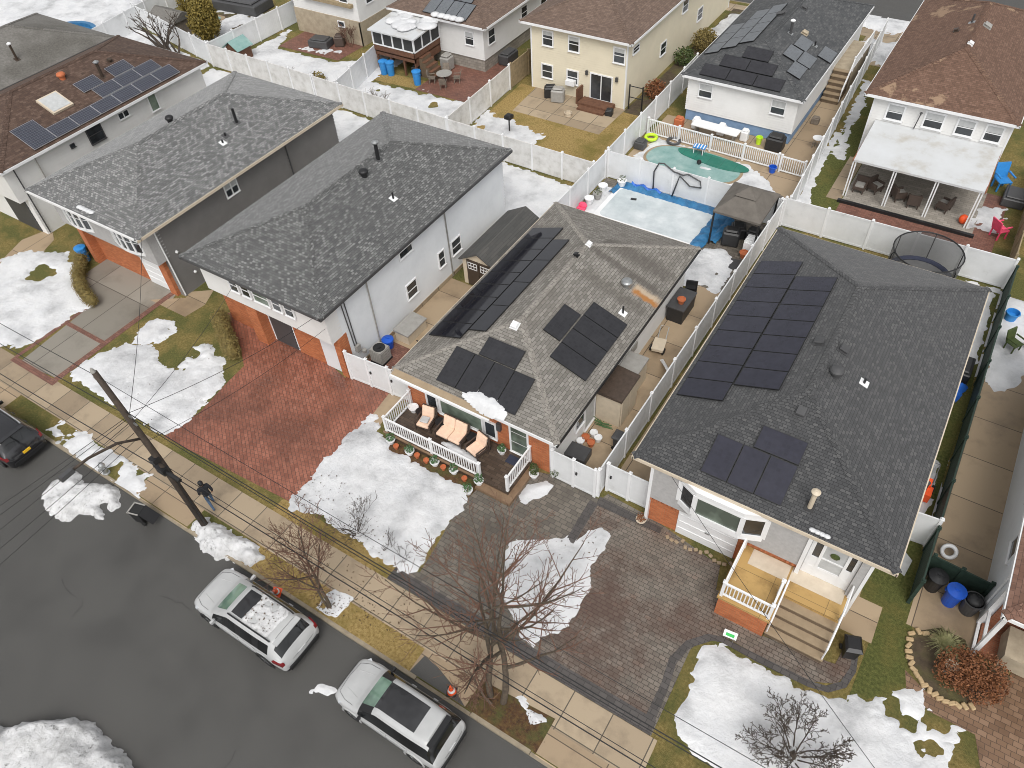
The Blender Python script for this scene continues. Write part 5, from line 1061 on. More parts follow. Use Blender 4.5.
    def rim_geo(m, cx, cy, r=.37):
        s = 1 if cy > 0 else -1; k = 20; yy = cy+s*.085
        m.mesh([(cx+.61*r*math.cos(2*math.pi*j/k), yy, r+.61*r*math.sin(2*math.pi*j/k)) for j in range(k)]+[(cx+.61*r*math.cos(2*math.pi*j/k), yy-s*.05, r+.61*r*math.sin(2*math.pi*j/k)) for j in range(k)], [tuple(range(k)), tuple(range(k, 2*k))]+[(j, (j+1) % k, k+(j+1) % k, k+j) for j in range(k)])
        for j in range(5):
            t = 2*math.pi*j/5+.3; c = Vector((cx, yy+s*.012, r)); a = Vector((math.cos(t), 0, math.sin(t)))*.6*r; b = Vector((-math.sin(t), 0, math.cos(t)))*.035; q = Vector((0, s*.02, 0))
            m.hexa([c-b, c+a-b, c+a+b, c+b, c-b+q, c+a-b+q, c+a+b+q, c+b+q])
    for cx in (f-.95, f-.95-2.93):
        for sd in (1, -1):
            cy = sd*(hw-.115)
            w = part('wheel', 'rubber', lambda m: wheel_geo(m, cx, cy)); part('rim', 'alloy', lambda m: rim_geo(m, cx, cy), w)
            def arch(m):
                k = 14; yy = sd*(hw-.02); vs = []; fs = []
                for r0, yo in ((.385, yy), (.47, yy), (.47, yy+sd*.035), (.385, yy+sd*.035)):
                    for j in range(k+1): t = math.pi*(-.08+1.16*j/k); vs.append((cx+r0*math.cos(t), yo, .37+r0*math.sin(t)))
                for a in range(4):
                    for j in range(k): b_ = (a+1) % 4; fs.append((a*(k+1)+j, a*(k+1)+j+1, b_*(k+1)+j+1, b_*(k+1)+j))
                m.mesh(vs, fs)
            part('wheel_arch', 'black' if style != 'rover' else paint, arch)
    for sd in (1, -1):
        def mir(m): m.obox((f-1.5, sd*(hw+.07), 1.0), .1, .16, .13); m.obox((f-1.47, sd*(hw-.02), 1.0), .08, .12, .06)
        part('mirror', 'black' if style == 'rover' else paint, mir)
        part('headlight', 'clearlight', lambda m: m.hexa([(f-.3, sd*hw*.6, .78), (f-.08, sd*hw*.6, .74), (f-.42, sd*hw*.985, .8), (f-.5, sd*hw*.9, .8), (f-.3, sd*hw*.6, .9), (f-.1, sd*hw*.58, .88), (f-.42, sd*hw*.985, .93), (f-.55, sd*hw*.9, .95)]))
        if style != 'rover': part('tail_light', 'redlight', lambda m: m.hexa([(-f+.07, sd*hw*.8, .86), (-f+.4, sd*hw*.9, .88), (-f+.5, sd*hw*1.0, .9), (-f+.09, sd*hw*.93, .86), (-f+.1, sd*hw*.8, 1.0), (-f+.45, sd*hw*.9, 1.04), (-f+.52, sd*hw*.99, 1.05), (-f+.12, sd*hw*.93, 1.01)]))
        if style != 'rover': part('roof_rail', 'black' if paint != 'carblack' else 'silver', lambda m: m.tube([(f-2.15, sd*hw*.63, H-.05), (f-2.3, sd*hw*.645, H+.02), (f-4.1, sd*hw*.63, H+.0), (f-4.25, sd*hw*.62, H-.07)], .028, 6))
        part('door_handle', paint, lambda m: (m.obox((f-2.5, sd*(hw+.005), .94), .2, .03, .035), m.obox((f-3.5, sd*(hw+.005), .95), .2, .03, .035)))
    part('rear_bumper', 'black', lambda m: m.obox((-f+.03, 0, .4), .14, Wd*.74, .2))
    part('number_plate', 'yellow' if paint == 'carblack' else 'blind', lambda m: m.obox((-f+.03, 0, .72), .05, .36, .13))
    part('front_grille', 'black', lambda m: m.obox((f-.03, 0, .5), .1, Wd*.5, .22))
    part('wiper', 'black', lambda m: (m.tube([(f-1.33, -.5, 1.17), (f-1.5, .02, 1.3)], .012, 5), m.tube([(f-1.33, .1, 1.17), (f-1.5, .6, 1.28)], .012, 5)))
    part('rear_spoiler', 'black' if style == 'rover' else paint, lambda m: m.obox((-f+.48, 0, H-.1), .22, Wd*.62, .035))
    return car
build_car('parked_car', 'white boxy SUV with a black sunroof and snow flecked rear roof', -16.0, 4.95, math.pi, 4.95, 1.98, 1.77)
build_car('parked_car', 'white SUV with an all black glass roof, parked nearest the bare street tree', -9.22, 5.05, math.pi, 4.95, 1.98, 1.76, style='rover', scale=.925)
build_car('parked_car', 'black SUV with yellow number plate cut by the left edge', -33.2, 5.3, math.pi, 4.9, 1.98, 1.75, paint='carblack')
mb = MB(); snow_field(mb, [(-15.7, 4.36), (-14.45, 4.4), (-14.45, 5.5), (-15.7, 5.54)], .045, .03, .08, .1, .03, 1.632, 61, slope=.2, rough=.3, holes=[(-15.3, 4.8, .1), (-14.9, 5.1, .12), (-15.2, 5.35, .08), (-14.7, 4.6, .08)])
tag(mb.build('snow_heap', M['dirtysnow'], smooth=True), 'thin broken snow on the rear roof of the white SUV with a sunroof', 'snow heap')

# ------------------------------------------------------------------ street furniture
def up_tube(m, c, prof, n=12): m.lathe(c, prof, n)
px_, py_ = -21.02, 6.88
ro = empty('utility_pole', (px_, py_, 0), 'tall dark wooden utility pole with street lamp arm and bundled cables', 'utility pole')
m = MB(); m.tube([(px_, py_, -.2), (px_, py_-.12, 5), (px_-.02, py_-.32, 9.8)], [.15, .13, .1], 14); m.build('pole', M['polewood'], ro, smooth=True)
m = MB(); m.tube([(px_, py_-.15, 6.2), (px_+.02, py_-1.0, 6.85), (px_, py_-2.0, 7.15), (px_, py_-2.7, 7.2)], .05, 8); ar = m.build('lamp_arm', M['polewood'], ro, smooth=True)
m = MB(); m.hexa([(px_-.12, py_-3.1, 7.14), (px_+.12, py_-3.1, 7.14), (px_+.12, py_-2.6, 7.14), (px_-.12, py_-2.6, 7.14), (px_-.08, py_-3.05, 7.28), (px_+.08, py_-3.05, 7.28), (px_+.08, py_-2.6, 7.3), (px_-.08, py_-2.6, 7.3)]); m.build('lamp_head', M['darkgrey'], ar)
m = MB(); m.box(px_-.22, py_-.35, 4.2, px_+.22, py_-.05, 4.5); m.box(px_-.15, py_-.4, 4.9, px_+.15, py_-.12, 5.15); m.tube([(px_-.5, py_-.2, 4.3), (px_+.9, py_-.2, 4.25)], .09, 8); m.tube([(px_+.18, py_-.05, 4.3), (px_+.17, py_-.02, .4)], .03, 6); m.build('splice_box', M['black'], ro)
m = MB(); m.lathe((px_-.04, py_-.34, 9.75), [(.05, 0), (.09, .08), (.06, .16), (.03, .24)], 10); m.lathe((px_-.22, py_-.3, 9.35), [(.06, 0), (.08, .12), (.03, .2)], 10); m.build('insulator', M['greyplastic'], ro)
for k, (dx, dy, z) in enumerate(((.18, -.2, 7.1), (.18, -.2, 7.5), (-.18, -.2, 7.3))): m = MB(); m.obox((px_+dx*.6, py_+dy, z), .3, .06, .08); m.build('bracket', M['metal'], ro)
def wire(label, a, b, sag=.5, r=.02, n=20, group='overhead cables'):
    a, b = Vector(a), Vector(b); pts = []
    for i in range(n+1):
        t = i/n; p = a.lerp(b, t); p.z -= sag*4*t*(1-t); pts.append(p)
    m = MB(); m.tube(pts, r*.75, 5); return tag(m.build('overhead_cable', M['wire'], smooth=True), label, 'cable', group)
W_ = [((px_, py_-.3, 9.55), (26, 6.7, 9.6), .55, .012, 'highest single cable running along the street over the white SUVs'),
      ((px_+.1, py_-.2, 7.75), (26, 6.9, 8.1), .75, .022, 'upper of two close cables crossing low over the paver driveways'),
      ((px_+.1, py_-.2, 7.5), (26, 6.9, 7.8), .75, .018, 'lower of two close cables crossing low over the paver driveways'),
      ((px_+.1, py_-.2, 4.3), (26, 6.9, 4.6), .45, .026, 'thick low cable along the sidewalk to the right of the pole'),
      ((px_+.1, py_-.2, 4.9), (26, 6.9, 5.0), .5, .016, 'thin cable just above the thick one right of the pole'),
      ((px_-.1, py_-.2, 4.25), (-62, 6.9, 4.3), .9, .026, 'thick low cable leaving the pole to the left above the sidewalk'),
      ((px_, py_-.3, 9.55), (-62, 6.8, 9.7), .7, .016, 'highest single cable leaving the pole to the left'),
      ((px_-.1, py_-.2, 7.5), (-62, 6.9, 7.6), .8, .02, 'middle cable leaving the pole to the left')]
for a, b, s, r, l in W_: wire(l, a, b, s, r, 30)
for k, (bx, by, bz, az, l) in enumerate(((-26.5, -9, 5.2, 7.4, 'service cable to the lower left, nearest the sidewalk'), (-25.4, -9, 5.3, 7.3, 'service cable to the lower left, second from the sidewalk'), (-24.4, -9, 5.0, 7.1, 'service cable to the lower left, middle one of the fan'), (-23.2, -9, 5.2, 6.6, 'service cable to the lower left, second from the bottom'), (-22.4, -9, 5.0, 6.3, 'service cable to the lower left, lowest of the fan'))):
    wire(l, (px_-.1, py_-.3, az), (bx, by, bz), .35, .014, group='service cables crossing the road')
wire('service cable from the pole to the corner of the charcoal sided house', (px_, py_-.2, 7.4), (-33.3, 15.9, 4.7), .3, .014, group='service cables to the houses')
wire('upper service cable from the pole to the eave above the white garage door', (px_, py_-.2, 7.6), (-21.5, 15.8, 4.6), .3, .014, group='service cables to the houses')
wire('lower service cable from the pole to the white house corner beside the brick pier', (px_, py_-.2, 6.0), (-21.5, 16.1, 3.6), .3, .012, group='service cables to the houses')
wire('service cable from the pole to the front eave of the dark mottled roof', (px_, py_-.2, 7.2), (-26.5, 15.8, 4.6), .25, .012, group='service cables to the houses')
wire('long thin cable over the paver driveway to the bay window wall', (6.0, 6.9, 7.6), (-4.7, 16.4, 3.8), .3, .012, group='service cables to the houses')

hx, hy = [(-27.12, 6.52)][0]
ro = empty('fire_hydrant', (hx, hy, 0), 'grey fire hydrant standing in the snow of the verge', 'fire hydrant')
m = MB(); m.lathe((hx, hy, 0), [(.16, 0), (.16, .06), (.11, .08), (.11, .5), (.15, .52), (.15, .58), (.13, .64), (.06, .74), (.03, .75), (.03, .8)], 14); m.build('barrel', M['metal'], ro)
m = MB(); m.tube([(hx-.2, hy, .42), (hx+.2, hy, .42)], .06, 8); m.tube([(hx, hy-.22, .4), (hx, hy, .4)], .075, 8); m.build('nozzle', M['metal'], ro)
def wheelie(name, label, x, y, rz, mat, lid_open=False, z=0, s=.88, rim=None, group=None):
    ro = empty(name, (x, y, z), label, 'rubbish bin', group, rz)
    m = MB(); a, b = .24*s, .29*s; H = .92*s
    m.hexa([(-a, -a, .08), (a, -a, .08), (a, a, .08), (-a, a, .08), (-b, -b*1.05, H), (b, -b*1.05, H), (b, b*1.05, H), (-b, b*1.05, H)]); m.obox((0, 0, H-.07), 2*b+.05, 2*b*1.05+.06, .07); m.build('bin_body', M[mat], ro, local=True)
    m = MB()
    if lid_open: m.hexa([(-b, b*1.1, H+.02), (b, b*1.1, H+.02), (b, b*1.1+.05, H-.02), (-b, b*1.1+.05, H-.02), (-b, b*1.1+.45, H-.45), (b, b*1.1+.45, H-.45), (b, b*1.1+.5, H-.49), (-b, b*1.1+.5, H-.49)])
    else: m.hexa([(-b-.03, -b*1.1-.04, H+.002), (b+.03, -b*1.1-.04, H+.002), (b+.03, b*1.1+.06, H+.002), (-b-.03, b*1.1+.06, H+.002), (-b*.8, -b*.8, H+.09), (b*.8, -b*.8, H+.09), (b*.8, b*.9, H+.09), (-b*.8, b*.9, H+.09)])
    m.build('lid', M[mat], ro, local=True)
    if lid_open: m = MB(); m.obox((0, 0, H+.0), 2*b-.04, 2*b, .006); m.build('opening', M['rubber'], ro, local=True); m = MB(); m.obox((0, -b*1.05, H-.02), 2*b+.06, .06, .05); m.obox((-b, 0, H-.02), .05, 2*b, .05); m.obox((b, 0, H-.02), .05, 2*b, .05); m.build('rim', M['greyplastic'], ro, local=True)
    for sx in (-1, 1): m = MB(); m.tube([(sx*(a+.0), a, .1), (sx*(a+.06), a, .1)], .1, 12); m.build('wheel', M['rubber'], ro, local=True)
    m = MB(); m.tube([(-b*.8, b*1.2, H-.05), (b*.8, b*1.2, H-.05)], .02, 6); m.build('handle', M[mat], ro, local=True)
    return ro
x, y = [(-23.75, 5.78)][0]; wheelie('rubbish_bin', 'black wheeled bin with its lid hanging open at the kerb', x, y, R(-75), 'black', True, z=-.12)
x, y = [(3.14, 15.18)][0]; wheelie('rubbish_bin', 'black wheeled bin with closed lid beside the foot of the railed steps', x, y-.1, R(20), 'black', z=.02)
def barrel(name, label, x, y, mat, h=.85, r=.3, lid=True, cat='rubbish bin', group=None, z=.012):
    ro = empty(name, (x, y, z), label, cat, group)
    m = MB(); m.lathe((x, y, z), [(r*.8, 0), (r*.98, h-.06), (r*1.08, h-.05), (r*1.08, h)]+([] if lid else [(r*.95, h), (r*.9, h-.25)]), 18); m.build('bin_body', M[mat], ro)
    if lid: m = MB(); m.lathe((x, y, z+h), [(r*1.12, .003), (r*1.1, .05), (r*.4, .12), (.02, .125)], 18); l = m.build('lid', M[mat], ro); m = MB(); m.obox((x, y, z+h+.12), .18, .05, .04); m.build('handle', M[mat], l)
    for s in (-1, 1): m = MB(); m.obox((x+s*r*1.02, y, z+h*.8), .06, .14, .05); m.build('handle', M[mat], ro)
    return ro
barrel('rubbish_bin', 'black round bin under the green screen, left of the blue bin', 5.05, 19.25, 'black', .8, .32)
barrel('rubbish_bin', 'blue round bin between two black bins', 5.72, 18.95, 'bluebin', .85, .31)
barrel('rubbish_bin', 'black bin full of bags, right of the blue bin against the white wall', 6.35, 18.95, 'darkgrey', .8, .34, lid=False)
tag((lambda m: (m.ball((6.35, 18.95, .78), .3, .28, .2, 10), m.build('rubbish_bag', M['grill'], smooth=True))[1])(MB()), 'black rubbish bag filling the right hand bin', 'rubbish bag')
def cone(label, x, y, z=0, tilt=0, h=.5):
    ro = empty('traffic_cone', (x, y, z), label, 'traffic cone', 'orange traffic cones at the kerb'); ro.rotation_euler = (tilt, tilt*.6, .4)
    m = MB(); m.lathe((0, 0, .03), [(.17, 0), (.06, h*.75), (.035, h), (.02, h)], 14); m.build('cone', M['orange'], ro, local=True)
    m = MB(); m.lathe((0, 0, .03), [(.137, h*.27), (.101, h*.5)], 14); m.build('band', M['white'], ro, local=True)
    m = MB(); m.obox((0, 0, 0), .36, .36, .035); m.build('base', M['rubber' if tilt == 0 else 'orange'], ro, local=True)
x, y = [(-16.32, 6.24)][0]; cone('orange and white cone leaning on the kerb beside the sunroof SUV', x, y, 0, .35)
x, y = [(-8.19, 6.65)][0]; cone('orange cone on a black base at the driveway apron beside the black roofed SUV', x, y, .01, 0)

# person
def person(x, y, rz):
    V = {'pel': (0, 0, .92), 'wst': (0, .01, 1.08), 'chs': (0, .0, 1.32), 'nek': (0, .02, 1.47), 'hd0': (0, .05, 1.56), 'hd1': (0, .06, 1.68), 'hd2': (0, .05, 1.74),
         'hl': (.09, 0, .88), 'kl': (.1, .2, .5), 'al': (.1, .16, .09), 'tl': (.11, .3, .04), 'hr': (-.09, 0, .88), 'kr': (-.1, -.02, .48), 'ar': (-.1, -.3, .12), 'tr': (-.1, -.2, .04),
         'sl': (.19, 0, 1.4), 'el': (.25, -.12, 1.14), 'wl': (.24, -.02, .92), 'sr': (-.19, 0, 1.4), 'er': (-.25, .02, 1.13), 'wr': (-.22, .2, .98)}
    Rr = {'pel': .16, 'wst': .15, 'chs': .18, 'nek': .065, 'hd0': .08, 'hd1': .1, 'hd2': .06, 'hl': .1, 'kl': .065, 'al': .05, 'tl': .04, 'hr': .1, 'kr': .065, 'ar': .05, 'tr': .04, 'sl': .085, 'el': .062, 'wl': .045, 'sr': .085, 'er': .062, 'wr': .045}
    E = [('pel', 'wst'), ('wst', 'chs'), ('chs', 'nek'), ('nek', 'hd0'), ('hd0', 'hd1'), ('hd1', 'hd2'), ('pel', 'hl'), ('hl', 'kl'), ('kl', 'al'), ('al', 'tl'), ('pel', 'hr'), ('hr', 'kr'), ('kr', 'ar'), ('ar', 'tr'), ('chs', 'sl'), ('sl', 'el'), ('el', 'wl'), ('chs', 'sr'), ('sr', 'er'), ('er', 'wr')]
    for sd, w, dx in ((1, 'wl', (0, .03, -.1)), (-1, 'wr', (0, .09, -.05))):
        b = Vector(V[w])+Vector(dx)*.5
        V['p'+w] = tuple(b); Rr['p'+w] = .038; E.append((w, 'p'+w))
        for k in range(5):
            o = (k-2)*.018; t = 'f%s%d' % (w, k); L = (.6, .85, .95, .88, .7)[k]; q = b+Vector((o*.5-sd*(.035 if k == 0 else 0), dx[1]*L+o, dx[2]*L*.9)); V[t] = tuple(q); Rr[t] = .011; E.append(('p'+w, t))
    keys = list(V); me = bpy.data.meshes.new('body'); me.from_pydata([V[k] for k in keys], [(keys.index(a), keys.index(b)) for a, b in E], [])
    o = bpy.data.objects.new('tmp', me); COL.objects.link(o); o.modifiers.new('s', 'SKIN'); o.modifiers.new('u', 'SUBSURF').levels = 2
    for k, sv in zip(keys, me.skin_vertices[0].data): sv.radius = (Rr[k],)*2; sv.use_root = (k == 'pel')
    bpy.context.view_layer.update(); em = bpy.data.meshes.new_from_object(o.evaluated_get(bpy.context.evaluated_depsgraph_get())); bpy.data.objects.remove(o)
    for mt in ('darkcloth', 'jeans', 'skin', 'black'): em.materials.append(M[mt])
    for f in em.polygons:
        c = f.center; f.use_smooth = True
        f.material_index = 2 if (c.z > 1.5 or (abs(c.x) > .17 and c.z < .97)) else (0 if c.z > .88 else (1 if c.z > .11 else 3))
    root = empty('person', (x, y, .01), 'person in dark jacket and blue trousers walking on the sidewalk past the utility pole', 'person', rz=rz)
    b = bpy.data.objects.new('body', em); COL.objects.link(b); b.parent = root; ORG[b.name] = Vector((0, 0, 0))
    m = MB(); m.ball((0, .035, 1.68), .108, .112, .1, 12); m.ball((0, -.02, 1.63), .1, .08, .1, 10); m.build('hair', M['black'], root, local=True, smooth=True)
    m = MB(); m.ball((0, .165, 1.615), .014, .02, .02, 6); m.build('nose', M['skin'], b, local=True)
    m = MB(); [m.ball((s*.035, .145, 1.64), .012, .01, .008, 6) for s in (-1, 1)]; m.build('eye', M['black'], b, local=True)
    return root
x, y = [(-21.54, 7.78)][0]; person(x, y, R(75))

# ------------------------------------------------------------------ vegetation
def branch(mb, p, d, L, r, depth, spread=.55, n=(2, 4), shrink=.68, tipr=.004, up=.15, seg=4, mi=0, tw=None):
    pts = [p]; rs = [r]; dd = d.normalized()
    for i in range(seg):
        dd = (dd+Vector((random.gauss(0, .13), random.gauss(0, .13), random.gauss(0, .08)+up*.15))).normalized(); pts.append(pts[-1]+dd*L/seg); rs.append(r+(r*.55-r)*(i+1)/seg if depth else r+(tipr-r)*(i+1)/seg)
    tgt = tw if (tw is not None and r < .022) else mb
    tgt.tube(pts, [max(x, tipr) for x in rs], 7 if r > .04 else (5 if r > .012 else 3), caps=False)
    if depth <= 0: return
    k = random.randint(*n)
    for i in range(k):
        t = random.uniform(.35, 1) if i else 1.0; j = min(seg-1, int(t*seg)); q = pts[j].lerp(pts[j+1], t*seg-j) if j < seg else pts[-1]
        a = random.uniform(0, 2*math.pi); o = dd.orthogonal().normalized(); o2 = dd.cross(o); s = spread*random.uniform(.6, 1.3)
        nd = (dd+(o*math.cos(a)+o2*math.sin(a))*s+Vector((0, 0, up))).normalized()
        branch(mb, q, nd, L*shrink*random.uniform(.75, 1.15), max(tipr, rs[j]*random.uniform(.5, .72)), depth-1, spread, n, shrink, tipr, up, seg, mi, tw)
def limb(mb, tw, p, d, L, r, lv, kids, ratio, ang, curve=.12, tipr=.005, t0=.28):
    seg = 6 if lv else 8; pts = [p]; dd = d.normalized()
    for i in range(seg):
        dd = (dd+Vector((random.gauss(0, .07), random.gauss(0, .07), random.gauss(0, .04)+curve))).normalized(); pts.append(pts[-1]+dd*L/seg)
    rs = [max(tipr, r*(1-.82*i/seg)) for i in range(seg+1)]
    (mb if r > .035 else tw).tube(pts, rs, 8 if r > .04 else (5 if r > .012 else 3), caps=False)
    if lv >= len(kids): return
    n = kids[lv]+random.randint(-1, 1); a0 = random.uniform(0, 6.28)
    for k in range(n):
        t = t0+(1-t0)*(k+random.random()*.9)/n; j = min(seg-1, int(t*seg)); q = pts[j].lerp(pts[j+1], t*seg-j); ax = (pts[j+1]-pts[j]).normalized(); o = ax.orthogonal().normalized(); o2 = ax.cross(o); a = a0+k*2.4+random.uniform(-.4, .4); s = math.radians(ang[lv]*random.uniform(.75, 1.25))
        nd = ax*math.cos(s)+(o*math.cos(a)+o2*math.sin(a))*math.sin(s)
        limb(mb, tw, q, nd, L*ratio[lv]*(1.15-.65*t)*random.uniform(.8, 1.15), max(tipr, min(rs[j]*.7, r*.5)), lv+1, kids, ratio, ang, curve, tipr, .22)
def open_tree(name, label, stems, kids, ratio, ang, seed, cat='tree', curve=.1, tipr=.0055, twig='twig', bark='bark', t0=.28):
    random.seed(seed); x, y = stems[0][0][:2]; ro = empty(name, (x, y, 0), label, cat); t = MB(); w = MB()
    for p, d, L, r in stems: limb(t, w, Vector((*p, -.05)), Vector(d), L, r, 0, kids, ratio, ang, curve, tipr, t0)
    if t.v: t.build('trunk', M[bark], ro, smooth=True)
    w.build('crown', M[twig], ro, smooth=True); return ro
def bare_tree(name, label, x, y, H, stems, depth, spread=.55, r=.09, seed=1, cat='tree', twig='twig', bark='bark', z=0, n=(3, 4), up=.12, tilt=.2, shrink=.68, tipr=.005, group=None, lean=(0, 0)):
    random.seed(seed); ro = empty(name, (x, y, z), label, cat, group); t = MB(); w = MB()
    for s in range(stems):
        a = 2*math.pi*s/stems+random.uniform(-.4, .4); d = Vector((math.cos(a)*tilt+lean[0], math.sin(a)*tilt+lean[1], 1))
        branch(t, Vector((x+math.cos(a)*r*.8*(stems > 1), y+math.sin(a)*r*.8*(stems > 1), z-.1)), d, H*.42, r, depth, spread, n, shrink, tipr, up, tw=w)
    t.build('trunk', M[bark], ro, smooth=True)
    if w.v: w.build('crown', M[twig], ro, smooth=True)
    return ro
open_tree('bare_tree', 'bare tree with reddish twigs in the leafy bed between the two paver driveways', [((-6.95, 7.25), (-.06, .12, 1), 7.8, .12), ((-6.45, 7.3), (.1, .2, 1), 8.0, .13), ((-6.75, 7.05), (-.5, -.1, .7), 2.2, .055)], (12, 8, 5), (.6, .48, .42), (52, 45, 42), 26, tipr=.007)
open_tree('bare_tree', 'smaller bare reddish tree in a square snowy pit beside the straw verge', [((-14.1, 6.85), (.14, .1, 1), 4.8, .08), ((-14.15, 6.8), (-.25, .2, 1), 3.8, .055)], (12, 8, 5), (.56, .48, .42), (50, 45, 42), 5, tipr=.007)
open_tree('bare_shrub', 'bare dark multi stemmed shrub standing in the snow at the bottom right', [((2.6+.12*math.cos(k*.57), 10.8+.12*math.sin(k*.57)), (math.cos(k*.57+.2), math.sin(k*.57+.2), .75+.5*(k % 3)), 1.75, .03) for k in range(11)]+[((2.6, 10.8), (0, 0, 1), .35, .16)], (7, 6, 4), (.52, .5, .5), (38, 42, 42), 8, 'shrub', .03, .009, 'twigdark', 'twigdark')
bare_tree('bare_shrub', 'bare twiggy shrub standing in the snow lawn of the ranch house', -15.3, 9.9, 1.9, 9, 3, .5, .02, 9, 'shrub', 'twigdark', 'twigdark', tilt=.55, n=(2, 4), tipr=.006)
for k, (xx, yy) in enumerate(((-12.9, 9.9), (-13.7, 10.1))): bare_tree('bare_shrub', ['small bare sprig at the right corner of the snow lawn, beside the driveway', 'small bare sprig in the snow lawn, next to the large bare shrub'][k], xx, yy, 1.2, 4, 2, .5, .014, 31+k, 'shrub', 'twigdark', 'twigdark', tilt=.5, tipr=.006)
bare_tree('bare_tree', 'pruned bare tree with thick dark limbs behind the brown solar roof', -60.2, 38.0, 4.2, 4, 3, .5, .16, 12, twig='twigdark', bark='twigdark', tilt=.45, n=(2, 3), tipr=.02)
bare_tree('bare_tree', 'second pruned bare tree, nearer the white fence corner behind the brown roof', -57.8, 37.4, 3.6, 3, 3, .5, .12, 14, twig='twigdark', bark='twigdark', tilt=.4, n=(2, 3), tipr=.02)
bare_tree('bare_shrub', 'bare shrub against the tan lower wall of the top left house', -45.9, 45.4, 2.2, 5, 3, .5, .03, 15, 'shrub', 'twig', 'twig', tilt=.3, tipr=.01)
for k, (xx, yy) in enumerate(((-43.2, 38.6), (-41.6, 38.7), (-38.2, 38.9), (-37.0, 38.8), (-46.5, 38.6))): bare_tree('bare_shrub', ['pale bare shrub behind the back fence, second from the left', 'pale bare shrub at the corner where the side fence meets the back fence', 'pale bare shrub in front of the blue barrels', 'pale bare shrub behind the fence, rightmost of the row', 'pale bare shrub behind the back fence, leftmost of the row'][k], xx, yy, 1.5, 5, 2, .5, .018, 40+k, 'shrub', 'woodgrey', 'woodgrey', tilt=.5, tipr=.009, group='pale bare shrubs behind the back fence')
def leaves(mb, c, rad, n, s, flat=.0, shell=.55, seed=None, squash=1):
    for i in range(n):
        while True:
            v = Vector((random.uniform(-1, 1), random.uniform(-1, 1), random.uniform(-1, 1)))
            if .02 < v.length <= 1: break
        v = v.normalized()*(v.length**shell)*random.uniform(.75, 1.12)
        p = Vector((c[0]+v.x*rad[0], c[1]+v.y*rad[1], c[2]+v.z*rad[2])); a = Vector((random.gauss(0, 1), random.gauss(0, 1), random.gauss(0, 1))).normalized(); b = a.orthogonal().normalized(); q = s*random.uniform(.6, 1.3)
        mb.face([p-a*q*.5, p+b*q*.28, p+a*q*.5, p-b*q*.28])
def shrub(name, label, clumps, mat, n, s, cat='shrub', stem=True, group=None, stemmat='twig', core=False):
    st2 = MB(); c = clumps[0]; x, y = c[0], c[1]; z0 = 0; ro = empty(name, (x, y, 0), label, cat, group); m = MB(); st = MB()
    for (cx, cy, cz, rx, ry, rz) in clumps:
        leaves(m, (cx, cy, cz), (rx, ry, rz), int(n*rx*ry*max(rz, .3)*8), s)
        if core: st2.ball((cx, cy, cz*.95), rx*.72, ry*.72, rz*.75, 8)
        for i in range(6): a = random.uniform(0, 6.28); st.tube([(cx, cy, 0), (cx+math.cos(a)*rx*.6, cy+math.sin(a)*ry*.6, cz+rz*.5)], [.025, .008], 4)
    k0 = len(m.v); m.v += st2.v; m.f += [tuple(i+k0 for i in f) for f in st2.f]; m.m += st2.m
    m.build('foliage', M[mat], ro, fixn=False); st.build('stem', M[stemmat], ro)
    return ro
random.seed(3)
def hedge(label, pts, w, h, mat, n=900):
    cl = []
    for (a, b) in zip(pts[:-1], pts[1:]):
        k = max(1, int(math.dist(a, b)/.35))
        for i in range(k): t = i/k; cl.append((a[0]+(b[0]-a[0])*t, a[1]+(b[1]-a[1])*t, h*.5, w*random.uniform(.85, 1.1), w*random.uniform(.85, 1.1), h*.52*random.uniform(.9, 1.05)))
    return shrub('hedge', label, cl, mat, n, .085, 'hedge', core=True, group='clipped hedges beside the driveways')
hedge('low curved olive brown hedge beside the brick edged concrete driveway', [(-42.17, 16.67), (-40.91, 15.53), (-39.64, 14.39), (-38.14, 13.75), (-36.99, 13.54)], .42, .9, 'olive')
hedge('short thick olive hedge at the left edge of the red brick driveway', [(-29.84, 16.11), (-29.05, 15.59), (-27.88, 14.90), (-27.01, 14.39)], .5, 1.1, 'olive')
x, y = [(7.14, 16.23)][0]; shrub('ornamental_shrub', 'rust coloured feathery shrub in the stone edged bed', [(6.5, 16.3, .6, .8, .75, .6), (7.2, 16.6, .55, .75, .6, .6), (7.1, 15.9, .5, .7, .6, .5), (6.3, 15.9, .45, .6, .5, .45), (7.6, 16.2, .45, .45, .5, .5)], 'rust', 620, .085)
gx, gy = [(5.91, 17.02)][0]; m = MB()
for i in range(260):
    a = random.uniform(0, 6.28); L = random.uniform(.35, .75); m.tube([(gx, gy, .02), (gx+math.cos(a)*L*.5, gy+math.sin(a)*L*.5, .55*L+.15), (gx+math.cos(a)*L, gy+math.sin(a)*L, random.uniform(.1, .55))], [.012, .01, .004], 3, caps=False)
tag(m.build('grass_clump', M['grassblade']), 'pale arching grass clump in the bed left of the rust coloured shrub', 'plant')
shrub('conifer', 'yellow green bushy conifer beside the small top left pool', [(-58.1, 41.1, 1.5, 1.3, 1.3, 1.4), (-57.8, 41.2, 2.6, .8, .8, 1.0), (-58.7, 41.0, 2.2, .6, .6, .9)], 'ochre', 240, .2, 'tree', stemmat='bark')
shrub('conifer', 'small ochre bush at the edge of the top left pool garden', [(-64.8, 44.5, .8, .8, .7, .8)], 'ochre', 240, .18, 'shrub')
for k, (xx, yy, r_) in enumerate(((-20.2, 49.0, .75), (-20.0, 57.5, 1.0), (-20.4, 54.6, .8))): shrub('round_shrub', ['dark round shrub at the rear corner of the cream house', 'large dark round shrub beside the cream house, farthest one', 'dark olive round shrub beside the cream house, middle one'][k], [(xx, yy, r_*.8, r_, r_, r_*.85)], ['rust', 'olive', 'leaf'][k], 260, .16, group='round shrubs along the cream house')
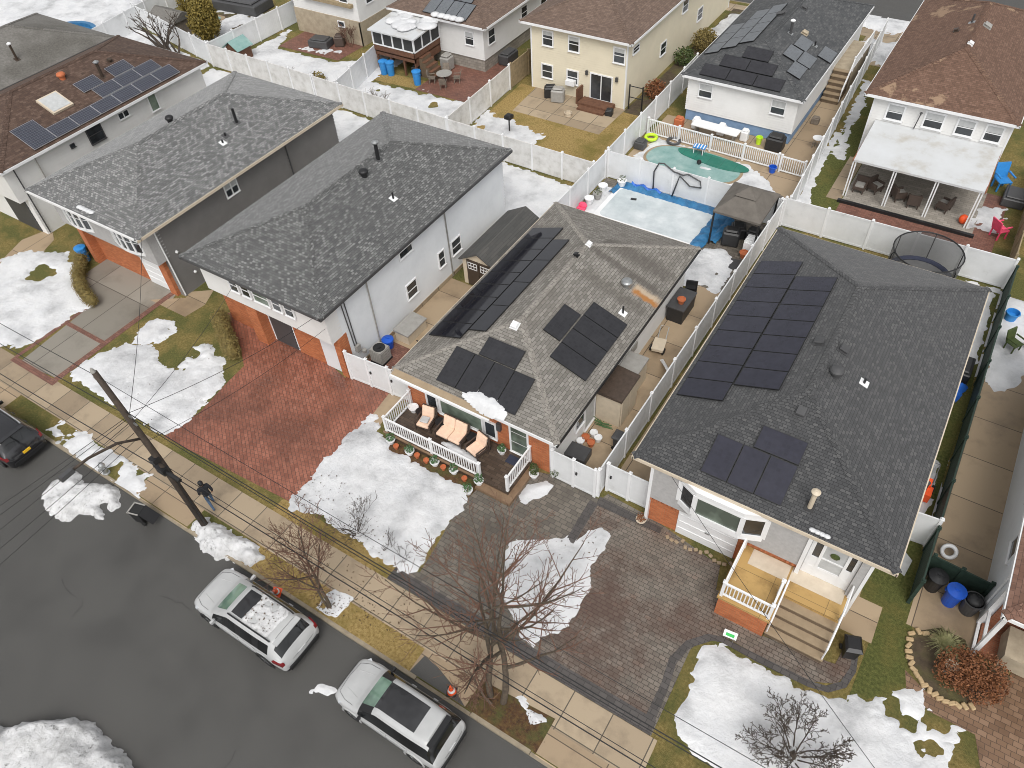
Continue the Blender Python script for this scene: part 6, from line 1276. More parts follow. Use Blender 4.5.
shrub('small_bush', 'yellowish low bush in the snow behind the back fence', [(-44.2, 39.6, .35, .7, .5, .4)], 'ochre', 300, .14)

random.seed(77); m = MB()
for P, n, zz in (([(-18.90, 9.69), (-16.03, 9.66), (-12.79, 9.56), (-14.89, 10.90), (-18.45, 11.78)], 150, .2), ([(-15.05, 7.10), (-13.60, 7.58), (-13.59, 6.63), (-14.35, 6.45)], 90, .07), ([(-15.7, 4.4), (-14.5, 4.4), (-14.5, 5.5), (-15.7, 5.5)], 45, 1.69), ([(-18.28, 6.71), (-10.72, 6.90), (-10.94, 9.07), (-17.82, 9.17)], 260, .02), ([(-7.61, 6.68), (-4.49, 6.84), (-5.13, 7.59), (-7.38, 7.23)], 200, .04), ([(-35.08, 10.95), (-28.83, 14.92), (-25.93, 12.22), (-27.43, 9.20)], 25, .16), ([(-9.87, 12.76), (-6.67, 14.92), (-6.06, 10.60), (-8.13, 10.75)], 50, .14)):
    for i in range(n):
        a = random.random(); b = random.random(); k = random.randrange(len(P)-2); p0, p1, p2 = P[0], P[k+1], P[k+2]
        if a+b > 1: a, b = 1-a, 1-b
        x = p0[0]+a*(p1[0]-p0[0])+b*(p2[0]-p0[0]); y = p0[1]+a*(p1[1]-p0[1])+b*(p2[1]-p0[1]); q = random.uniform(.02, .055); t = random.uniform(0, 6.28); c, s_ = math.cos(t)*q, math.sin(t)*q
        m.face([(x-c, y-s_, zz), (x+s_*.5, y-c*.5, zz+.015), (x+c, y+s_, zz), (x-s_*.5, y+c*.5, zz+.02)])
tag(m.build('fallen_leaves', M['fallen'], fixn=False), kind='stuff')
# ------------------------------------------------------------------ garden things
def potplant(label, x, y, z=0, r=.17, pot='white', leaf='leafbright', h=.26, ph=.32, group='potted plants at the ranch house porch', n=90):
    ro = empty('potted_plant', (x, y, z), label, 'potted plant', group)
    m = MB(); m.lathe((x, y, z), [(r*.68, 0), (r, h-.04), (r*1.1, h-.04), (r*1.1, h), (r*.9, h), (r*.88, h-.04)], 14); m.build('pot', M[pot], ro)
    if leaf: m = MB(); leaves(m, (x, y, z+h+ph*.4), (r*1.05, r*1.05, ph*.55), n, .1); m.build('foliage', M[leaf], ro, fixn=False)
    return ro
pp = [(-17.03, 14.49), (-15.89, 14.42), (-14.56, 14.50), (-13.58, 14.57), (-12.24, 14.55), (-12.45, 14.01)]
for k, (x, y) in enumerate(pp):
    potplant(['white pot plant below the left corner post of the porch', 'white pot plant below the porch rail, second from the left', 'white pot plant below the middle of the porch rail', 'white pot plant below the porch rail, left of its right end post', 'white pot plant on the step beside the right end post of the porch rail', 'white pot plant at the snow edge, lowest and nearest the driveway'][k], x, y-.12, 0.02 if k != 4 else .2, .2, n=110)
for k, (x, y) in enumerate([(-16.62, 14.33), (-15.49, 14.40), (-14.97, 14.38), (-14.09, 14.46), (-12.95, 14.44)]):
    potplant(['left', 'second', 'third', 'fourth', 'last'][k]+' small terracotta pot of the row in the bed along the porch', x, y-.1, .02, .12, 'terracotta', None, .2)
potplant('white pot with dry plant in the left corner of the porch', -17.05, 16.2, .35, .22, leaf=None, h=.3)
potplant('white pot with green plant beside the porch entrance door', -12.2, 16.2, .35, .18, n=140)
x, y = [(-10.46, 16.02)][0]; potplant('white pot with upright green shrub before the brick corner', x, y, .02, .2, leaf='leaf', ph=.75, n=260)
x, y = [(-9.67, 16.55)][0]; shrub('small_bush', 'small olive green bush at the foot of the white gate', [(x, y, .35, .26, .24, .38)], 'leaf', 1500, .09)
def lounge(label, x, y, rz, w=.75, z=.35, name='patio_chair', cat='chair'):
    ro = empty(name, (x, y, z), label, cat, 'peach cushioned porch furniture', rz); h = w/2
    m = MB()
    for sx in (-1, 1):
        m.obox((sx*(h-.03), 0, .52), .05, .7, .05)
        for sy in (-.3, .32): m.obox((sx*(h-.03), sy, 0), .05, .05, .52)
    m.obox((0, 0, .22), w-.1, .68, .08); m.build('frame', M['wicker'], ro, local=True)
    n = 2 if w > 1 else 1
    for k in range(n):
        cw = (w-.18)/n; cx = -((w-.18)/2)+cw*(k+.5)
        m = MB(); m.obox((cx, -.03, .3), cw-.02, .66, .14); m.build('seat_cushion', M['cushion'], ro, local=True, bevel=.03)
        m = MB(); m.hexa([(cx-cw/2+.01, .2, .42), (cx+cw/2-.01, .2, .42), (cx+cw/2-.01, .34, .42), (cx-cw/2+.01, .34, .42), (cx-cw/2+.01, .36, .95), (cx+cw/2-.01, .36, .95), (cx+cw/2-.01, .47, .93), (cx-cw/2+.01, .47, .93)]); m.build('back_cushion', M['cushion'], ro, local=True, bevel=.03)
    m = MB(); m.hexa([(-h, .36, .25), (h, .36, .25), (h, .42, .25), (-h, .42, .25), (-h+.05, .49, .9), (h-.05, .49, .9), (h-.05, .53, .9), (-h+.05, .53, .9)]); m.build('backrest', M['wicker'], ro, local=True)
    return ro
lounge('peach cushioned porch chair with a grey pillow, at the left end', -16.0, 15.75, R(8), .8)
lounge('peach cushioned two seat porch sofa under the wide window', -14.55, 15.75, R(0), 1.45, name='patio_sofa', cat='sofa')
lounge('peach cushioned porch chair between the round side table and the door', -13.15, 15.65, R(-14), .8)
m = MB(); m.obox((-16.0, 15.72, .82), .4, .35, .1, .2); tag(m.build('pillow', M['blind'], bevel=.03), 'grey pillow lying on the left peach porch chair', 'pillow')
def rtable(label, x, y, z, r=.25, h=.45, mat='wicker', top='black', name='side_table'):
    ro = empty(name, (x, y, z), label, 'table')
    m = MB(); m.lathe((x, y, z+h), [(r, 0), (r, .03)], 16); m.build('tabletop', M[top], ro)
    for k in range(4): a = k*math.pi/2+.6; m = MB(); m.tube([(x+math.cos(a)*r*.8, y+math.sin(a)*r*.8, z), (x+math.cos(a)*r*.6, y+math.sin(a)*r*.6, z+h)], .018, 6); m.build('leg', M[mat], ro)
rtable('small dark round table between the porch sofa and the right chair', -13.65, 16.0, .35); rtable('small dark round table between the left porch chair and the sofa', -15.35, 16.0, .35); rtable('small dark plant table left of the peach chairs', -16.6, 16.1, .35, .2, .35)
ro = empty('patio_grill', (-12.95, 16.1, .35), 'small grey kettle grill on three legs near the porch lamp', 'grill')
m = MB(); m.ball((-12.95, 16.1, 1.0), .2, .2, .17, 12); m.build('kettle', M['metal'], ro)
for k in range(3): a = k*2.1; m = MB(); m.tube([(-12.95+.22*math.cos(a), 16.1+.22*math.sin(a), .35), (-12.95+.1*math.cos(a), 16.1+.1*math.sin(a), .95)], .02, 6); m.build('leg', M['black'], ro)
m = MB(); m.obox((-11.5, 16.1, .352), .7, .45, .015); tag(m.build('door_mat', M['mat']), 'dark blue door mat on the porch', 'door mat')
# shed between the houses
ro = empty('garden_shed', (-19.4, 27.3, 0), 'long beige resin shed with dark doors between the white house and the ranch house', 'shed')
m = MB(); m.box(-20.5, 25.3, 0, -18.35, 30.0, 1.65); m.mesh([(-20.5, 25.3, 1.65), (-18.35, 25.3, 1.65), (-19.42, 25.3, 2.25), (-20.5, 25.42, 1.65), (-18.35, 25.42, 1.65), (-19.42, 25.42, 2.25)], [(0, 1, 2), (5, 4, 3), (0, 2, 5, 3), (1, 4, 5, 2)]); m.build('wall', M['beige'], ro)
m = MB()
for s in (-1, 1): m.hexa([(-19.42, 25.15, 2.32), (-19.42, 30.1, 2.32), (-19.42+s*1.2, 30.1, 1.62), (-19.42+s*1.2, 25.15, 1.62), (-19.42, 25.15, 2.4), (-19.42, 30.1, 2.4), (-19.42+s*1.25, 30.1, 1.68), (-19.42+s*1.25, 25.15, 1.68)])
m.build('roof', M['shedroof'], ro)
for s in (-1, 1):
    m = MB(); m.box(-19.42+s*.02, 25.24, .05, -19.42+s*.78, 25.3, 1.75); d = m.build('door', M['darkbrown'], ro)
    m = MB(); W = Wall('F', 25.24); a, b = sorted((-19.42+s*.12, -19.42+s*.68)); 
    for q in (0, 1, 2, 3): W.box(m, a+(b-a)*q/3-.015, a+(b-a)*q/3+.015, 0, .02, 1.2, 1.6)
    for q in (1.2, 1.4, 1.6): W.box(m, a-.015, b+.015, 0, .018, q-.015, q+.015)
    m.build('window_grille', M['white'], d)
# side yard of the white house
ro = empty('air_conditioner', (-20.75, 18.3, 0), 'grey air conditioner condenser beside the white house, behind the gate', 'air conditioner')
m = MB(); m.box(-21.1, 17.95, .08, -20.4, 18.65, .85); [m.box(-21.12, 17.93, .14+.09*k, -20.38, 18.67, .16+.09*k) for k in range(8)]; m.build('casing', M['greyplastic'], ro)
m = MB(); m.lathe((-20.75, 18.3, .85), [(.31, .001), (.31, .03), (.27, .03), (.1, .02), (.09, .05), (.01, .05)], 20); m.build('fan_grille', M['black'], ro); m = MB(); m.box(-21.15, 17.9, 0, -20.35, 18.7, .08); m.build('pad', M['black'], ro)
ro = empty('storage_box', (-20.6, 20.4, 0), 'long beige brown deck storage box against the bluish white wall', 'storage box')
m = MB(); m.box(-21.0, 19.8, 0, -20.15, 21.3, .6); m.build('box_body', M['beige'], ro); m = MB(); m.hexa([(-21.05, 19.75, .6), (-20.1, 19.75, .6), (-20.1, 21.35, .6), (-21.05, 21.35, .6), (-21.05, 19.75, .74), (-20.1, 19.75, .66), (-20.1, 21.35, .66), (-21.05, 21.35, .74)]); m.build('lid', M['greyplastic'], ro)
barrel('recycling_tub', 'blue tub with white rim beside the air conditioner', -21.0, 19.2, 'bluebin', .5, .28)
m = MB(); m.tube([(-18.4, 19.0, .0), (-18.4, 19.0, 1.6)], .04, 6); m.tube([(-18.4, 19, 1.6), (-18.8, 19, 1.7)], .04, 6); tag(m.build('dark_post', M['darkbrown']), 'thin dark post at the eave of the ranch house behind the air conditioner', 'post')
# side yard of the ranch house
ro = empty('storage_shed', (-9.1, 21.2, 0), 'tall beige resin storage shed with brown lid in the concrete side yard', 'shed')
m = MB(); m.box(-9.75, 20.3, 0, -8.55, 22.0, 1.75); m.build('wall', M['beige'], ro); m = MB(); m.hexa([(-9.8, 20.22, 1.75), (-8.48, 20.22, 1.75), (-8.48, 22.08, 1.75), (-9.8, 22.08, 1.75), (-9.8, 20.22, 1.98), (-8.48, 20.22, 1.86), (-8.48, 22.08, 1.86), (-9.8, 22.08, 1.98)]); m.build('roof', M['plasticroof'], ro)
for y0 in (20.38, 21.17): m = MB(); m.box(-8.55, y0, .06, -8.5, y0+.75, 1.7); m.build('door', M['beige'], ro)
ro = empty('storage_shed', (-9.25, 22.9, 0), 'lower pale grey storage cabinet behind the brown lidded shed', 'shed')
m = MB(); m.box(-9.7, 22.2, 0, -8.8, 23.6, 1.35); m.build('wall', M['beige'], ro); m = MB(); m.box(-9.75, 22.15, 1.35, -8.75, 23.65, 1.43); m.build('lid', M['greyplastic'], ro)
ro = empty('patio_grill', (-9.25, 28.6, 0), 'dark cabinet with a terracotta pot on it by the back of the side yard', 'cabinet')
m = MB(); m.box(-9.7, 27.9, 0, -8.85, 29.5, .9); m.build('cabinet', M['grill'], ro); m = MB(); m.box(-9.75, 27.85, .9, -8.8, 29.55, .96); m.build('top', M['darkgrey'], ro)
potplant('terracotta pot on the dark cabinet in the side yard', -9.2, 28.4, .97, .2, 'terracotta', None, .28, group='pots in the concrete side yard')
m = MB(); m.obox((-9.3, 30.0, 0), .6, .1, 1.2, .3); m.obox((-9.3, 29.9, .9), .5, .5, .06, .3); tag(m.build('folding_chair', M['black']), 'black folded chair standing behind the dark cabinet', 'chair')
ro = empty('garden_cart', (-9.2, 25.9, 0), 'small white two wheeled garden cart by the wall', 'cart')
m = MB(); m.obox((-9.1, 25.7, .25), .55, .8, .12, .2); m.obox((-9.1, 25.7, .37), .6, .85, .05, .2); m.build('tray', M['beige'], ro); m = MB(); m.tube([(-9.35, 26.1, .4), (-9.4, 26.5, .9), (-9.0, 26.55, .9), (-8.95, 26.15, .4)], .025, 6); m.build('handle', M['metal'], ro)
for s in (-1, 1): m = MB(); m.tube([(-9.1+s*.3, 25.55, .18), (-9.1+s*.36, 25.55, .18)], .18, 14); m.build('wheel', M['rubber'], ro)
ro = empty('watering_can', (-9.45, 24.4, 0), 'pale grey watering can by the storage cabinet', 'watering can')
m = MB(); m.lathe((-9.45, 24.4, 0), [(.15, 0), (.14, .3), (.09, .34)], 12); m.build('can', M['white'], ro); m = MB(); m.tube([(-9.4, 24.25, .1), (-9.3, 24.0, .4)], .03, 6); m.build('spout', M['white'], ro)
m = MB(); m.hexa([(-8.75, 25.1, .01), (-7.9, 24.4, .01), (-7.8, 24.5, .01), (-8.65, 25.2, .01), (-8.7, 25.1, .05), (-7.75, 23.4, 1.3), (-7.68, 23.5, 1.32), (-8.62, 25.2, .06)]); tag(m.build('board', M['white']), 'white board leaning on the long white fence', 'board')
m = MB(); m.obox((-9.35, 17.9, .015), 1.0, .8, .45, .05); tag(m.build('storage_bench', M['darkgrey'], bevel=.03), 'dark grey covered bench behind the white side gate', 'bench')
for k, (x, y, mt) in enumerate(((-9.5, 18.9, 'terracotta'), (-9.15, 18.75, 'terracotta'), (-9.3, 19.3, 'white'), (-9.0, 19.15, 'white'), (-9.6, 18.6, 'white'))): potplant(['terracotta pot of the cluster, nearest the wall', 'terracotta pot of the cluster, farther from the wall', 'white pot of the cluster, farthest back', 'white pot of the cluster, nearest the fence', 'white pot of the cluster, beside the dark bench'][k], x, y, .015, .17, mt, None, .28, group='pots in the concrete side yard')
m = MB()
for i in range(10): a = random.uniform(0, 6.28); m.tube([(-9.4+math.cos(a)*.3, 20.0+math.sin(a)*.12, .05+.04*i), (-9.2, 19.9, .1+.03*i), (-9.0+math.cos(a+1)*.3, 20.05, .05+.03*i)], .02, 5)
tag(m.build('hose_coil', M['leafbright']), 'coiled pale green hose at the foot of the beige shed', 'hose')
wheelie('rubbish_bin', 'dark grey bin behind the white gate against the long fence', -8.0, 19.3, R(90), 'darkgrey', z=.015)

# pool of the ranch house
def rrect(x0, y0, x1, y1, r=.4, n=6):
    P = []
    for cx, cy, a in ((x1-r, y1-r, 0), (x0+r, y1-r, 90), (x0+r, y0+r, 180), (x1-r, y0+r, 270)):
        for k in range(n+1): t = R(a+90*k/n); P.append((cx+r*math.cos(t), cy+r*math.sin(t)))
    return P
ro = empty('swimming_pool', (-14, 36, 0), 'rectangular frozen swimming pool with a blue cover pulled along its edges', 'swimming pool')
m = MB(); m.prism(rrect(-17.3, 34.0, -10.5, 37.65, .3), .02, .1); m.build('coping', M['white'], ro)
m = MB(); m.prism(rrect(-17.0, 34.25, -10.95, 37.4, .35), .05, .115); m.build('ice', M['ice'], ro)
def drape(P0, P1, w, h, seed):
    m = MB(); a, b = Vector((*P0, 0)), Vector((*P1, 0)); d = (b-a); L = d.length; d /= L; s = Vector((-d.y, d.x, 0)); n = int(L/.12); k = 8; rnd = random.Random(seed); vs = []; fs = []
    off = [rnd.uniform(-.08, .08) for _ in range(n+1)]
    for i in range(n+1):
        for j in range(k+1):
            t = j/k; p = a+d*(L*i/n)+s*(w*(t-.5)*(1+off[i]*1.2)); z = .11+h*math.sin(math.pi*t)*(.7+.5*math.sin(i*.9+t*4))+.03*math.sin(i*1.7+j*2.1)*math.sin(math.pi*t); vs.append((p.x, p.y, max(.05, z)))
    for i in range(n):
        for j in range(k): fs.append((i*(k+1)+j, (i+1)*(k+1)+j, (i+1)*(k+1)+j+1, i*(k+1)+j+1))
    return m.mesh(vs, fs)
o = drape((-17.4, 37.75), (-10.0, 37.75), .75, .16, 1).build('pool_cover', M['bluecover'], ro, smooth=True); drape((-10.55, 37.6), (-10.75, 34.0), .8, .16, 2).build('pool_cover', M['bluecover'], ro, smooth=True)
drape((-9.95, 37.5), (-10.1, 34.9), .5, .1, 4).build('pool_cover', M['bluecover'], ro, smooth=True); drape((-17.35, 36.6), (-17.2, 37.9), .4, .12, 3).build('pool_cover', M['bluecover'], ro, smooth=True)
m = MB(); m.obox((-15.8, 36.6, .12), .35, .16, .04, .3); m.build('skimmer_lid', M['black'], ro)
m = MB(); m.tube([(-15.2, 38.05, .1), (-15.25, 38.06, 1.4), (-15.0, 38.1, 2.02), (-14.7, 38.15, 2.05), (-14.0, 38.06, 1.75), (-13.4, 38.04, 1.7), (-13.1, 38.04, 1.85), (-12.3, 38.04, 1.6), (-12.2, 38.04, 1.2), (-12.9, 38.04, 1.1), (-13.6, 38.04, 1.6), (-13.75, 38.02, .9), (-13.9, 37.95, .15)], .045, 8); tag(m.build('pool_hose', M['darkgrey'], smooth=True), 'dark hose looped over the white fence between the pools', 'hose')
random.seed(11)
for k, (x, y, mt) in enumerate(((-18.0, 35.0, 'white'), (-17.8, 35.7, 'greyplastic'), (-17.9, 36.6, 'white'), (-17.1, 37.6, 'white'))): potplant(['white planter nearest the roof, left of the pool', 'grey planter at the left pool edge, second of the row', 'white planter at the left pool edge, third of the row', 'white tub in the far left corner of the pool yard'][k], x, y, .1, .27, mt, 'leaf' if k in (1, 3) else None, .4, group='planters left of the pool', n=40)
m = MB(); m.ball((-18.1, 34.4, .3), .3, .2, .2, 8); m.obox((-18.1, 34.2, .05), .5, .3, .2); tag(m.build('toy_box', M['pink']), 'pink toy bin in the corner by the left pool fence', 'toy')
m = drape((-16.6, 38.0), (-14.6, 37.95), .35, .2, 9); tag(m.build('tarpaulin', M['tarp'], smooth=True), 'crumpled blue tarpaulin below the hose at the pool fence', 'tarpaulin')
# gazebo
ro = empty('gazebo', (-8.95, 36.4, 0), 'taupe fabric gazebo with dark posts beside the pool', 'gazebo')
gx0, gx1, gy0, gy1, gz = -10.3, -7.65, 34.8, 38.0, 2.25
m = MB(); cx, cy = (gx0+gx1)/2, (gy0+gy1)/2; base = [(gx0, gy0, gz), (gx1, gy0, gz), (gx1, gy1, gz), (gx0, gy1, gz)]; top = [(cx+a*.45, cy+b*.45, gz+.6) for a, b in ((-1, -1), (1, -1), (1, 1), (-1, 1))]
for i in range(4): m.face([base[i], base[(i+1) % 4], top[(i+1) % 4], top[i]])
lo = [(p[0], p[1], gz-.12) for p in base]
for i in range(4): m.face([base[i], lo[i], lo[(i+1) % 4], base[(i+1) % 4]])
m.build('canopy', M['canopy'], ro)
m = MB(); b2 = [(cx+a*.6, cy+b*.6, gz+.62) for a, b in ((-1, -1), (1, -1), (1, 1), (-1, 1))]
for i in range(4): m.face([b2[i], b2[(i+1) % 4], (cx, cy, gz+1.0)])
m.build('vent_canopy', M['canopy'], ro)
for x in (gx0+.06, gx1-.06):
    for y in (gy0+.06, gy1-.06): m = MB(); m.box(x-.045, y-.045, 0, x+.045, y+.045, gz-.01); m.build('post', M['black'], ro)
m = MB()
for i in range(4): m.tube([Vector(base[i])-Vector((0, 0, .05)), Vector(top[i])-Vector((0, 0, .05))], .025, 6)
m.build('roof_frame', M['black'], ro)
def coverbox(name, label, x, y, sx, sy, h, mat, cat, rz=0, z=.012, bev=.08):
    m = MB(); m.obox((x, y, z), sx, sy, h*.85, rz); m.obox((x, y, z+h*.85), sx*.8, sy*.8, h*.15, rz); return tag(m.build(name, M[mat], bevel=bev), label, cat)
coverbox('covered_grill', 'large grill under a black cover at the gazebo edge', -9.2, 35.4, .95, .7, 1.05, 'grill', 'grill', .2); coverbox('covered_chair', 'black covered chair behind the covered grill in the gazebo', -9.1, 36.3, .8, .8, .8, 'grill', 'chair', .4); coverbox('covered_chair', 'second black covered chair under the gazebo, nearer the fence', -8.2, 36.2, .7, .7, .85, 'grill', 'chair')
ro = empty('garden_cooler', (-8.0, 35.3, 0), 'white slatted cooler box beside the gazebo and the fence', 'cooler'); m = MB(); m.obox((-8.05, 35.4, .2), .55, .9, .5); [m.obox((-8.05, 35.1+.2*k, .7), .6, .12, .04) for k in range(4)]; m.build('box_body', M['white'], ro); m = MB(); [m.obox((-8.05+a, 35.4+b, 0), .06, .06, .2) for a in (-.22, .22) for b in (-.4, .4)]; m.build('leg', M['white'], ro)
potplant('orange terracotta pot in front of the white cooler', -8.1, 34.6, .01, .24, 'terracotta', None, .35, group='pots by the gazebo')
m = MB(); m.obox((-8.9, 33.7, .012), 1.7, .9, .03, .1); tag(m.build('dark_mat', M['darkgrey']), 'dark flat mats lying on the snow in front of the gazebo', 'mat')
# green pool
def blob(pts, sm=3):
    P = [Vector((*p, 0)) for p in pts]
    for _ in range(sm): P = [q for a, b in zip(P, P[1:]+P[:1]) for q in (a.lerp(b, .25), a.lerp(b, .75))]
    return [(p.x, p.y) for p in P]
ro = empty('swimming_pool', (-14.3, 42, 0), 'oval frozen green swimming pool with a sunken green cover, behind the white fence', 'swimming pool')
BP = [(-17.4, 41.0), (-17.2, 43.0), (-15.2, 43.6), (-12.6, 43.6), (-11.2, 42.8), (-11.2, 41.2), (-12.3, 40.6), (-15.5, 40.6)]
m = MB(); m.prism(blob([((x+14.3)*1.06-14.3, (y-42)*1.08+42) for x, y in BP]), .02, .09); m.build('coping', M['step'], ro)
m = MB(); m.prism(blob(BP), .04, .11); m.build('ice', M['greenice'], ro)
m = MB(); m.prism(blob([(-15.9, 43.5), (-13.0, 43.5), (-10.8, 43.1), (-10.9, 42.4), (-12.6, 42.1), (-14.2, 42.4), (-15.6, 42.7)], 2), .112, .14); m.build('pool_cover', M['greencover'], ro)
m = MB(); m.ball((-13.9, 42.1, .25), .16, .16, .16, 8); m.tube([(-13.9, 42.1, .1), (-14.1, 42.9, .1), (-14.3, 43.6, .2)], .03, 5); tag(m.build('pool_float', M['black']), 'dark float frozen in the middle of the green pool', 'float')
ro = empty('garden_chair', (-14.4, 43.35, 0), 'blue and white striped chair at the far edge of the green pool', 'chair'); m = MB(); m.obox((-14.4, 43.3, .55), .8, .5, .06, .1); m.build('seat', M['bluelt'], ro); m = MB(); [m.obox((-14.4+k*.2, 43.3, .615), .07, .52, .012, .1) for k in (-1.5, -.5, .5, 1.5)]; m.build('stripe', M['white'], ro); m = MB(); [m.obox((-14.4+a, 43.3+b, .11), .05, .05, .44) for a in (-.3, .3) for b in (-.2, .2)]; m.build('leg', M['white'], ro)
def ring(label, x, y, r, t, mat, z=.1, name='swim_ring', tilt=0):
    m = MB(); k = 20; pts = [(x+r*math.cos(2*math.pi*i/k), y+r*math.sin(2*math.pi*i/k)*math.cos(tilt), z+t+r*math.sin(2*math.pi*i/k)*math.sin(tilt)) for i in range(k+1)]; m.tube(pts, t, 8, caps=False); return tag(m.build(name, M[mat], smooth=True), label, 'swim ring')
ring('lime green swim ring by the low picket fence', -17.9, 43.5, .36, .11, 'lime'); ring('grey deflated swim ring in the snow by the picket fence', -16.4, 43.8, .4, .09, 'darkgrey'); ring('white and blue ring standing by the green screened fence', 5.25, 20.9, .24, .08, 'white', .25, tilt=.9)
coverbox('covered_furniture', 'dark covered pool pump at the left corner of the green pool', -18.1, 42.3, .7, .7, .6, 'darkgrey', 'pump'); coverbox('rock_pile', 'grey rocks at the right end of the green pool by the gazebo', -8.8, 39.6, 1.0, .6, .4, 'darkgrey', 'rocks'); coverbox('folded_cover', 'brown folded cover standing by the fence behind the gazebo', -8.0, 39.8, .5, 1.2, .7, 'canopy', 'cover', .3)
barrel('bucket', 'blue bucket hanging at the gate of the low picket fence', -9.6, 43.5, 'bluebin', .4, .22, lid=False, cat='bucket')
ro = empty('picnic_table', (-14.3, 45.6, 0), 'long white folding table behind the low picket fence', 'table'); m = MB(); m.obox((-14.3, 45.7, .72), 3.2, .9, .05, -.03); m.build('tabletop', M['white'], ro)
for x in (-15.6, -13.0): m = MB(); m.obox((x, 45.7, 0), .06, .7, .72); m.build('leg', M['metal'], ro)
for k, x in enumerate((-15.9, -14.1, -12.5)): coverbox('garden_chair', ['white chair at the left end of the long white table', 'pale chair behind the long white table', 'white chair at the right end of the long white table'][k], x, 46.3, .5, .5, .8, 'white', 'chair')
coverbox('covered_grill', 'dark covered grill at the blue painted corner of the white house', -10.4, 46.2, 1.1, .9, 1.0, 'grill', 'grill'); coverbox('boulder_planter', 'beige planter at the left rear corner of the white house', -17.0, 46.0, .6, .5, .7, 'terracotta', 'planter'); rtable('small white round table in the concrete alley by the fence', -8.1, 47.5, .012, .35, .7, 'metal', 'white'); coverbox('fire_wood', 'pale wooden stool in the concrete alley', -9.1, 50.5, .5, .4, .5, 'woodgrey', 'stool')
barrel('yellow_pail', 'yellow pail beside the covered grill', -11.5, 46.3, 'lime', .5, .2, lid=False, cat='bucket')

# trampoline
ro = empty('trampoline', (.6, 37.4, 0), 'round trampoline with dark safety net behind the charcoal roof house', 'trampoline'); tx, ty, tr = .45, 36.3, 1.75
m = MB(); m.lathe((tx, ty, .78), [(tr-.3, 0), (tr-.3, .01)], 28); m.build('mat', M['tramp'], ro)
m = MB(); k = 28; m.tube([(tx+(tr-.15)*math.cos(2*math.pi*i/k), ty+(tr-.15)*math.sin(2*math.pi*i/k), .8) for i in range(k+1)], .13, 6, caps=False); m.build('pad', M['mat'], ro)
for i in range(6):
    a = 2*math.pi*i/6+.5; m = MB(); m.tube([(tx+tr*math.cos(a), ty+tr*math.sin(a), 0), (tx+tr*math.cos(a), ty+tr*math.sin(a), 2.3), (tx+(tr-.15)*math.cos(a), ty+(tr-.15)*math.sin(a), 2.5)], .03, 6); m.build('pole', M['black'], ro)
m = MB(); vs = [(tx+(tr-.1)*math.cos(2*math.pi*i/36), ty+(tr-.1)*math.sin(2*math.pi*i/36), z) for z in (.85, 2.45) for i in range(36)]; m.mesh(vs, [(i, (i+1) % 36, 36+(i+1) % 36, 36+i) for i in range(36)]); m.build('net', M['net'], ro, fixn=False)
m = MB(); m.tube([(tx+(tr-.1)*math.cos(2*math.pi*i/36), ty+(tr-.1)*math.sin(2*math.pi*i/36), 2.46) for i in range(37)], .035, 6, caps=False); m.build('top_ring', M['black'], ro)

# patio canopy of the worn brown roof house
ro = empty('patio_canopy', (-1.7, 44.8, 0), 'flat white stained patio roof on white posts behind the worn brown roof house', 'canopy')
m = MB(); m.hexa([(-5.1, 42.95, 2.35), (1.9, 42.95, 2.35), (1.9, 47.2, 2.75), (-5.1, 47.2, 2.75), (-5.1, 42.95, 2.47), (1.9, 42.95, 2.47), (1.9, 47.2, 2.87), (-5.1, 47.2, 2.87)]); m.build('canopy_roof', M['canopywhite'], ro)
m = MB(); m.box(-5.14, 42.93, 2.36, -5.08, 47.15, 2.52); m.box(1.88, 42.93, 2.36, 1.95, 47.15, 2.52); m.build('edge_trim', M['brownbrick'], ro)
for x in (-5.0, -2.75, -.5, 1.75):
    for dx in (-.07, .07): m = MB(); m.box(x+dx-.035, 43.0, .01, x+dx+.035, 43.07, 2.36); m.build('post', M['white'], ro)
m = MB(); m.box(-5.2, 42.2, .0, 2.3, 42.4, .18); tag(m.build('timber_edging', M['black']), 'dark timber edging along the front of the canopy patio', 'edging')
random.seed(4)
for k, (x, y) in enumerate(((-4.4, 43.9), (-3.6, 44.3), (-2.2, 44.1), (-1.3, 43.8), (.3, 44.2))):
    ro = empty('garden_chair', (x, y, .02), ['wicker chair at the left end under the patio roof', 'dark wicker chair, second from the left under the patio roof', 'pale wicker chair in the middle under the patio roof', 'dark wicker chair right of the middle under the patio roof', 'dark wicker chair nearest the orange ball under the patio roof'][k], 'chair', 'chairs under the patio roof', k*1.1)
    m = MB(); m.obox((0, 0, .25), .7, .7, .18); m.obox((0, .3, .43), .7, .12, .45); m.obox((-.31, 0, .43), .1, .6, .2); m.obox((.31, 0, .43), .1, .6, .2); m.build('frame', M['wicker'], ro, local=True); m = MB(); m.obox((0, -.05, .431), .5, .5, .1); m.build('seat_cushion', M['greyplastic'], ro, local=True)
    for sx in (-.28, .28):
        for sy in (-.28, .28): m = MB(); m.obox((sx, sy, 0), .06, .06, .25); m.build('leg', M['wicker'], ro, local=True)
m = MB(); m.ball((1.5, 43.4, .3), .25, .25, .28, 12); tag(m.build('ball', M['orange'], smooth=True), 'orange ball at the right hand post of the patio roof', 'ball')
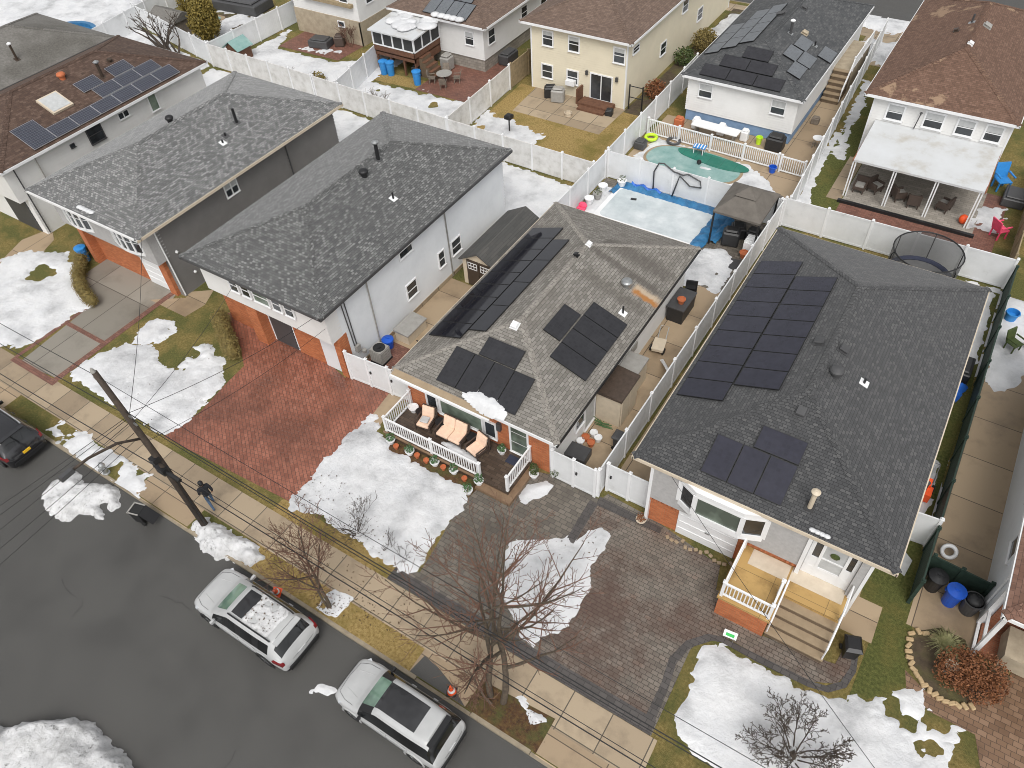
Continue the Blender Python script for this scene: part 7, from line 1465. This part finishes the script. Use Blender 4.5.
def simplechair(label, x, y, mat, rz=0, s=1, z=.015, name='garden_chair'):
    ro = empty(name, (x, y, z), label, 'chair', rz=rz)
    m = MB(); m.obox((0, 0, .38*s), .5*s, .5*s, .05); m.build('seat', M[mat], ro, local=True); m = MB(); m.hexa([(-.25*s, .22*s, .42*s), (.25*s, .22*s, .42*s), (.25*s, .27*s, .42*s), (-.25*s, .27*s, .42*s), (-.27*s, .36*s, .95*s), (.27*s, .36*s, .95*s), (.27*s, .41*s, .95*s), (-.27*s, .41*s, .95*s)]); m.build('backrest', M[mat], ro, local=True)
    for sx in (-1, 1): m = MB(); m.obox((sx*.27*s, 0, .6*s), .06*s, .5*s, .04*s); m.build('armrest', M[mat], ro, local=True)
    for sx in (-.22, .22):
        for sy in (-.2, .2): m = MB(); m.obox((sx*s, sy*s, 0), .05*s, .05*s, .38*s); m.build('leg', M[mat], ro, local=True)
simplechair('bright pink chair at the right end of the red patio', 3.4, 43.0, 'pink', 2.4, 1.3); simplechair('blue chair with white slats near the right corner of the patio roof', 2.7, 48.0, 'bluelt', .6, 1.5)
coverbox('covered_furniture', 'grey tarpaulin covered pile beside the blue chair', 3.6, 47.0, 1.2, 1.6, .6, 'darkgrey', 'cover')
# cream house yard
coverbox('covered_grill', 'grey covered grill on the concrete patio of the cream house', -26.1, 45.3, .95, .7, 1.05, 'greyplastic', 'grill', .3); coverbox('covered_grill', 'dark covered bench left of the grey grill', -26.9, 45.6, .9, .6, .9, 'grill', 'grill', .5); coverbox('stone_pot', 'dark pot at the right of the wooden steps', -21.9, 45.2, .5, .5, .45, 'grill', 'pot', .2, bev=.1); barrel('planter_tub', 'small tan tub on the concrete patio', -24.4, 43.8, 'beige', .25, .25, lid=False, cat='tub')
ro = empty('metal_gate', (-20.6, 46.8, 0), 'dark metal frame gate beside the cream house corner', 'gate'); m = MB()
for x in (-21.1, -20.1): m.tube([(x, 46.6, 0), (x, 46.6, 1.8)], .05, 6)
m.build('post', M['black'], ro); m = MB(); m.tube([(-21.1, 46.6, 1.7), (-20.1, 46.6, 1.7)], .03, 6); m.tube([(-21.1, 46.6, .9), (-20.1, 46.6, .9)], .03, 6); m.build('rail', M['black'], ro)
coverbox('bird_feeder', 'black bird feeder on a post in the straw lawn', -26.9, 40.0, .5, .5, .3, 'black', 'bird feeder', z=1.0); m = MB(); m.tube([(-26.9, 40, 0), (-26.9, 40, 1.0)], .05, 6); tag(m.build('feeder_post', M['black']), 'thin black post carrying the bird feeder', 'post')
# deck house yard
for k, (x, y) in enumerate(((-40.3, 43.2), (-39.7, 43.3), (-36.9, 43.0))): barrel('rain_barrel', ['blue barrel under the screened deck, leftmost', 'blue barrel under the screened deck, second from the left', 'blue barrel standing free on the red patio'][k], x, y-.3, 'bluelt', 1.0, .32, cat='barrel', group='blue barrels by the screened deck')
ro = empty('patio_table', (-35.2, 43.9, 0), 'round metal garden table on the red patio below the white house', 'table'); m = MB(); m.lathe((-35.2, 43.9, .7), [(.6, 0), (.6, .04)], 20); m.build('tabletop', M['greyplastic'], ro); m = MB(); m.tube([(-35.2, 43.9, 0), (-35.2, 43.9, .7)], .06, 8); m.build('leg', M['black'], ro)
for k in range(4): a = k*math.pi/2+.5; simplechair(['metal garden chair right of the round table', 'metal garden chair behind the round table', 'metal garden chair left of the round table', 'metal garden chair in front of the round table'][k], -35.2+math.cos(a)*.95, 43.9+math.sin(a)*.95, 'woodgrey', a-math.pi/2, .95)
coverbox('covered_furniture', 'pale grey covered grill against the foundation of the white house', -36.3, 45.8, .8, .9, 1.2, 'greyplastic', 'grill'); coverbox('outdoor_unit', 'dark air conditioner at the side of the white house', -32.7, 49.0, .9, 1.6, .9, 'darkgrey', 'air conditioner'); coverbox('covered_furniture', 'dark clutter under the screened deck stairs', -37.8, 44.2, 1.0, 1.0, .8, 'grill', 'furniture', .3)
coverbox('covered_furniture', 'dark covered patio set on the red patio of the tan house', -48.3, 44.5, 1.8, 1.2, .7, 'darkgrey', 'furniture', .2); coverbox('covered_furniture', 'small dark covered chair beside the covered patio set', -46.9, 45.3, .8, .8, .9, 'wicker', 'chair', .5)
ro = empty('playhouse', (-53.4, 40.5, 0), 'small wooden playhouse with green roof behind the white back fence', 'playhouse'); x, y = -52.7, 39.6
m = MB(); m.box(x-.7, y-.7, 0, x+.7, y+.7, 1.1); m.mesh([(x-.7, y-.7, 1.1), (x+.7, y-.7, 1.1), (x, y-.7, 1.6), (x-.7, y+.7, 1.1), (x+.7, y+.7, 1.1), (x, y+.7, 1.6)], [(0, 1, 2), (5, 4, 3), (0, 2, 5, 3), (1, 4, 5, 2)]); m.build('wall', M['wood'], ro)
m = MB(); [m.hexa([(x, y-.85, 1.66), (x, y+.85, 1.66), (x+s*.9, y+.85, 1.05), (x+s*.9, y-.85, 1.05), (x, y-.85, 1.72), (x, y+.85, 1.72), (x+s*.93, y+.85, 1.1), (x+s*.93, y-.85, 1.1)]) for s in (-1, 1)]; m.build('roof', M['greenice'], ro)
# top left pools
ro = empty('round_pool', (-67.9, 34, 0), 'round above ground pool with blue wall, full of snow, top left', 'swimming pool'); m = MB(); k = 36; m.lathe((-67.9, 34.0, 0), [(2.7, 0), (2.7, 1.2), (2.85, 1.22), (2.85, 1.27), (2.5, 1.27), (2.5, 1.0)], k); m.build('pool_wall', M['bluecover'], ro); m = MB(); m.lathe((-67.9, 34.0, .9), [(2.49, .0), (2.0, .2), (.01, .25)], k); m.build('pool_snow', M['snow'], ro, smooth=True)
ro = empty('swimming_pool', (-61.5, 44, 0), 'small turquoise pool with a melting snow patch behind the conifer', 'swimming pool'); m = MB(); m.prism(rrect(-63.5, 42.6, -60.0, 45.0, .5), .02, .1); m.build('coping', M['step'], ro); m = MB(); m.prism(rrect(-63.2, 42.9, -60.3, 44.7, .4), .04, .12); m.build('ice', M['greenice'], ro); m = MB(); m.prism(blob([(-62.7, 43.1), (-61.5, 43.0), (-60.7, 43.5), (-61.4, 44.3), (-62.6, 44.0)]), .12, .16); m.build('snow_patch', M['snow'], ro)
coverbox('rock_garden', 'large dark rock mound behind the turquoise pool', -60.3, 47.3, 5.0, 2.6, 1.0, 'darkgrey', 'rocks', .1, bev=.3)
ro = empty('shed', (-62.3, 40.3, 0), 'low shed with grey brown roof between the bare tree and the conifer', 'shed'); m = MB(); m.box(-63.2, 39.6, 0, -60.2, 41.6, 1.5); m.build('wall', M['woodgrey'], ro); m = MB(); m.hexa([(-63.4, 39.4, 1.5), (-60, 39.4, 1.5), (-60, 41.8, 1.5), (-63.4, 41.8, 1.5), (-63.4, 40.5, 2.1), (-60, 40.5, 2.1), (-60, 40.7, 2.1), (-63.4, 40.7, 2.1)]); m.build('roof', M['rOld'], ro)
# right hand side
ro = empty('snow_blower', (3.9, 23.6, 0), 'orange snowblower parked beside the charcoal house', 'snowblower')
m = MB(); m.obox((3.75, 23.2, .1), .65, .5, .45); m.obox((3.75, 23.55, .35), .4, .4, .35); m.build('housing', M['orange'], ro); m = MB(); m.tube([(3.5, 23.7, .5), (3.5, 24.4, .95), (4.0, 24.4, .95), (4.0, 23.7, .5)], .025, 6); m.build('handlebar', M['black'], ro); m = MB(); m.lathe((3.75, 23.2, .55), [(.1, 0), (.09, .4), (.12, .45)], 10); m.build('chute', M['darkgrey'], ro)
for s in (-1, 1): m = MB(); m.tube([(3.75+s*.3, 23.65, .2), (3.75+s*.4, 23.65, .2)], .2, 14); m.build('wheel', M['rubber'], ro)
m = drape((3.6, 29.2), (3.9, 30.4), .7, .35, 5); tag(m.build('tarpaulin', M['tarp'], smooth=True), 'blue tarpaulin beside the right eave of the charcoal house', 'tarpaulin'); coverbox('covered_furniture', 'dark covered pile behind the blue tarpaulin', 3.7, 31.2, .9, 1.4, .7, 'grill', 'cover')
simplechair('dark green garden chair in the snow right of the green screened fence', 5.5, 34.0, 'leaf', 1.0, 1.1); barrel('blue_tub', 'blue tub behind the dark green chair', 5.1, 36.2, 'bluelt', .5, .3, lid=False, cat='tub'); barrel('terracotta_pot', 'terracotta pot at the right of the dark green chair', 6.2, 34.4, 'terracotta', .4, .22, lid=False, cat='pot')
m = MB(); m.hexa([(3.7, 20.4, .02), (4.2, 20.0, .02), (4.1, 19.2, .02), (3.9, 19.3, .02), (3.7, 20.4, .06), (4.2, 20.0, .06), (4.1, 19.2, .05), (3.9, 19.3, .05)]); tag(m.build('plastic_sheet', M['blind']), 'pale plastic sheet on the grass below the rear gate', 'sheet')
ro = empty('yard_sign', (-.63, 13.4, 0), 'small white yard sign with green print stuck at the edge of the snow lawn', 'sign'); m = MB(); m.obox((-.63, 13.32, .38), .48, .015, .3, .1, tilt=-.5); m.build('board', M['signwhite'], ro); m = MB(); m.obox((-.63, 13.33, .47), .3, .008, .12, .1, tilt=-.5); m.build('print', M['signgreen'], ro); m = MB(); [m.tube([(-.63+s*.15, 13.38, 0), (-.63+s*.15, 13.33, .45)], .008, 5) for s in (-1, 1)]; m.build('stake', M['metal'], ro)
# stone edging of the bed
for k, p in enumerate([(4.86, 16.99), (4.86, 16.73), (4.88, 16.48), (4.93, 16.26), (5.01, 16.05), (5.12, 15.87), (5.23, 15.69), (5.36, 15.56), (5.53, 15.42), (5.68, 15.31), (5.86, 15.22), (6.04, 15.17), (6.21, 15.11), (6.40, 15.11), (6.59, 15.15), (6.77, 15.18), (6.97, 15.27), (7.17, 15.39), (5.06, 17.20), (5.29, 17.25), (5.55, 17.28)]):
    if k % 1 == 0:
        m = MB(); m.obox((*p, .01), .26, .15, .12, random.uniform(0, 3)); o = m.build('edging_stone', M['stone'], bevel=.03); tag(o, 'tan edging stone in the curved row round the rust coloured shrub', 'stone', 'edging stones round the flower bed')
x, y = [(6.21, 16.20)][0]; ro = empty('bird_bath', (x, y, 0), 'small pale stone bird bath in the bed beside the rust coloured shrub', 'bird bath'); m = MB(); m.lathe((x, y, 0), [(.12, 0), (.07, .1), (.06, .45), (.1, .5)], 12); m.build('pedestal', M['greyplastic'], ro); m = MB(); m.lathe((x, y, .5), [(.1, 0), (.22, .06), (.22, .08), (.17, .05)], 16); m.build('basin', M['stepcap'], ro)
potplant('white trough with twigs beside the garage of the raised ranch', -5.55, 16.35, .02, .2, 'stepcap', 'rust', .15, .3, group='pots at the raised ranch')
m = MB(); random.seed(5)
for k in range(14):
    m.obox((-4.3+k*.2, 16.35-random.uniform(0, .25), .015), .17, .14, .07, random.uniform(0, 3))
tag(m.build('cobble_row', M['step'], bevel=.02), 'row of pale cobbles along the foot of the white garage door', 'cobbles', kind='stuff')
barrel('blue_barrel', 'blue barrel in the corner beside the light grey house front', -41.3, 16.0, 'bluelt', .9, .3, cat='barrel')

# ------------------------------------------------------------------ light, air and camera
world = bpy.data.worlds.new('World'); scene.world = world; world.use_nodes = True
nt = world.node_tree; bg = nt.nodes['Background']; sky = nt.nodes.new('ShaderNodeTexSky'); sky.sky_type = 'NISHITA'; sky.sun_disc = False
EL, AZ = 55, 150     # the veiled sun stands high behind the camera
sky.sun_elevation = R(EL); sky.sun_rotation = R(AZ); sky.air_density = 1.0; sky.dust_density = 4.0; sky.ozone_density = 1.0
hsv = nt.nodes.new('ShaderNodeHueSaturation'); hsv.inputs['Saturation'].default_value = .1
nt.links.new(sky.outputs[0], hsv.inputs['Color']); nt.links.new(hsv.outputs[0], bg.inputs['Color']); bg.inputs['Strength'].default_value = .14
sun = bpy.data.lights.new('sun', 'SUN'); sun.energy = 1.0; sun.angle = R(30); sun.color = (1, .96, .9)
so = bpy.data.objects.new('sun', sun); COL.objects.link(so)
dirv = Vector((math.sin(R(AZ))*math.cos(R(EL)), math.cos(R(AZ))*math.cos(R(EL)), math.sin(R(EL))))
so.rotation_euler = dirv.to_track_quat('Z', 'Y').to_euler(); so.location = (0, 0, 60)
cam = bpy.data.cameras.new('camera'); co = bpy.data.objects.new('camera', cam); COL.objects.link(co); scene.camera = co
cam.sensor_width = 36; cam.lens = 758.6/1024*36; cam.clip_end = 2000
p_, y_, r_ = R(47.6065), R(-35.157), R(-3.962)
fw = Vector((math.sin(y_)*math.cos(p_), math.cos(y_)*math.cos(p_), -math.sin(p_))); rt = Vector((math.cos(y_), -math.sin(y_), 0)); up = rt.cross(fw)
rt2 = rt*math.cos(r_)+up*math.sin(r_); up2 = -rt*math.sin(r_)+up*math.cos(r_)
co.matrix_world = Matrix((( rt2.x, up2.x, -fw.x, 0), (rt2.y, up2.y, -fw.y, 0), (rt2.z, up2.z, -fw.z, 27), (0, 0, 0, 1)))
scene.view_settings.view_transform = 'Standard'; scene.view_settings.look = 'None'; scene.view_settings.exposure = .38; scene.cycles.filter_width = .95; scene.view_settings.gamma = 1
scene.view_settings.use_curve_mapping = False
